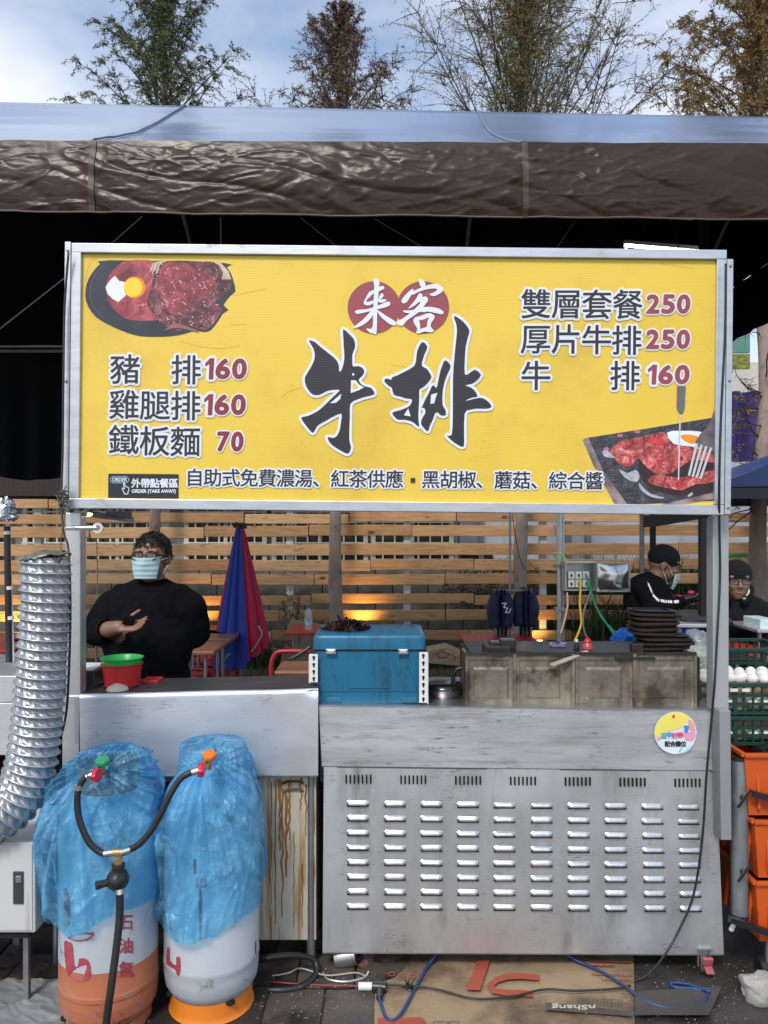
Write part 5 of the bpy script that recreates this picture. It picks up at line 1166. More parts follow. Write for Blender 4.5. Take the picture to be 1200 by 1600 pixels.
for k_ in range(2): MB().slab(508 + k_ * 118, 1090, 534 + k_ * 118, 1098, YC - .004, .006).build('foot', TEAL, cl_, bevel=.003)
rbox(at(545, 0, YC).x, at(610, 0, YC).x, YC - .0035, YC + .01, at(0, 1075, YC).z, at(0, 1046, YC).z, .003).build('recessed_plate', TEAL, cl_, smooth=40)
for px in (516, 629):
    m = MB(); m.slab(px - 7, 1014, px + 9, 1023, YC - .016, .012); m.build('latch', CHROME, cl_, bevel=.003)
    MB().slab(px - 4, 1016, px + 6, 1021, YC - .021, .006).build('latch_tongue', ALU, cl_, bevel=.002)
    MB().slab(px - 6, 1023.5, px + 8, 1027, YC - .006, .007).build('latch_plate', TEAL, cl_, bevel=.002)
for (x0, x1, y0, y1, n) in ((484, 496.5, 1022, 1066, 4), (655, 668, 1019, 1098, 7)):
    ar = thing('perforated_rail', at((x0 + x1) / 2, y1, YC - .02), 'white perforated steel angle at the %s end of the teal cooler' % ('left' if x0 < 500 else 'right'), 'rail')
    m = MB(); m.slab(x0, y0, x1, y1, YC - .022, .003); q = at(x1 if x0 > 600 else x0, 0, YC).x; m.box((q, YC - .004, (at(0, y0, YC).z + at(0, y1, YC).z) / 2), (.003, .034, at(0, y0, YC).z - at(0, y1, YC).z)); m.build('angle', WHITE, ar)
    for k in range(n):
        yy = y0 + 5 + (y1 - y0 - 8) * k / (n - 1 + .3); px = (x0 + x1) / 2; h = MB()
        h.lathe([(.0052, 0), (.0052, .001)], at(px, yy, YC - .023), 12, True, Euler((R(90), 0, 0)).to_matrix()).slab(px - 1.2, yy + 1, px + 1.2, yy + 5, YC - .0236, .001)
        h.build('slot_hole', DSH, ar)
dr = MB(); rn = random.Random(9)
for k in range(420):
    a = rn.uniform(0, 6.28); q = rn.random() ** .5; p = Vector((at(541, 0, 2.92).x + math.cos(a) * q * .085, 2.93 + math.sin(a) * q * .07, cz2 + .002 + (1 - q) * rn.uniform(0, .05)))
    e = Vector((rn.uniform(-1, 1), rn.uniform(-1, 1), rn.uniform(-.5, .8))).normalized() * rn.uniform(.01, .026); s = e.cross(Vector((rn.random(), rn.random(), 1))).normalized() * rn.uniform(.003, .009)
    dr.add([p - s, p + s, p + e + s * .5, p + e * 1.2 - s], [(0, 1, 2, 3)])
tag(dr.build('dried_herbs', mat('dark dried plant', (.05, .012, .014, 1), (.02, .01, .01, 1), .8)), 'dark maroon heap of dried leaves on the lid of the teal cooler', 'herbs')
# black pipe arm and cooking pot
tag(MB().tube(catmull([at(452, 1030, 2.85), at(465, 1024, 2.85), at(486, 1010, 2.86)], 6), .007, 8).build('handle', BLKPL, smooth=180), 'short black handle sticking out left of the teal cooler', 'handle')
pt = thing('cooking_pot', (at(694, 0, 2.95).x, 2.95, zc), 'shallow steel pot with a dark lid between the cooler and the oil tins', 'pot')
pc = (at(694, 0, 2.95).x, 2.95, 0); zp = zc + .003
MB().lathe([(.066, zp), (.072, zp + .012), (.074, zp + .028), (.079, zp + .030)], pc, 40).build('body', mat('stained pot steel', (.35, .35, .35, 1), (.15, .14, .13, 1), .35, .9, 10), pt, smooth=50)
MB().lathe([(.081, zp + .030), (.081, zp + .036), (.07, zp + .046), (.03, zp + .052), (.008, zp + .053)], pc, 40).build('lid', mat('dark steel lid', (.08, .08, .085, 1), None, .22, .9), pt, smooth=50)
MB().tube(catmull([at(712, 1098, 2.96), at(708, 1062, 2.97), at(712, 1048, 2.97), at(722, 1044, 2.97), at(730, 1050, 2.97)], 6), .008, 8).build('bail', BLKPL, pt, smooth=180)

# oil tin splash guard
TIN = mat('greasy tin plate', (.40, .36, .28, 1), (.27, .235, .175, 1), .34, .8, 4, (1, 1, 1), .15, 30, dirt=(.055, .040, .028, 1), dscale=6, dth=(.42, .62), drough=.55, rvar=.08)
TOPT = mat('greasy tin plate brown', (.34, .29, .22, 1), (.20, .16, .115, 1), .5, .6, 8, (1, 1, .5), .15, 30, dirt=(.035, .025, .02, 1), dscale=9, dth=(.45, .65), drough=.7)
tg = thing('splash_guard', at(908, 1104, 2.84), 'greasy splash guard folded from flattened oil tins along the griddle', 'splash guard')
for (x0, x1, ex0, ex1) in ((728, 802, 739, 795), (807, 893, 822, 876), (899, 991, 916, 972), (993, 1088, 1011, 1070)):
    def fn(u, v, x0=x0, x1=x1, ex0=ex0, ex1=ex1):
        px = lerp(x0, x1, u); py = lerp(1023 + (px - 728) * .0, 1101 + (px - 728) * .010, v); p = at(px, py, 2.82); o = 0
        fx = min(px - ex0, ex1 - px); fy = min(py - 1043, 1092 - py); q = min(fx, fy)
        if q > 0: o += -.006 * min(1, q / 3)
        fx = min(px - x0 - 4, x1 - 4 - px); q = min(fx, py - 1031)
        if q > 0: o += .003 * min(1, q / 2)
        o += .004 * noise.noise(Vector((p.x * 9, p.z * 9, x0))); p.y += o; return p
    MB().grid(fn, 90, 60).build('tin_panel', TIN if x0 != 807 else TOPT, tg, smooth=180)
for px in (804.5, 896, 992): MB().slab(px - 2.5, 1022, px + 2.5, 1102, 2.812, .01).build('folded_seam', TOPT, tg, bevel=.001)
MB().bar(at(728, 1021.5, 2.816), at(1088, 1021.5, 2.816), .007, .012).build('rolled_edge', DARKIRON, tg)
MB().slab(727.5, 1022, 731, 1101, 2.813, .14).build('side_fold', TIN, tg); MB().slab(1085, 1022, 1089, 1105, 2.813, .14).build('side_fold', TIN, tg)
rs = MB()
for x, y, h in ((982, 1052, 12), (984, 1076, 9), (901, 1078, 4), (988, 1088, 5), (938, 1080, 6), (984, 1068, 5), (804, 1093, 6)): rs.ell(at(x, y, 2.812), (.0028, .0016, h / 900), 8, 8, jit=.5)
rs.build('rust_spot', mat('orange rust', (.35, .09, .03, 1), (.2, .05, .02, 1), .8, 0, 50), tg)
gr_ = thing('griddle', at(908, 1104, 3.1), 'black oily griddle behind the oil tin splash guard', 'griddle')
zg = at(0, 1027, 2.84).z
a, b = at(734, 0, 2.84).x, at(1096, 0, 2.84).x
MB().box(((a + b) / 2, 3.03, (zg + zc) / 2), (b - a, .36, zg - zc)).build('body', DARKIRON, gr_, bevel=.004)
MB().box(((a + b) / 2, 3.03, zg + .004), (b - a - .02, .34, .008)).build('hot_plate', DARKIRON, gr_, bevel=.002)
zg += .009
# tools
tb = thing('griddle_weight', at(790, 1020, 2.9), 'black square meat press beside the scraper on the griddle edge', 'meat press')
MB().slab(758, 1010, 798, 1022, 2.86, .09).build('base', DARKIRON, tb, bevel=.003)
MB().slab(783, 1000, 806, 1022, 2.88, .06).build('block', BLKPL, tb, bevel=.003); MB().slab(766, 1003, 783, 1012, 2.9, .05).build('handle', BLKPL, tb, bevel=.004)
sp = thing('scraper', at(815, 1020, 2.84), 'worn steel scraper with a pale handle lying across the top of the oil tins', 'scraper')
q = [at(812, 1003, 2.86), at(826, 1002, 2.86), at(834, 1010, 2.86), at(829, 1024, 2.86), at(815, 1026, 2.86), at(808, 1012, 2.86)]
MB().prism(q, (0, 0, 0), (0, .003, 0)).build('blade', mat('brown steel', (.13, .10, .085, 1), (.2, .17, .15, 1), .45, .8, 30), sp, fixn=True)
MB().bar(at(861, 1040, 2.78), at(918, 1018, 2.84), .024, .012).build('handle', mat('pale worn wood', (.42, .36, .29, 1), (.30, .25, .20, 1), .6, 0, 20, (1, 1, 1), .2), sp, bevel=.005)
hk = thing('scraper', at(1000, 1020, 2.86), 'black upright scraper block on the right end of the oil tins', 'scraper')
MB().slab(988, 1006, 1006, 1028, 2.85, .03).build('grip', DARKIRON, hk, bevel=.004); MB().slab(962, 1027, 1024, 1031, 2.808, .05).build('blade', DARKIRON, hk, bevel=.001)
sr = MB()
def bottle(px, py0, py1, Y, r, m, capm, label, red=False, neck=.45):
    c = at(px, py1, Y); h = (py1 - py0) / F * Y; t = thing('bottle', c, label, 'bottle')
    MB().lathe([(r, 0), (r, h * .55), (r * .9, h * .62), (r * neck, h * .76), (r * neck, h * .84)], c, 20).build('body', m, t, smooth=50)
    if red: MB().lathe([(r * .75, h * .80), (r * .7, h * .85), (.003, h)], c, 16).build('nozzle', capm, t, smooth=50)
    else: MB().lathe([(r * .5, h * .84), (r * .5, h)], c, 16).build('cap', capm, t, smooth=50)
    return t
bottle(901, 999, 1024, 2.95, .011, mat('dark soy glass', (.01, .008, .007, 1), None, .15), WHITE, 'small dark sauce bottle with a white cap behind the oil tins')
bottle(918, 996, 1026, 3.0, .020, mat('red sauce bottle', (.45, .03, .04, 1), (.55, .12, .12, 1), .3), mat('red nozzle', (.6, .02, .03, 1), None, .3), 'red squeeze bottle with a pointed nozzle behind the oil tins', True)
cl2 = MB(); 
tag(MB().grid(lambda u, v: at(858 + u * 26, 1004 + v * 20, 3.05) + Vector((0, .02 * noise.noise(Vector((u * 4, v * 4, 0))), .01 * noise.noise(Vector((u * 5, v * 3, 2))))), 14, 12).build('rag', mat('lilac rag', (.30, .24, .40, 1), (.2, .16, .28, 1), .8), smooth=180), 'crumpled lilac rag behind the meat press', 'rag')
tag(MB().ell(at(952, 1024, 3.05), (.05, .03, .011), 16, 8, jit=.3).build('foil_packet', mat('pale green wrap', (.55, .66, .58, 1), None, .5), smooth=180), 'pale green wrapped packet lying behind the oil tins', 'packet')
kf = MB().bar(at(1008, 1022, 2.86), at(1062, 1025, 2.88), .014, .004); tag(kf.build('knife', ALU), 'bright steel knife blade under the stack of sizzling plates', 'knife')

# stack of sizzling plates
PLW = mat('charred plate wood', (.035, .018, .013, 1), (.02, .012, .01, 1), .6, 0, 12, (1, 1, 4), .3, 30)
PLI = mat('black cast iron', (.015, .015, .017, 1), (.022, .022, .024, 1), .42, .4, 20, bump=.15)
def plate(c, w, d, h, rz, label):
    t = thing('sizzling_plate', c, label, 'plate', 'stacked sizzling plates on the griddle'); t.rotation_euler = (0, 0, 0)
    def ring(s, z, m): 
        n = 40; return [(s * w / 2 * math.copysign(abs(math.cos(a)) ** .55, math.cos(a)), s * d / 2 * math.copysign(abs(math.sin(a)) ** .55, math.sin(a)), z) for a in [2 * math.pi * k / n for k in range(n)]]
    def loft(rs):
        m = MB(); n = 40; m.v = [Vector(p) for r_ in rs for p in r_]
        for j in range(len(rs) - 1):
            for k in range(n): m.f.append((j * n + k, j * n + (k + 1) % n, (j + 1) * n + (k + 1) % n, (j + 1) * n + k)); m.m.append(0)
        m.f.append(tuple(reversed(range(n)))); m.m.append(0); m.f.append(tuple(range((len(rs) - 1) * n, len(rs) * n))); m.m.append(0); return m
    loft([ring(.86, 0, 0), ring(.99, h * .2, 0), ring(1, h * .55, 0), ring(.93, h * .6, 0)]).build('wooden_base', PLW, t, smooth=40, local=True)
    loft([ring(.86, h * .6, 0), ring(.95, h * .95, 0), ring(.93, h, 0), ring(.87, h * .95, 0), ring(.80, h * .66, 0)]).build('iron_plate', PLI, t, smooth=40, local=True)
    t.rotation_euler = (random.uniform(-.03, .03), random.uniform(-.03, .03), rz); return t
Yp = 2.98; ords = ['bottom', 'second', 'third', 'fourth', 'fifth', 'sixth', 'seventh', 'top']; z = zg
for i in range(8):
    low = i < 3; px = [1030, 1037, 1034, 1020, 1019, 1021, 1020, 1018][i]; w_ = [.215, .222, .205, .182, .18, .182, .178, .182][i]; h = .023
    plate(Vector((at(px, 0, Yp).x, Yp, z)), w_, .15, h, [.1, -.12, .05, .0, .03, -.04, .02, 0][i], 'charred sizzling plate, %s of the stack on the right of the griddle' % ords[i])
    z += h * .80 if i != 2 else h * .9

# plastic bag of cabbage, blue bags, tables at the right
CLR = bpy.data.materials.new('clear plastic film'); CLR.use_nodes = True; b = CLR.node_tree.nodes['Principled BSDF']; b.inputs['Base Color'].default_value = (.75, .8, .82, 1); b.inputs['Roughness'].default_value = .2; b.inputs['Alpha'].default_value = .38; b.inputs['Specular IOR Level'].default_value = .8
def lump(c, r, m, jit, seed, top=None):
    b = MB(); c = Vector(c)
    b.ell((0, 0, 0), (1, 1, 1), 60, 40); vs = []
    for p in b.v:
        n = p.normalized(); q = n * 1.7 + Vector((seed, 0, 0)); f = 1 + jit * noise.noise(q) + jit * .7 * (.5 - abs(noise.noise(n * 4 + Vector((seed, 3, 0))))) + jit * .25 * noise.noise(n * 11)
        z = max(n.z * f, -.75); vs.append(c + Vector((n.x * f * r[0], n.y * f * r[1], z * r[2])))
    b.v = vs; return b
cg = thing('bag_of_cabbage', at(1095, 1050, 3.1), 'clear plastic bag of shredded pale green cabbage beside the sizzling plates', 'bag')
lump(at(1095, 1018, 3.12), (.075, .08, .085), None, .3, 2).build('film', CLR, cg, smooth=180)
lump(at(1096, 1032, 3.12), (.066, .07, .055), None, .35, 5).build('cabbage', mat('shredded cabbage', (.52, .60, .40, 1), (.62, .66, .55, 1), .7, 0, 60, bump=1, bscale=90), cg, smooth=180)
BLT = mat('bright blue plastic sheet', (.01, .20, .72, 1), (.01, .15, .6, 1), .35, 0, 5, bump=.5, bscale=14)
tag(lump(at(981, 1002, 3.3), (.055, .06, .05), None, .35, 7).build('plastic_bag', BLT, smooth=180), 'bright blue plastic bag left of the stacked sizzling plates', 'plastic bag')
tt = thing('folding_table', at(1085, 1100, 4.4), 'steel topped folding table with blue sheeting behind the cabbage bag', 'table'); tt.location.z = 0
MB().slab(1056, 975, 1118, 981, 4.3, .6).build('tabletop', ALU, tt, bevel=.004)
for px in (1060, 1108):
    for Y in (4.33, 4.85): MB().slab(px, 982, px + 5, 1190, Y, .02).build('leg', STEELD, tt)
tag(MB().grid(lambda u, v: at(1062 + u * 62, 983 + v * 26, 4.42) + Vector((0, .03 * noise.noise(Vector((u * 6, v * 3, 0))), .012 * noise.noise(Vector((u * 5, 1, 0))))), 30, 12).build('plastic_sheet', BLT, smooth=180), 'bright blue plastic sheet hanging under the steel folding table', 'sheet')
tag(lump(at(1093, 968, 4.5), (.17, .12, .05), None, .35, 9).build('folded_jacket', mat('dark grey cloth', (.035, .035, .042, 1), (.022, .022, .027, 1), .85, 0, 10, bump=.4, bscale=20), smooth=180), 'dark grey folded jacket lying on the steel folding table', 'jacket')
for k, (px, rr) in enumerate(((1108, .015), (1113, .015))): bottle(px, 975, 1012, 3.7, rr, mat('dark soy glass', (0, 0, 0, 1)), WHITE, ['slim dark bottle with a pale cap left of its twin', 'slim dark bottle with a pale cap right of its twin'][k] + ' beside the black tent leg')
bs = thing('side_table', (at(1110, 0, 3.7).x, 3.7, 0), 'small dark table holding two slim bottles behind the right post', 'table')
MB().slab(1090, 1012, 1136, 1016, 3.64, .3).build('tabletop', DARKIRON, bs)
for px in (1094, 1130): MB().slab(px, 1016, px + 4, 1340, 3.66, .02).build('leg', STEELD, bs)

# buckets and tray
bk_ = thing('bucket', at(191, 1068, 2.9), 'red plastic tub with a second green tub nested in it on the left counter', 'tub')
REDT = mat('red plastic', (.55, .02, .02, 1), (.48, .02, .02, 1), .35, 0, 8); GRT = mat('green plastic', (.02, .42, .08, 1), None, .35, 0, 8)
zt_ = at(0, 1086, YA).z + .008; Yb = 2.88
def tub(c, r0, r1, h, m, nm, parent, rim=True):
    pr_ = [(r0, 0), (r1, h), (r1 + .005, h), (r1 + .006, h + .004), (r1 + .001, h + .005), (r1 - .004, h), (r0 - .004, .005), (.001, .004)]
    return MB().lathe(pr_, c, 40).build(nm, m, parent, smooth=40)
bc = Vector((at(191, 0, Yb).x, Yb, zt_))
tub(bc, .063, .071, .078, REDT, 'red_tub', bk_)
bk_['label'] = 'red plastic tub standing on the left steel counter'
gt = tub(bc + Vector((0, 0, .052)), .064, .073, .048, GRT, 'bowl', None); tag(gt, 'green plastic bowl nested in the red tub', 'bowl')
tag(MB().slab(220, 1063, 246, 1068, 2.92, .08).build('tray', REDT, bevel=.003), 'flat red plastic tray to the right of the red tub', 'tray')
tr_ = thing('metal_tray', at(140, 1060, 2.95), 'open steel tray at the left end of the counter with a white board on it', 'tray')
MB().box((at(140, 0, 2.93).x, 2.93, zt_ + .03), (.10, .16, .055)).build('body', mat('dark tray steel', (.10, .10, .105, 1), None, .35, .8), tr_, bevel=.003)
MB().box((at(138, 0, 2.93).x, 2.93, zt_ + .06), (.094, .15, .004)).build('white_board', WHITE, tr_)
tag(MB().lathe([(.04, 0), (.034, .012), (.012, .022), (.001, .024)], (at(182, 0, 2.80).x, 2.81, zt_ - .004), 24).build('cone_lid', mat('cream lid', (.62, .55, .42, 1), None, .4), smooth=50), 'low cream lid on the counter in front of the red tub', 'lid')

# ------------------------------------------------------------------ crates at the right
CRG = mat('dark green crate plastic', (.008, .05, .035, 1), (.008, .04, .03, 1), .45)
def crate(x0, x1, y0, y1, z0, z1, m, label, parts=True, tape=False):
    t = thing('crate', ((x0 + x1) / 2, y0, z0), label, 'crate'); H = z1 - z0
    b = MB(); b.box(((x0 + x1) / 2, y0, z1 - .008), (x1 - x0 + .02, .016, .016)).box(((x0 + x1) / 2, y1, z1 - .008), (x1 - x0 + .02, .016, .016)).box((x0, (y0 + y1) / 2, z1 - .008), (.016, y1 - y0 - .017, .016)).box((x1, (y0 + y1) / 2, z1 - .008), (.016, y1 - y0 - .017, .016)); b.build('rim', m, t, bevel=.002)
    def wall(p, q, nm):
        b = MB(); L = (q - p).length; ex = (q - p).normalized(); n = max(4, int(L / .034)); nr = Vector((-ex.y, ex.x, 0)) * .0
        rz = math.atan2(ex.y, ex.x)
        for k in range(n + 1): c = p + ex * L * k / n; b.box((c.x, c.y, (z0 + z1) / 2 - .008), (.007 if k % 4 else .016, .008, H - .016), (0, 0, rz))
        for zz in (z0 + .008, z0 + H * .34, z0 + H * .60): b.box((*((p + q) / 2).xy, zz), (L, .006, .012), (0, 0, rz))
        b.build(nm, m, t)
    a, b_, c, d = Vector((x0, y0, 0)), Vector((x1, y0, 0)), Vector((x1, y1, 0)), Vector((x0, y1, 0))
    for p, q in ((a, b_), (b_, c), (c, d), (d, a)): wall(p, q, 'lattice_wall')
    MB().box(((x0 + x1) / 2, (y0 + y1) / 2, z0 + .006), (x1 - x0 - .01, y1 - y0 - .01, .005)).build('base', m, t); return t
xc0, xc1 = at(1092, 0, 2.95).x, 1.80
zt1 = at(0, 1067, 2.95).z; zt2 = at(0, 1118, 2.95).z; zt3 = at(0, 1165, 2.95).z
crate(xc0, xc1, 2.95, 3.28, zt2 + .002, zt1, CRG, 'dark green egg crate full of white eggs, upper of two crates behind the right post')
crate(xc0, xc1, 2.95, 3.28, zt3, zt2 - .002, CRG, 'dark green egg crate directly under the open egg crate')
crate(xc0, xc1, 3.36, 3.66, zt2 + .03, zt1 + .07, CRG, 'dark green crate standing higher behind the egg crates')
CBM = mat('brown cardboard', (.42, .30, .19, 1), (.36, .255, .16, 1), .8, 0, 5, bump=.05)
for zz, h in ((zt2 + .012, .10), (zt3 + .012, .085)):
    tag(MB().box(((xc0 + xc1) / 2, 3.12, zz + h / 2), (xc1 - xc0 - .05, .26, h)).build('cardboard_box', CBM), 'brown cardboard lining inside the %s egg crate' % ('upper' if h > .09 else 'lower'), 'box')
EGG = mat('white eggshell', (.80, .78, .74, 1), None, .5); eg = None; n = 0
egrp = 'white eggs in the green crates'
for j in range(3):
    for i in range(11):
        x = xc0 + .04 + i * .045 + (.02 if j % 2 else 0); y = 2.985 + j * .052; zz = zt2 + .115 + .018 + random.uniform(-.002, .006) + j * .003
        if x > xc1 - .03: continue
        if eg is None: eg = o = MB().ell((0, 0, 0), (.0215, .0215, .028), 16, 12).build('egg', EGG, smooth=180, local=True)
        else: o = dup(eg)
        tag(o, 'white hen egg among many on top of the green egg crate behind the right post', 'egg', egrp); o.location = (x, y, zz); o.rotation_euler = (random.uniform(0, 3), random.uniform(0, 3), 0)
for i in range(11):
    for k, zz in enumerate((zt2 + .045, zt3 + .045)):
        x = xc0 + .03 + i * .046
        if x > xc1 - .03 or (i * 7 + k * 3) % 3 == 0: continue
        o = dup(eg); o['label'] = 'white hen egg seen through the lattice of the %s green egg crate' % ('upper' if k == 0 else 'lower'); o.location = (x, 2.975, zz); o['group'] = egrp + (' upper lattice' if k == 0 else ' lower lattice')
pl2 = MB(); 
for px in (1141, 1160): tag(MB().slab(px, 1076, px + 12, 1081, 2.935, .003).build('paper_tag', WHITE), 'small white paper tag on the green crate, %s of two' % ('left' if px < 1150 else 'right'), 'tag')
ORC = mat('orange crate plastic', (.62, .10, .012, 1), (.42, .065, .01, 1), .42, 0, 3, dirt=(.10, .03, .015, 1), dscale=6, dth=(.55, .75))
def tote(ytop, ybot, x0, label):
    Yt = 2.78; a = at(x0, ytop, Yt); z1 = a.z; z0 = at(0, ybot, Yt).z; xl_ = a.x; xr_ = xl_ + .62; y0, y1 = 2.72, 3.10
    t = thing('crate', ((xl_ + xr_) / 2, y0, z0), label, 'crate'); th = .006
    m = MB()
    def side(p, q): 
        n = Vector((q[1] - p[1], p[0] - q[0], 0)).normalized()
        pi = Vector((*p, 0)); qi = Vector((*q, 0)); ctr = Vector(((xl_ + xr_) / 2, (y0 + y1) / 2, 0))
        def ins(v, s): return ctr + (v - ctr) * s
        m.add([ins(pi, .93) + Vector((0, 0, z0)), ins(qi, .93) + Vector((0, 0, z0)), qi + Vector((0, 0, z1)), pi + Vector((0, 0, z1)), ins(pi, .905) + Vector((0, 0, z0)), ins(qi, .905) + Vector((0, 0, z0)), ins(qi, .975) + Vector((0, 0, z1)), ins(pi, .975) + Vector((0, 0, z1))], [(0, 1, 2, 3), (5, 4, 7, 6), (3, 2, 6, 7), (0, 3, 7, 4), (1, 5, 6, 2)])
    P4 = [(xl_, y0), (xr_, y0), (xr_, y1), (xl_, y1)]
    for i in range(4): side(P4[i], P4[(i + 1) % 4])
    m.box(((xl_ + xr_) / 2, (y0 + y1) / 2, z0 + .004), ((xr_ - xl_) * .91, (y1 - y0) * .91, .008)); m.build('body', ORC, t, fixn=False)
    rb = MB()
    for i in range(4): p, q = Vector((*P4[i], z1 - .006)), Vector((*P4[(i + 1) % 4], z1 - .006)); rb.bar(p, q, .018, .014)
    rb.build('rim', ORC, t, bevel=.002)
    for k in range(7): x = xl_ + .05 + k * .085; MB().box((x, y0 + .006, (z0 + z1) / 2), (.008, .01, (z1 - z0) * .75), (R(-6), 0, 0)).build('rib', ORC, t)
    for k in range(4): y = y0 + .05 + k * .09; MB().box((xl_ + .004, y, (z0 + z1) / 2), (.01, .008, (z1 - z0) * .75), (0, R(6), 0)).build('rib', ORC, t)
    return t
tote(1170, 1266, 1151, 'orange plastic crate, topmost of the stack at the right edge')
tote(1272, 1362, 1166, 'orange plastic crate, middle of the stack at the right edge')
tote(1366, 1460, 1168, 'orange plastic crate, bottom of the stack at the right edge')
tag(lump(Vector((at(1199, 0, 2.9).x + .06, 2.92, at(0, 1182, 2.9).z)), (.1, .1, .05), None, .3, 3).build('black_bundle', BLKPL, smooth=180), 'shiny black bundle inside the topmost orange crate', 'bundle')
cr = thing('crate_trolley', (at(1190, 0, 2.9).x, 2.72, 0), 'black steel trolley frame under the orange crates', 'trolley')
MB().bar(at(1140, 1436, 2.70), at(1260, 1478, 2.70), .02).bar(at(1150, 1470, 3.1), at(1290, 1470, 3.1), .02).bar(at(1176, 1240, 2.70), at(1260, 1262, 2.70), .02).build('frame', BLKPL, cr)
for px, Y in ((1190, 2.75), (1195, 3.05)):
    MB().lathe([(.03, -.012), (.034, -.008), (.034, .008), (.03, .012)], (at(px, 0, Y).x, Y, .034), 20, True, Euler((R(90), 0, R(90))).to_matrix()).build('wheel', BLKPL, cr, smooth=40)
    MB().bar((at(px, 0, Y).x + .02, Y, .03), (at(px, 0, Y).x + .02, Y, .16), .014).build('wheel_fork', STEELD, cr)
pp = thing('umbrella_base_pipe', at(1155, 1440, 2.74), 'galvanised steel pipe with two wing bolts beside the right side of the cart', 'pipe')
GALV = mat('mottled galvanised pipe', (.42, .46, .48, 1), (.28, .31, .33, 1), .42, .8, 14, bump=.08, dirt=(.55, .55, .54, 1), dscale=8, dth=(.6, .72), dmetal=.5)
p0, p1 = at(1155.5, 1186, 2.76), at(1155.5, 1428, 2.76)
MB().cyl(p0, p1, .0295, n=32).build('pipe', GALV, pp, smooth=50)
MB().cyl(at(1155.5, 1182, 2.76), at(1155.5, 1187, 2.76), .0305, n=32).cyl(at(1155.5, 1427, 2.76), at(1155.5, 1440, 2.76), .031, n=32).build('end_collar', DARKIRON, pp, smooth=50)
for y in (1246, 1362):
    MB().bar(at(1153, y + 16, 2.70), at(1174, y - 12, 2.70), .007).cyl(at(1160, y, 2.73), at(1163, y, 2.70), .009, n=10).build('wing_bolt', DARKIRON, pp)
MB().cap(at(1149, 1440, 2.74), .006, at(1143, 1452, 2.73), .009).build('tube_end', mat('milky plastic tube', (.7, .72, .72, 1), None, .3), pp, smooth=60)
# ------------------------------------------------------------------ seating area
REDM = mat('red painted metal', (.50, .03, .025, 1), (.40, .03, .03, 1), .35, 0, 8)
REDP2 = mat('dark red stool plastic', (.40, .02, .03, 1), (.32, .02, .03, 1), .4, 0, 6)
BRT = mat('worn brown table top', (.30, .12, .07, 1), (.22, .10, .06, 1), .35, 0, 5)
def ftable(px0, px1, py, label, m=REDM, D=.55, h=.74):
    Y = (CH - h) * F / (py - HY); x0, x1 = at(px0, 0, Y).x, at(px1, 0, Y).x
    t = thing('folding_table', ((x0 + x1) / 2, Y + D / 2, 0), label, 'table')
    MB().box(((x0 + x1) / 2, Y + D / 2, h - .014), (x1 - x0, D, .028)).build('tabletop', m, t, bevel=.006)
    for x in (x0 + .07, x1 - .07):
        for y in (Y + .05, Y + D - .05): MB().cyl((x, y, 0), (x, y, h - .029), .012, n=8).build('leg', STEELD, t, smooth=50)
    MB().bar((x0 + .07, Y + .05, .22), (x1 - .07, Y + .05, .22), .014).bar((x0 + .07, Y + D - .05, .22), (x1 - .07, Y + D - .05, .22), .014).build('stretcher', STEELD, t)
    return t
def stool(px, py, label, h=.45, m=REDP2):
    Y = (CH - h) * F / (py - HY); X = (px - 600) / F * Y; t = thing('stool', (X, Y, 0), label, 'stool'); w = .14
    rbox(X - w, X + w, Y - w, Y + w, h - .035, h, .03, 4, .008).build('seat', m, t, smooth=40)
    for sx in (-1, 1):
        for sy in (-1, 1):
            a, b = Vector((X + sx * (w - .015), Y + sy * (w - .015), h - .036)), Vector((X + sx * (w + .02), Y + sy * (w + .02), 0)); MB().bar(a, b, .045, .02).build('leg', m, t)
    MB().bar((X - w, Y - w - .004, .16), (X + w, Y - w - .004, .16), .012, .03).bar((X - w, Y + w, .16), (X + w, Y + w, .16), .012, .03).build('stretcher', m, t); return t
ftable(84, 160, 988, 'red folding table seen past the left arm of the man in the mask')
ftable(286, 352, 990, 'red folding table just left of the folded umbrella, farthest of three')
ftable(272, 360, 999, 'reddish brown folding table left of the umbrella, middle of three', BRT)
ftable(255, 334, 1018, 'brown topped folding table left of the umbrella, nearest of three', BRT, .5)
ftable(444, 508, 988, 'red folding table with a water bottle, left of the teal cooler')
ftable(728, 846, 1005, 'long red folding table in front of the hanging jackets')
ftable(-60, 24, 1003, 'red folding table at the left edge of the frame, in front')
ftable(-40, 18, 1016, 'dark red topped folding table at the left edge, nearest', REDP2)
stool(342, 1039, 'dark red plastic stool in front of the folded umbrella')
stool(314, 1044, 'dark red plastic stool partly under the brown table')
stool(330, 1026, 'dark red plastic stool behind the brown tables')
stool(150, 1046, 'dark red plastic stool left of the man in the mask')
stool(470, 1040, 'dark red plastic stool beside the padded red chair')
stool(296, 1052, 'dark red plastic stool half hidden by the man in the mask')
stool(12, 1040, 'dark red plastic stool at the left edge behind the duct')
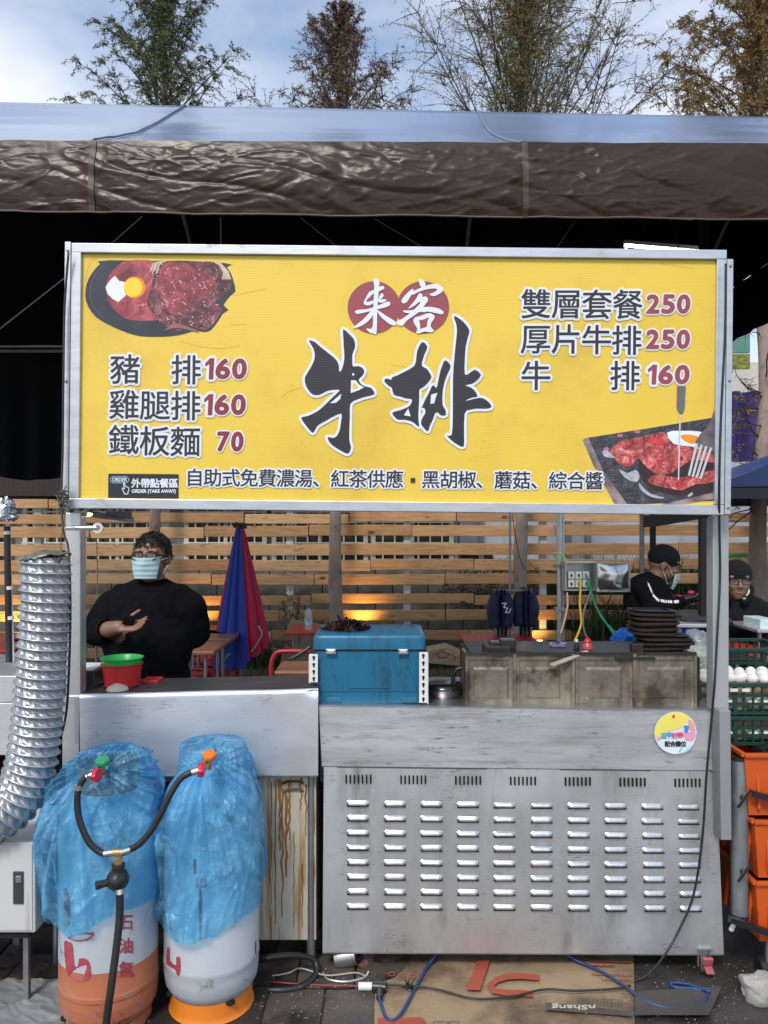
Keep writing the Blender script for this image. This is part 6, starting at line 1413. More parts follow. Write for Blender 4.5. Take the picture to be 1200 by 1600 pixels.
# chair
chr_ = thing('chair', at(455, 1062, 5.4), 'dark red metal chair with a padded seat left of the teal cooler', 'chair'); chr_.location.z = 0
MB().slab(428, 1049, 484, 1056, 5.0, .4).build('seat', BRT, chr_, bevel=.01)
MB().tube(catmull([at(424, 1066, 5.0), at(424, 1040, 5.0), at(429, 1024, 5.0), at(440, 1018, 5.0), at(484, 1018, 5.0)], 6), .016, 8).build('back_frame', REDP2, chr_, smooth=180)
for px in (430, 482):
    for Y in (5.02, 5.38): MB().bar((at(px, 0, 5.0).x, Y, 0), (at(px, 0, 5.0).x, Y, .64), .022).build('leg', REDP2, chr_)
PET = mat('clear bottle plastic', (.75, .80, .85, 1), None, .1, alpha=.45)
wt = thing('water_bottle', at(482, 1000, 6.3), 'clear water bottle with a blue cap on the red folding table', 'bottle'); c = Vector((at(482, 0, 6.55).x, 6.55, .742))
MB().lathe([(.032, 0), (.033, .1), (.030, .11), (.033, .12), (.030, .15), (.013, .185)], c, 20).build('body', PET, wt, smooth=50); MB().lathe([(.014, .185), (.014, .205)], c, 14).build('cap', mat('blue cap', (.02, .15, .7, 1), None, .4), wt)
MB().lathe([(.0335, .045), (.0335, .10)], c, 20, False).build('label', mat('pale bottle label', (.7, .78, .8, 1), (.1, .4, .5, 1), .5, 0, 30), wt)
# cardboard leaning by the fence, boxes
bxp = [(432, 1064), (450, 975), (455, 968), (512, 978), (514, 1040), (500, 1064)]
co = thing('cardboard_box', at(470, 1064, 7.2), 'flattened cardboard box with red print leaning behind the red table', 'box')
MB().prism([at(x, y, 7.2) for x, y in bxp], (0, 0, 0), (0, .02, 0)).build('sheet', CBM, co, fixn=True)
P = Print(lambda x, y, l=0: at(x, y, 7.197) - Vector((0, l * .0003, 0)) - co.location)
P.line([(455, 1001), (444, 1003), (442, 1012), (452, 1016), (456, 1008), (448, 1006)], 2.6, 2, mat('red carton print', (.36, .06, .03, 1), (.26, .06, .035, 1), .8, 0, 14)); P.build('print', co, local=True)
co = thing('cardboard_box', at(700, 1045, 6.9), 'brown cardboard carton on the grass right of the teal cooler', 'box')
rq = [at(668, 1018, 6.9), at(700, 1012, 6.95), at(727, 1024, 6.9), at(727, 1041, 6.9), at(668, 1036, 6.9)]
MB().prism(rq, (0, 0, 0), (0, .3, 0)).build('body', CBM, co, fixn=True)
P = Print(lambda x, y, l=0: at(x, y, 6.893) - Vector((0, l * .0003, 0)) - co.location)
P.line([(682, 1022), (690, 1018), (702, 1022), (696, 1028), (684, 1027)], 1.8, 2, MATS['red carton print'], True); P.line([(704, 1022), (712, 1027), (708, 1030)], 1.2, 2, MATS['red carton print']); P.build('print', co, local=True)

# folded umbrella
BLUC = mat('blue umbrella cloth', (.018, .05, .33, 1), (.012, .035, .26, 1), .75, 0, 5, (1, 1, .4)); REDC = mat('red umbrella cloth', (.50, .012, .06, 1), (.38, .01, .05, 1), .75, 0, 5, (1, 1, .4))
um = thing('folded_umbrella', at(374, 1045, 6.5), 'folded blue and red market umbrella standing in front of the fence', 'umbrella'); um.location.z = 0.1
tp = at(375, 824, 6.5); NP = 144
def uf(u, v):
    a = 2 * math.pi * u; L = v; r = .03 + L ** .85 * .185 ; fold = abs(math.sin(a * 6)) ** .7
    r *= (.80 + .26 * fold); r *= 1 + .06 * noise.noise(Vector((math.cos(a) * 3, math.sin(a) * 3, L * 3)))
    xs = 1.0 + .08 * L; zb = tp.z - L * (1.17 - (.12 if math.cos(a) > .3 else 0) * max(0, math.cos(a)) * 1.4)
    return Vector((tp.x + r * math.cos(a) * xs + .015 * L * math.copysign(1, math.cos(a)), tp.y + r * math.sin(a) * .8, zb))
m = MB(); m.grid(uf, NP, 50, True)
m.m = []
for j in range(50):
    for i in range(NP):
        a = 360 * (i + .5) / NP; m.m.append(0 if 205 < a < 292 or 20 < a < 150 else 1)
m.build('canopy', [BLUC, REDC], um, smooth=60)
MB().cyl((tp.x, tp.y, .12), (tp.x, tp.y, tp.z + .01), .02, n=12).build('pole', STEELD, um, smooth=50)
MB().tube(catmull([tp + Vector((-.05, 0, .0)), tp + Vector((-.03, -.02, .035)), tp + Vector((.01, -.02, .02)), tp + Vector((.04, 0, .03)), tp + Vector((.05, 0, -.01))], 5), .012, 6).ell(tp + Vector((0, 0, .0)), (.04, .035, .02), 12, 6).build('top_cap', BLKPL, um, smooth=180)
MB().lathe([(.17, .12), (.18, .16), (.05, .2)], (tp.x, tp.y, 0), 24).build('base', mat('concrete base', (.3, .3, .29, 1), None, .9), um)
MB().tube(catmull([at(404, 978, 6.35), at(409, 990, 6.33), at(404, 1002, 6.33), at(396, 1014, 6.33), at(392, 1018, 6.33)], 6), .007, 6).tube([at(349, 1035, 6.3), at(356, 1024, 6.28), at(360, 1021, 6.28)], .006, 6).build('tie_cord', mat('grey cord', (.35, .34, .32, 1), None, .8), um, smooth=180)

# rack with jackets, poles
rk = thing('clothes_rack', at(800, 1010, 6.2), 'thin rack pole carrying dark jackets in front of the second tree', 'rack'); rk.location.z = 0
MB().cyl((at(797, 0, 6.2).x, 6.2, 0), at(797, 700, 6.2), .010, n=8).build('pole', STEELD, rk, smooth=60); MB().bar(at(772, 922, 6.2), at(832, 922, 6.2), .014).build('rail', STEELD, rk)
for px in (774, 830): MB().bar(at(px, 922, 6.2), at(px, 922, 6.2) * 1.0 + Vector((0, 0, -.95)), .014).build('leg', STEELD, rk)
JK = mat('navy jacket cloth', (.014, .022, .07, 1), (.008, .012, .04, 1), .7, 0, 8, bump=.3); JG = mat('silver grey lining', (.22, .24, .27, 1), (.05, .055, .07, 1), .5, 0, 14, (2, 1, .5))
def jacket(x0, x1, y0, y1, Y, label, seed):
    t = thing('jacket', at((x0 + x1) / 2, y0, Y), label, 'jacket', None)
    def fn(u, v):
        a = 2 * math.pi * u; w = (x1 - x0) / 2 * (.45 + .55 * min(1, v * 3.2)) * (1 - .12 * max(0, v - .6)); px = (x0 + x1) / 2 + w * math.cos(a); p = at(px, lerp(y0, y1, v) + 2 * math.sin(a * 5 + seed), Y)
        p.y += .07 * math.sin(a) * (1 + .4 * math.sin(a * 9 + seed)) + .02 * noise.noise(Vector((px * .1, v * 5, seed))); return p
    MB().grid(fn, 60, 24, True).build('shell', JK, t, smooth=60)
    for s in (-1, 1):
        xx = x0 + 3 if s < 0 else x1 - 3; MB().tube(catmull([at(xx - s * 4, y0 + 8, Y - .03), at(xx, y0 + 22, Y - .04), at(xx + s * 1, y0 + 42, Y - .05), at(xx - s * 2, y0 + 58, Y - .05)], 6), [.045] * 6 + [.05] * 6 + [.045] * 6 + [.038], 10).build('sleeve', JK, t, smooth=180)
    MB().grid(lambda u, v: at(lerp(x0 + 4, x1 - 4, u), lerp(y1 - 6, y1 + 26, v), Y - .01) + Vector((0, .03 * math.sin(u * 22 + seed), 0)), 24, 8).build('lining', JG, t, smooth=180)
    return t
j1 = jacket(768, 796, 921, 978, 6.2, 'dark navy jacket with a white squiggle hanging left of the rack pole', 1)
P = Print(lambda x, y, l=0: at(x, y, 6.10) - Vector((0, l * .0005, 0)) - j1.location); P.line([(785, 943), (791, 942), (787, 949), (793, 950), (790, 957), (796, 957), (798, 951)], 1.7, 2, PW); P.build('emblem', j1, local=True)
jacket(806, 835, 919, 976, 6.25, 'plain dark navy jacket hanging right of the rack pole', 4)

cd = thing('conduit_pole', at(874, 1010, 5.2), 'galvanised pole with clamps carrying the electrical box', 'pole'); cd.location.z = 0
MB().cyl((at(874.5, 0, 5.2).x, 5.2, 0), at(874.5, 700, 5.2), .019, n=16).cyl((at(880, 0, 5.2).x, 5.21, .3), at(880, 700, 5.21), .010, n=10).build('pole', mat('bright galvanised tube', (.55, .57, .58, 1), (.42, .44, .45, 1), .35, .9, 9), cd, smooth=60)
for y in (882, 950): MB().slab(868, y, 884, y + 5, 5.17, .06).build('clamp_ring', STEELD, cd)
MB().tube(catmull([at(866, 864, 5.15), at(880, 868, 5.14), at(884, 880, 5.14), at(881, 900, 5.15), at(884, 915, 5.15)], 6), .005, 5).build('cable_tie', mat('lime string', (.4, .8, .1, 1), None, .6), cd, smooth=180)
eb = thing('electrical_box', at(905, 922, 5.1), 'open grey electrical box with white sockets on the galvanised pole', 'electrical box')
m = MB(); m.slab(883, 878, 931, 923, 5.16, .01).slab(883, 878, 885, 923, 5.06, .1).slab(929, 878, 931, 923, 5.06, .1).slab(885, 878, 929, 880, 5.06, .1).slab(885, 921, 929, 923, 5.06, .1); m.build('case', mat('galvanised box', (.5, .52, .54, 1), (.4, .42, .44, 1), .4, .7, 9), eb)
m = MB()
for i in range(3):
    for j in range(2): m.slab(888 + i * 11.5, 893 + j * 13, 898 + i * 11.5, 904.5 + j * 13, 5.08, .03)
m.build('socket_block', WHITE, eb, bevel=.003)
m = MB()
for i in range(3):
    for j in range(2): m.slab(892 + i * 11.5, 897 + j * 13, 894.5 + i * 11.5, 901 + j * 13, 5.072, .005)
m.build('socket_hole', DSH, eb)
MB().grid(lambda u, v: at(lerp(933, 984, u), lerp(880, 924, v), 5.02) + Vector((0, -.03 * math.sin(u * math.pi) * math.sin(v * math.pi) + .006 * noise.noise(Vector((u * 3, v * 3, 1))), 0)), 30, 24).build('door', mat('shiny box door', (.55, .57, .58, 1), None, .18, .95), eb, smooth=180)
m = MB(); m.slab(932, 879, 985, 881, 5.01, .02).slab(932, 923, 985, 925, 5.01, .02).slab(932, 881, 934, 923, 5.01, .02).slab(983, 881, 985, 923, 5.01, .02); m.build('door_frame', STEELD, eb)
for pts, r, m, l in (([(905, 905), (907, 920), (906, 945), (908, 975), (899, 1000), (893, 1012)], .0075, mat('yellow cable', (.75, .55, .04, 1), None, .5), 'yellow cable hanging from the electrical box'),
                  ([(886, 926), (887, 945), (882, 970), (876, 990)], .0065, mat('pink cable', (.75, .42, .38, 1), None, .5), 'pale pink cable hanging beside the galvanised pole'),
                  ([(915, 896), (922, 915), (930, 945), (948, 975), (968, 1004)], .0065, mat('green cable', (.03, .30, .18, 1), None, .5), 'dark green cable slanting down from the electrical box, upper of two'),
                  ([(917, 912), (928, 940), (940, 965), (958, 985), (970, 1000)], .0055, MATS['green cable'], 'dark green cable slanting down from the electrical box, lower of two'),
                  ([(925, 920), (917, 940), (911, 965), (914, 990), (925, 1005)], .007, mat('grey cable', (.20, .19, .18, 1), None, .5), 'grey cable hanging in a loop below the electrical box'),
                  ([(801, 803), (804, 830), (812, 870), (820, 890)], .003, BLACK, 'thin black cable drooping beside the rack pole'),
                  ([(151, 840), (152, 880), (152, 960), (152, 985)], .004, mat('brown rope', (.25, .17, .09, 1), None, .8), 'brown rope hanging at the left of the man in the mask')):
    cable([at(x, y, 5.05) for x, y in pts], r, l, m)

# foil wrapped lamp pole at the left edge
lp = thing('wrapped_pole', at(12, 1060, 3.2), 'black pole with white tape rings and a foil wrapped head at the left edge', 'pole'); lp.location.z = 0
MB().cyl((at(20, 0, 3.2).x, 3.2, 0), at(11, 822, 3.2), .013, n=14).build('pole', BLKPL, lp, smooth=50)
for y in (835, 921, 968): q = at(lerp(11, 19, (y - 822) / 200), y, 3.2); MB().cyl(q, q + Vector((0, 0, .014)), .0145, n=14).build('tape_ring', WHITE, lp, smooth=50)
MB().cyl(at(16, 890, 3.21), at(21, 1040, 3.21), .006, n=8).build('white_cable', WHITE, lp)
FOIL = mat('crinkled foil', (.75, .77, .79, 1), None, .22, .95, bump=1.0, bscale=14)
lump(at(4, 800, 3.2), (.05, .05, .052), None, .4, 3).build('foil_head', FOIL, lp, smooth=180); lump(at(10, 808, 3.17), (.042, .05, .016), None, .4, 8).build('foil_flap', FOIL, lp, smooth=180)

# ------------------------------------------------------------------ low floodlights at the foot of the fence
HOT = emit('floodlight lens', (1.0, .62, .18, 1), 6)
for px, py, tx, pw, lab in ((566, 985, 575, 9, 'small warm floodlight behind the first tree trunk lighting the fence boards'), (8, 1000, 8, 12, 'small warm floodlight lighting the fence at the left edge'), (842, 1008, 842, 4, 'small warm floodlight lighting the fence beside the hanging jackets'), (318, 978, 322, 4, 'small warm floodlight behind the man in the mask lighting the fence')):
    p = at(px, py, FY - .22); l_ = thing('floodlight', (p.x, p.y, .2), lab, 'floodlight')
    MB().box(p, (.10, .05, .07), (R(35), 0, 0)).build('housing', BLKPL, l_, bevel=.006)
    MB().box(p + Vector((0, .022, .036)), (.08, .03, .004), (R(-35) + R(70), 0, 0)).build('lens', HOT, l_)
    MB().cyl((p.x, p.y, .15), (p.x, p.y, p.z), .01, n=8).build('stake', BLKPL, l_)
    L = bpy.data.lights.new('floodlight_glow', 'SPOT'); L.energy = pw * 1.3; L.color = (1, .55, .12); L.spot_size = R(120); L.spot_blend = .9; L.shadow_soft_size = .04
    o = bpy.data.objects.new('floodlight_glow', L); COL.objects.link(o); o.parent = l_; o.location = p + Vector((0, .03, .06)) - l_.location
    o.rotation_euler = Vector((0, -.75, -.65)).to_track_quat('Z', 'Y').to_euler()

# ------------------------------------------------------------------ people
def fuse(m, vox, it=6, fac=.5):
    me = bpy.data.meshes.new('tmp'); me.from_pydata(m.v, [], m.f); o = bpy.data.objects.new('tmp', me); COL.objects.link(o)
    r = o.modifiers.new('r', 'REMESH'); r.mode = 'VOXEL'; r.voxel_size = vox; s = o.modifiers.new('s', 'SMOOTH'); s.iterations = it; s.factor = fac
    dg = bpy.context.evaluated_depsgraph_get(); e = o.evaluated_get(dg).to_mesh()
    b = MB(); b.v = [v.co.copy() for v in e.vertices]; b.f = [tuple(p.vertices) for p in e.polygons]; b.m = [0] * len(b.f)
    o.evaluated_get(dg).to_mesh_clear(); bpy.data.objects.remove(o); bpy.data.meshes.remove(me); return b
def rip(b, amp, f, seed=0):
    for i, v in enumerate(b.v):
        q = Vector((v.x * f, v.y * f, v.z * f * .7 + seed)); k = (.5 - abs(noise.noise(q + Vector((0, 0, noise.noise(q * .6) * 1.5))))) * amp; c = Vector((b.c.x, b.c.y, v.z)); b.v[i] = v + (v - c).normalized() * k
    return b
SKIN = mat('tan skin', (.27, .145, .095, 1), (.22, .115, .075, 1), .5, 0, 14, bump=.05, bscale=60)
SHB = mat('black cotton', (.004, .004, .006, 1), (.007, .007, .009, 1), .95, 0, 20, bump=.1, bscale=120, spec=.1)
HAIR = mat('black hair', (.008, .007, .007, 1), (.018, .016, .015, 1), .5, 0, 90, (1, 1, .2), .8, 90)
MASK = mat('pale blue mask cloth', (.42, .60, .66, 1), (.34, .52, .58, 1), .75, 0, 4, (1, 1, 1.5), .12, 18, (.4, 1, 5))
DENIM = mat('dark trouser cloth', (.014, .015, .02, 1), None, .85)
def rotz(a): return Matrix.Rotation(a, 3, 'Z')
def head(m, c, s, face, pitch=0):
    """head solids about c, facing direction face (radians, 0 = towards the camera)"""
    Rm = rotz(face) @ Matrix.Rotation(pitch, 3, 'X'); P_ = lambda x, y, z: c + Rm @ (Vector((x, y, z)) * s)
    m.ell(P_(0, .012, .022), (.077 * s, .093 * s, .098 * s), 20, 14, Rm)
    m.ell(P_(0, -.022, -.045), (.062 * s, .066 * s, .068 * s), 16, 12, Rm)
    m.ell(P_(0, -.045, -.088), (.034 * s, .032 * s, .026 * s), 12, 8, Rm)
    m.cap(P_(0, -.084, .012), .010 * s, P_(0, -.101, -.024), .0135 * s, 10)
    for q in (-1, 1):
        m.ell(P_(q * .078, .012, -.005), (.012 * s, .019 * s, .031 * s), 10, 8, Rm); m.ell(P_(q * .035, -.072, -.026), (.024 * s, .02 * s, .02 * s), 10, 8, Rm); m.ell(P_(q * .013, -.09, -.028), (.010 * s, .010 * s, .008 * s), 8, 6, Rm)
    m.cap(P_(-.045, -.070, .032), .013 * s, P_(.045, -.070, .032), .013 * s, 8)
    m.cap(P_(-.02, -.076, -.058), .0075 * s, P_(.02, -.076, -.058), .0075 * s, 8); m.cap(P_(-.016, -.073, -.067), .0085 * s, P_(.016, -.073, -.067), .0085 * s, 8)
    return P_, Rm
def eyes(P_, s, parent):
    for q in (-1, 1):
        e = MB().ell(P_(q * .031, -.0745, .006), (.012 * s, .008 * s, .0052 * s), 12, 8).build('eye', mat('eye white', (.35, .33, .31, 1), None, .3), parent, smooth=180)
        MB().ell(P_(q * .031, -.0800, .006), (.0055 * s, .004 * s, .0048 * s), 10, 6).build('iris', mat('dark iris', (.02, .012, .008, 1), None, .2), e, smooth=180)
        MB().cap(P_(q * .018, -.084, .028), .0035 * s, P_(q * .046, -.076, .031), .003 * s, 6).build('eyebrow', HAIR, parent, smooth=180)
def glasses(P_, s, parent, m=None):
    g = MB(); m = m or BLKPL
    for q in (-1, 1):
        pts = [P_(q * .033 + .025 * math.copysign(abs(math.cos(a)) ** .6, math.cos(a)), -.098, .006 + .018 * math.copysign(abs(math.sin(a)) ** .6, math.sin(a))) for a in [2 * math.pi * k / 20 for k in range(21)]]; g.tube(pts, .0024 * s, 6)
        g.tube([P_(q * .058, -.097, .012), P_(q * .078, -.06, .012), P_(q * .080, .005, .01)], .0022 * s, 6)
    g.tube([P_(-.009, -.098, .01), P_(0, -.102, .013), P_(.009, -.098, .01)], .0022 * s, 6)
    f_ = g.build('glasses', m, parent, smooth=60)
    for q in (-1, 1):
        pts = [P_(q * .033 + .024 * math.copysign(abs(math.cos(a)) ** .6, math.cos(a)), -.0975, .006 + .017 * math.copysign(abs(math.sin(a)) ** .6, math.sin(a))) for a in [2 * math.pi * k / 20 for k in range(20)]]
        MB().add(pts, [tuple(range(20))]).build('lens', mat('spectacle lens', (.25, .28, .3, 1), None, .05, alpha=.14, spec=.9), f_)
def hand(m, wrist, aim, palmn, s=1, curl=.25, spread=.13, side=1):
    """palm and five fingers; aim = finger direction, palmn = palm normal"""
    a = Vector(aim).normalized(); n = Vector(palmn); n = (n - a * n.dot(a)).normalized(); w = a.cross(n).normalized() * side
    for k in range(4):
        o = (k - 1.5) * .0195 * s; m.cap(wrist + w * o * .75 + a * .012 * s, .0155 * s, wrist + w * o + a * .082 * s, .0125 * s, 8)
    L = [.068, .078, .074, .058]
    for k in range(4):
        o = (k - 1.5) * .0205 * s; b = wrist + w * o + a * .086 * s; d = (a + w * (k - 1.5) * spread).normalized(); c = curl
        for j, fr in enumerate((.42, .32, .26)):
            d = (d + n * c).normalized(); e = b + d * L[k] * fr * s; m.cap(b, (.0095 - j * .0009) * s, e, (.0086 - j * .0009) * s, 8); b = e
    b = wrist + w * -.026 * s + a * .022 * s; d = (a * .55 - w * .85 + n * .25).normalized()
    for j, l in enumerate((.04, .034, .026)):
        e = b + d * l * s; m.cap(b, (.013 - j * .0015) * s, e, (.0115 - j * .0015) * s, 8); b = e; d = (d + a * .45 + w * .12 + n * curl * .5).normalized()

# the stall holder in the mask
Ym = 3.72; pm = thing('person', (at(238, 0, Ym).x, Ym, 0), 'man in black shirt, glasses and pale blue mask standing behind the left counter', 'person')
hc = at(237, 872, Ym); A = lambda x, y, dy=0: at(x, y, Ym + dy)
b = MB(); P1, R1 = head(b, hc, 1.01, R(-4), R(-4))
b.cap(A(238, 900, .02), .062, A(237, 925, .02), .070)
b.cap(A(204, 928, .03), .06, A(270, 928, .03), .06)
b.ell(A(236, 958, .03), (.17, .13, .17), 20, 14).ell(A(232, 1010, .0), (.19, .16, .20), 20, 14).ell(A(232, 1065, .02), (.18, .14, .14), 20, 14)
ls, le, lw = A(179, 947, .03), A(155, 987, -.04), A(186, 980, -.30)
rs_, re, rw = A(293, 947, .03), A(302, 992, .07), A(268, 1000, .20)
b.cap(ls, .068, le, .052).cap(le, .050, lw, .030).cap(rs_, .068, re, .052).cap(re, .050, rw, .032)
for s in (-1, 1): k_ = Vector((hc.x + s * .10, Ym + .02, .42)); an = Vector((hc.x + s * .12, Ym + .02, .07)); b.cap(Vector((hc.x + s * .09, Ym + .02, .80)), .095, k_, .062).cap(k_, .060, an, .042).cap(an + Vector((0, .03, -.03)), .036, an + Vector((0, -.17, -.035)), .032)
hand(b, lw, Vector((1, -.15, .10)), Vector((0, -.6, .8)), .88, .22, .05, 1)
hand(b, rw, Vector((-1, .25, -.1)), Vector((0, -1, .1)), .95, .3, .05, 1)
body = fuse(b, .0058, 5); bo = body.build('body', SKIN, pm, smooth=180)
sh = MB(); sh.cap(A(214, 929, .03), .066, A(260, 929, .03), .066).cap(A(196, 932, .03), .066, A(278, 932, .03), .066)
sh.ell(A(236, 958, .03), (.185, .145, .18), 24, 16).ell(A(232, 1008, .0), (.200, .18, .21), 24, 16).ell(A(231, 1062, .02), (.195, .165, .16), 24, 16)
sh.cap(ls, .077, le, .070).cap(le, .068, le.lerp(lw, .42), .060).cap(rs_, .077, re, .070).cap(re, .068, rw.lerp(re, .3), .058)
s2 = fuse(sh, .012, 5); s2.c = A(238, 960, .03); rip(s2, .030, 5.0); rip(s2, .012, 13, 3)
# open the neck and the cuff
nk = A(238, 912, 0).z; cut = le.lerp(lw, .5); ax = (lw - le).normalized()
keep = [f_ for f_ in s2.f if not (all((s2.v[i] - le).dot(ax) > (cut - le).dot(ax) and (s2.v[i] - cut).length < .09 for i in f_))]
s2.f = keep; s2.m = [0] * len(keep); s2.build('shirt', SHB, pm, smooth=180)
tr2 = MB(); 
for s in (-1, 1): k_ = Vector((hc.x + s * .10, Ym + .02, .42)); an = Vector((hc.x + s * .12, Ym + .02, .09)); tr2.cap(Vector((hc.x + s * .09, Ym + .02, .80)), .115, k_, .085).cap(k_, .085, an, .07)
fuse(tr2.ell((hc.x, Ym + .02, .80), (.20, .15, .13), 20, 12), .015, 4).build('trousers', DENIM, pm, smooth=180)
for s in (-1, 1): MB().cap(Vector((hc.x + s * .12, Ym + .07, .045)), .05, Vector((hc.x + s * .12, Ym - .15, .04)), .045).build('shoe', BLKPL, pm, smooth=180)
def hairs(P_, Rm, s, parent, n=900, low=-.02, fringe=.045, seed=1):
    hb = MB(); rn = random.Random(seed)
    hb.ell(P_(0, .022, .034), (.085 * s, .098 * s, .097 * s), 26, 18, Rm); vs = []
    hb2 = MB(); idx = {}
    inv = Rm.transposed(); c = P_(0, 0, 0)
    keep = []
    for f_ in hb.f:
        q = sum((inv @ (hb.v[i] - c) for i in f_), Vector()) / len(f_) / s
        if q.z > fringe or (q.y > -.02 and q.z > low) : keep.append(f_)
    hb.f = keep; hb.m = [0] * len(keep)
    for _ in range(n):
        a = rn.uniform(0, 6.283); t = rn.random(); q = Vector((.086 * math.cos(a) * math.sin(t * 1.9), .022 + .098 * math.sin(a) * math.sin(t * 1.9), .034 + .097 * math.cos(t * 1.9)))
        if q.z < (fringe - .012 if q.y < -.02 else low): continue
        d = Vector((q.x, q.y - .02, q.z - .02)).normalized(); e = (d * .16 + Vector((rn.uniform(-.35, .35), rn.uniform(-.8, .1), rn.uniform(-.9, -.1)))).normalized() * rn.uniform(.014, .034); w_ = d.cross(e).normalized() * .003
        hb.add([P_(*(q - w_)), P_(*(q + w_)), P_(*(q + e))], [(0, 1, 2)])
    return hb.build('hair', HAIR, parent, smooth=180)
hairs(P1, R1, 1.01, pm, 2200, -.03, .062, 2)
def mask(P_, s, parent, drop=0, m=None):
    def fn(u, v):
        a = (u - .5) * (2.05 - .35 * v); z = lerp(-.004, -.100, v) + .010 * (abs(u - .5) * 2) ** 2 * (1 if v < .5 else -.0) ; bul = 1.0 + .10 * math.exp(-((u - .5) / .16) ** 2) * math.exp(-((v - .25) / .35) ** 2); r = .0805 * bul * (1 - .14 * v * v)
        ple = .0013 * math.sin(v * 26); return P_(math.sin(a) * r, -.024 - math.cos(a) * r * 1.03 - ple, z - drop)
    o = MB().grid(fn, 40, 34).build('face_mask', m or MASK, parent, smooth=180); so = o.modifiers.new('thickness', 'SOLIDIFY'); so.thickness = .002
    lo = MB()
    for q in (-1, 1): lo.tube([P_(q * .066, -.058, -.012 - drop), P_(q * .080, -.02, .0), P_(q * .086, .02, .006), P_(q * .084, .022, -.02), P_(q * .07, -.04, -.075 - drop)], .0016 * s, 5)
    lo.build('ear_loop', WHITE, parent); return o
eyes(P1, 1.01, pm); glasses(P1, 1.01, pm, mat('dark brown spectacle frame', (.02, .012, .01, 1), None, .3)); mask(P1, 1.01, pm)
pho = tag(MB().box(lw + Vector((.05, -.02, .034)), (.05, .03, .04), (.3, .2, .2)).build('phone', mat('matt black', (.006, .006, .007, 1), None, .8, spec=.1), bevel=.006), 'small black phone resting in the open hand of the man in the mask', 'phone')
P = Print(lambda x, y, l=0: at(x, y, Ym - .168) - pm.location - Vector((0, l * .0003, 0))); P.latin('ootoya', (258, 926, 270, 931), 1, mat('faint grey print', (.05, .05, .06, 1), None, .8), fat=.2)

# man in the beanie, seen from the side
Yb2 = 5.1; p2 = thing('person', (at(1022, 0, Yb2).x, Yb2, 0), 'man in a black beanie seen from the side, looking down at his gloved hands', 'person')
h2 = at(1038, 882, Yb2); B = lambda x, y, dy=0: at(x, y, Yb2 + dy)
b = MB(); P2, R2 = head(b, h2, 1.0, R(78), R(14))
b.cap(B(1030, 893), .052, B(1017, 912), .060).ell(B(1012, 935), (.13, .17, .17), 20, 14).ell(B(1010, 985), (.13, .16, .22), 20, 14).ell(B(1012, 1035), (.13, .16, .13), 20, 14)
s1, e1, w1 = B(1008, 920, -.14), B(1022, 951, -.19), B(1063, 938, -.24); s3, e3, w3 = B(1012, 918, .14), B(1030, 948, .12), B(1064, 937, -.06)
b.cap(s1, .055, e1, .043).cap(e1, .042, w1, .028).cap(s3, .055, e3, .043).cap(e3, .042, w3, .028)
for s in (-1, 1): k_ = B(1012, 0, s * .09); b.cap(Vector((k_.x, k_.y, .80)), .085, Vector((k_.x + .03, k_.y, .44)), .058).cap(Vector((k_.x + .03, k_.y, .44)), .055, Vector((k_.x, k_.y, .07)), .04).cap(Vector((k_.x, k_.y, .04)), .035, Vector((k_.x + .16, k_.y, .035)), .03)
hand(b, w1, Vector((1, -.05, .18)), Vector((0, .3, 1)), .95, .4, .06, 1); hand(b, w3, Vector((1, -.35, .12)), Vector((0, -.4, 1)), .95, .4, .06, -1)
fuse(b, .0075, 4).build('body', SKIN, p2, smooth=180)
gl = MB(); hand(gl, w1, Vector((1, -.05, .18)), Vector((0, .3, 1)), 1.12, .4, .05, 1); hand(gl, w3, Vector((1, -.35, .12)), Vector((0, -.4, 1)), 1.12, .4, .05, -1); gl.cap(w1 - Vector((.03, 0, 0)), .034, w1 + Vector((.03, 0, 0)), .036).cap(w3 - Vector((.03, 0, 0)), .034, w3 + Vector((.03, 0, 0)), .036)
fuse(gl, .006, 3).build('glove', mat('black glove rubber', (.02, .018, .02, 1), None, .4), p2, smooth=180)
sh = MB(); sh.cap(B(1015, 908), .066, B(1012, 925), .11).ell(B(1011, 938), (.148, .19, .18), 20, 14).ell(B(1010, 985), (.15, .18, .23), 20, 14).ell(B(1012, 1030), (.145, .175, .12), 20, 14)
sh.cap(s1, .072, e1, .058).cap(e1, .056, w1, .042).cap(s3, .072, e3, .058).cap(e3, .056, w3, .042); s2 = fuse(sh, .012, 4); s2.c = B(1010, 940); rip(s2, .022, 7); rip(s2, .008, 16, 3); s2.build('shirt', SHB, p2, smooth=180)
tr2 = MB()
for s in (-1, 1): k_ = B(1012, 0, s * .09); tr2.cap(Vector((k_.x, k_.y, .80)), .105, Vector((k_.x + .03, k_.y, .44)), .08).cap(Vector((k_.x + .03, k_.y, .44)), .08, Vector((k_.x, k_.y, .09)), .065)
fuse(tr2, .015, 4).build('trousers', DENIM, p2, smooth=180)
pr_ = MB()
def bnoise(m, P_, Rm, s):
    m.ell(P_(0, .014, .045), (.089 * s, .104 * s, .088 * s), 26, 18, Rm); m.ell(P_(0, .012, .028), (.091 * s, .106 * s, .030 * s), 26, 8, Rm); return m
KN = mat('black knit', (.010, .010, .012, 1), (.018, .018, .02, 1), .95, 0, 40, (1, 1, 3), .6, 120, spec=.2)
bnoise(MB(), P2, R2, 1.0).build('beanie', KN, p2, smooth=180); eyes(P2, 1.0, p2); glasses(P2, 1.0, p2); mask(P2, 1.0, p2, .045, mat('white blue mask cloth', (.60, .70, .74, 1), None, .7))
P = Print(lambda x, y, l=0: at(x, y, Yb2 - .262 - l * .0002) - p2.location)
m_ = MB(); rn = random.Random(3)
path_ = [(1017, 912), (1020, 922), (1024, 932), (1030, 938), (1040, 940), (1052, 940), (1060, 939)]
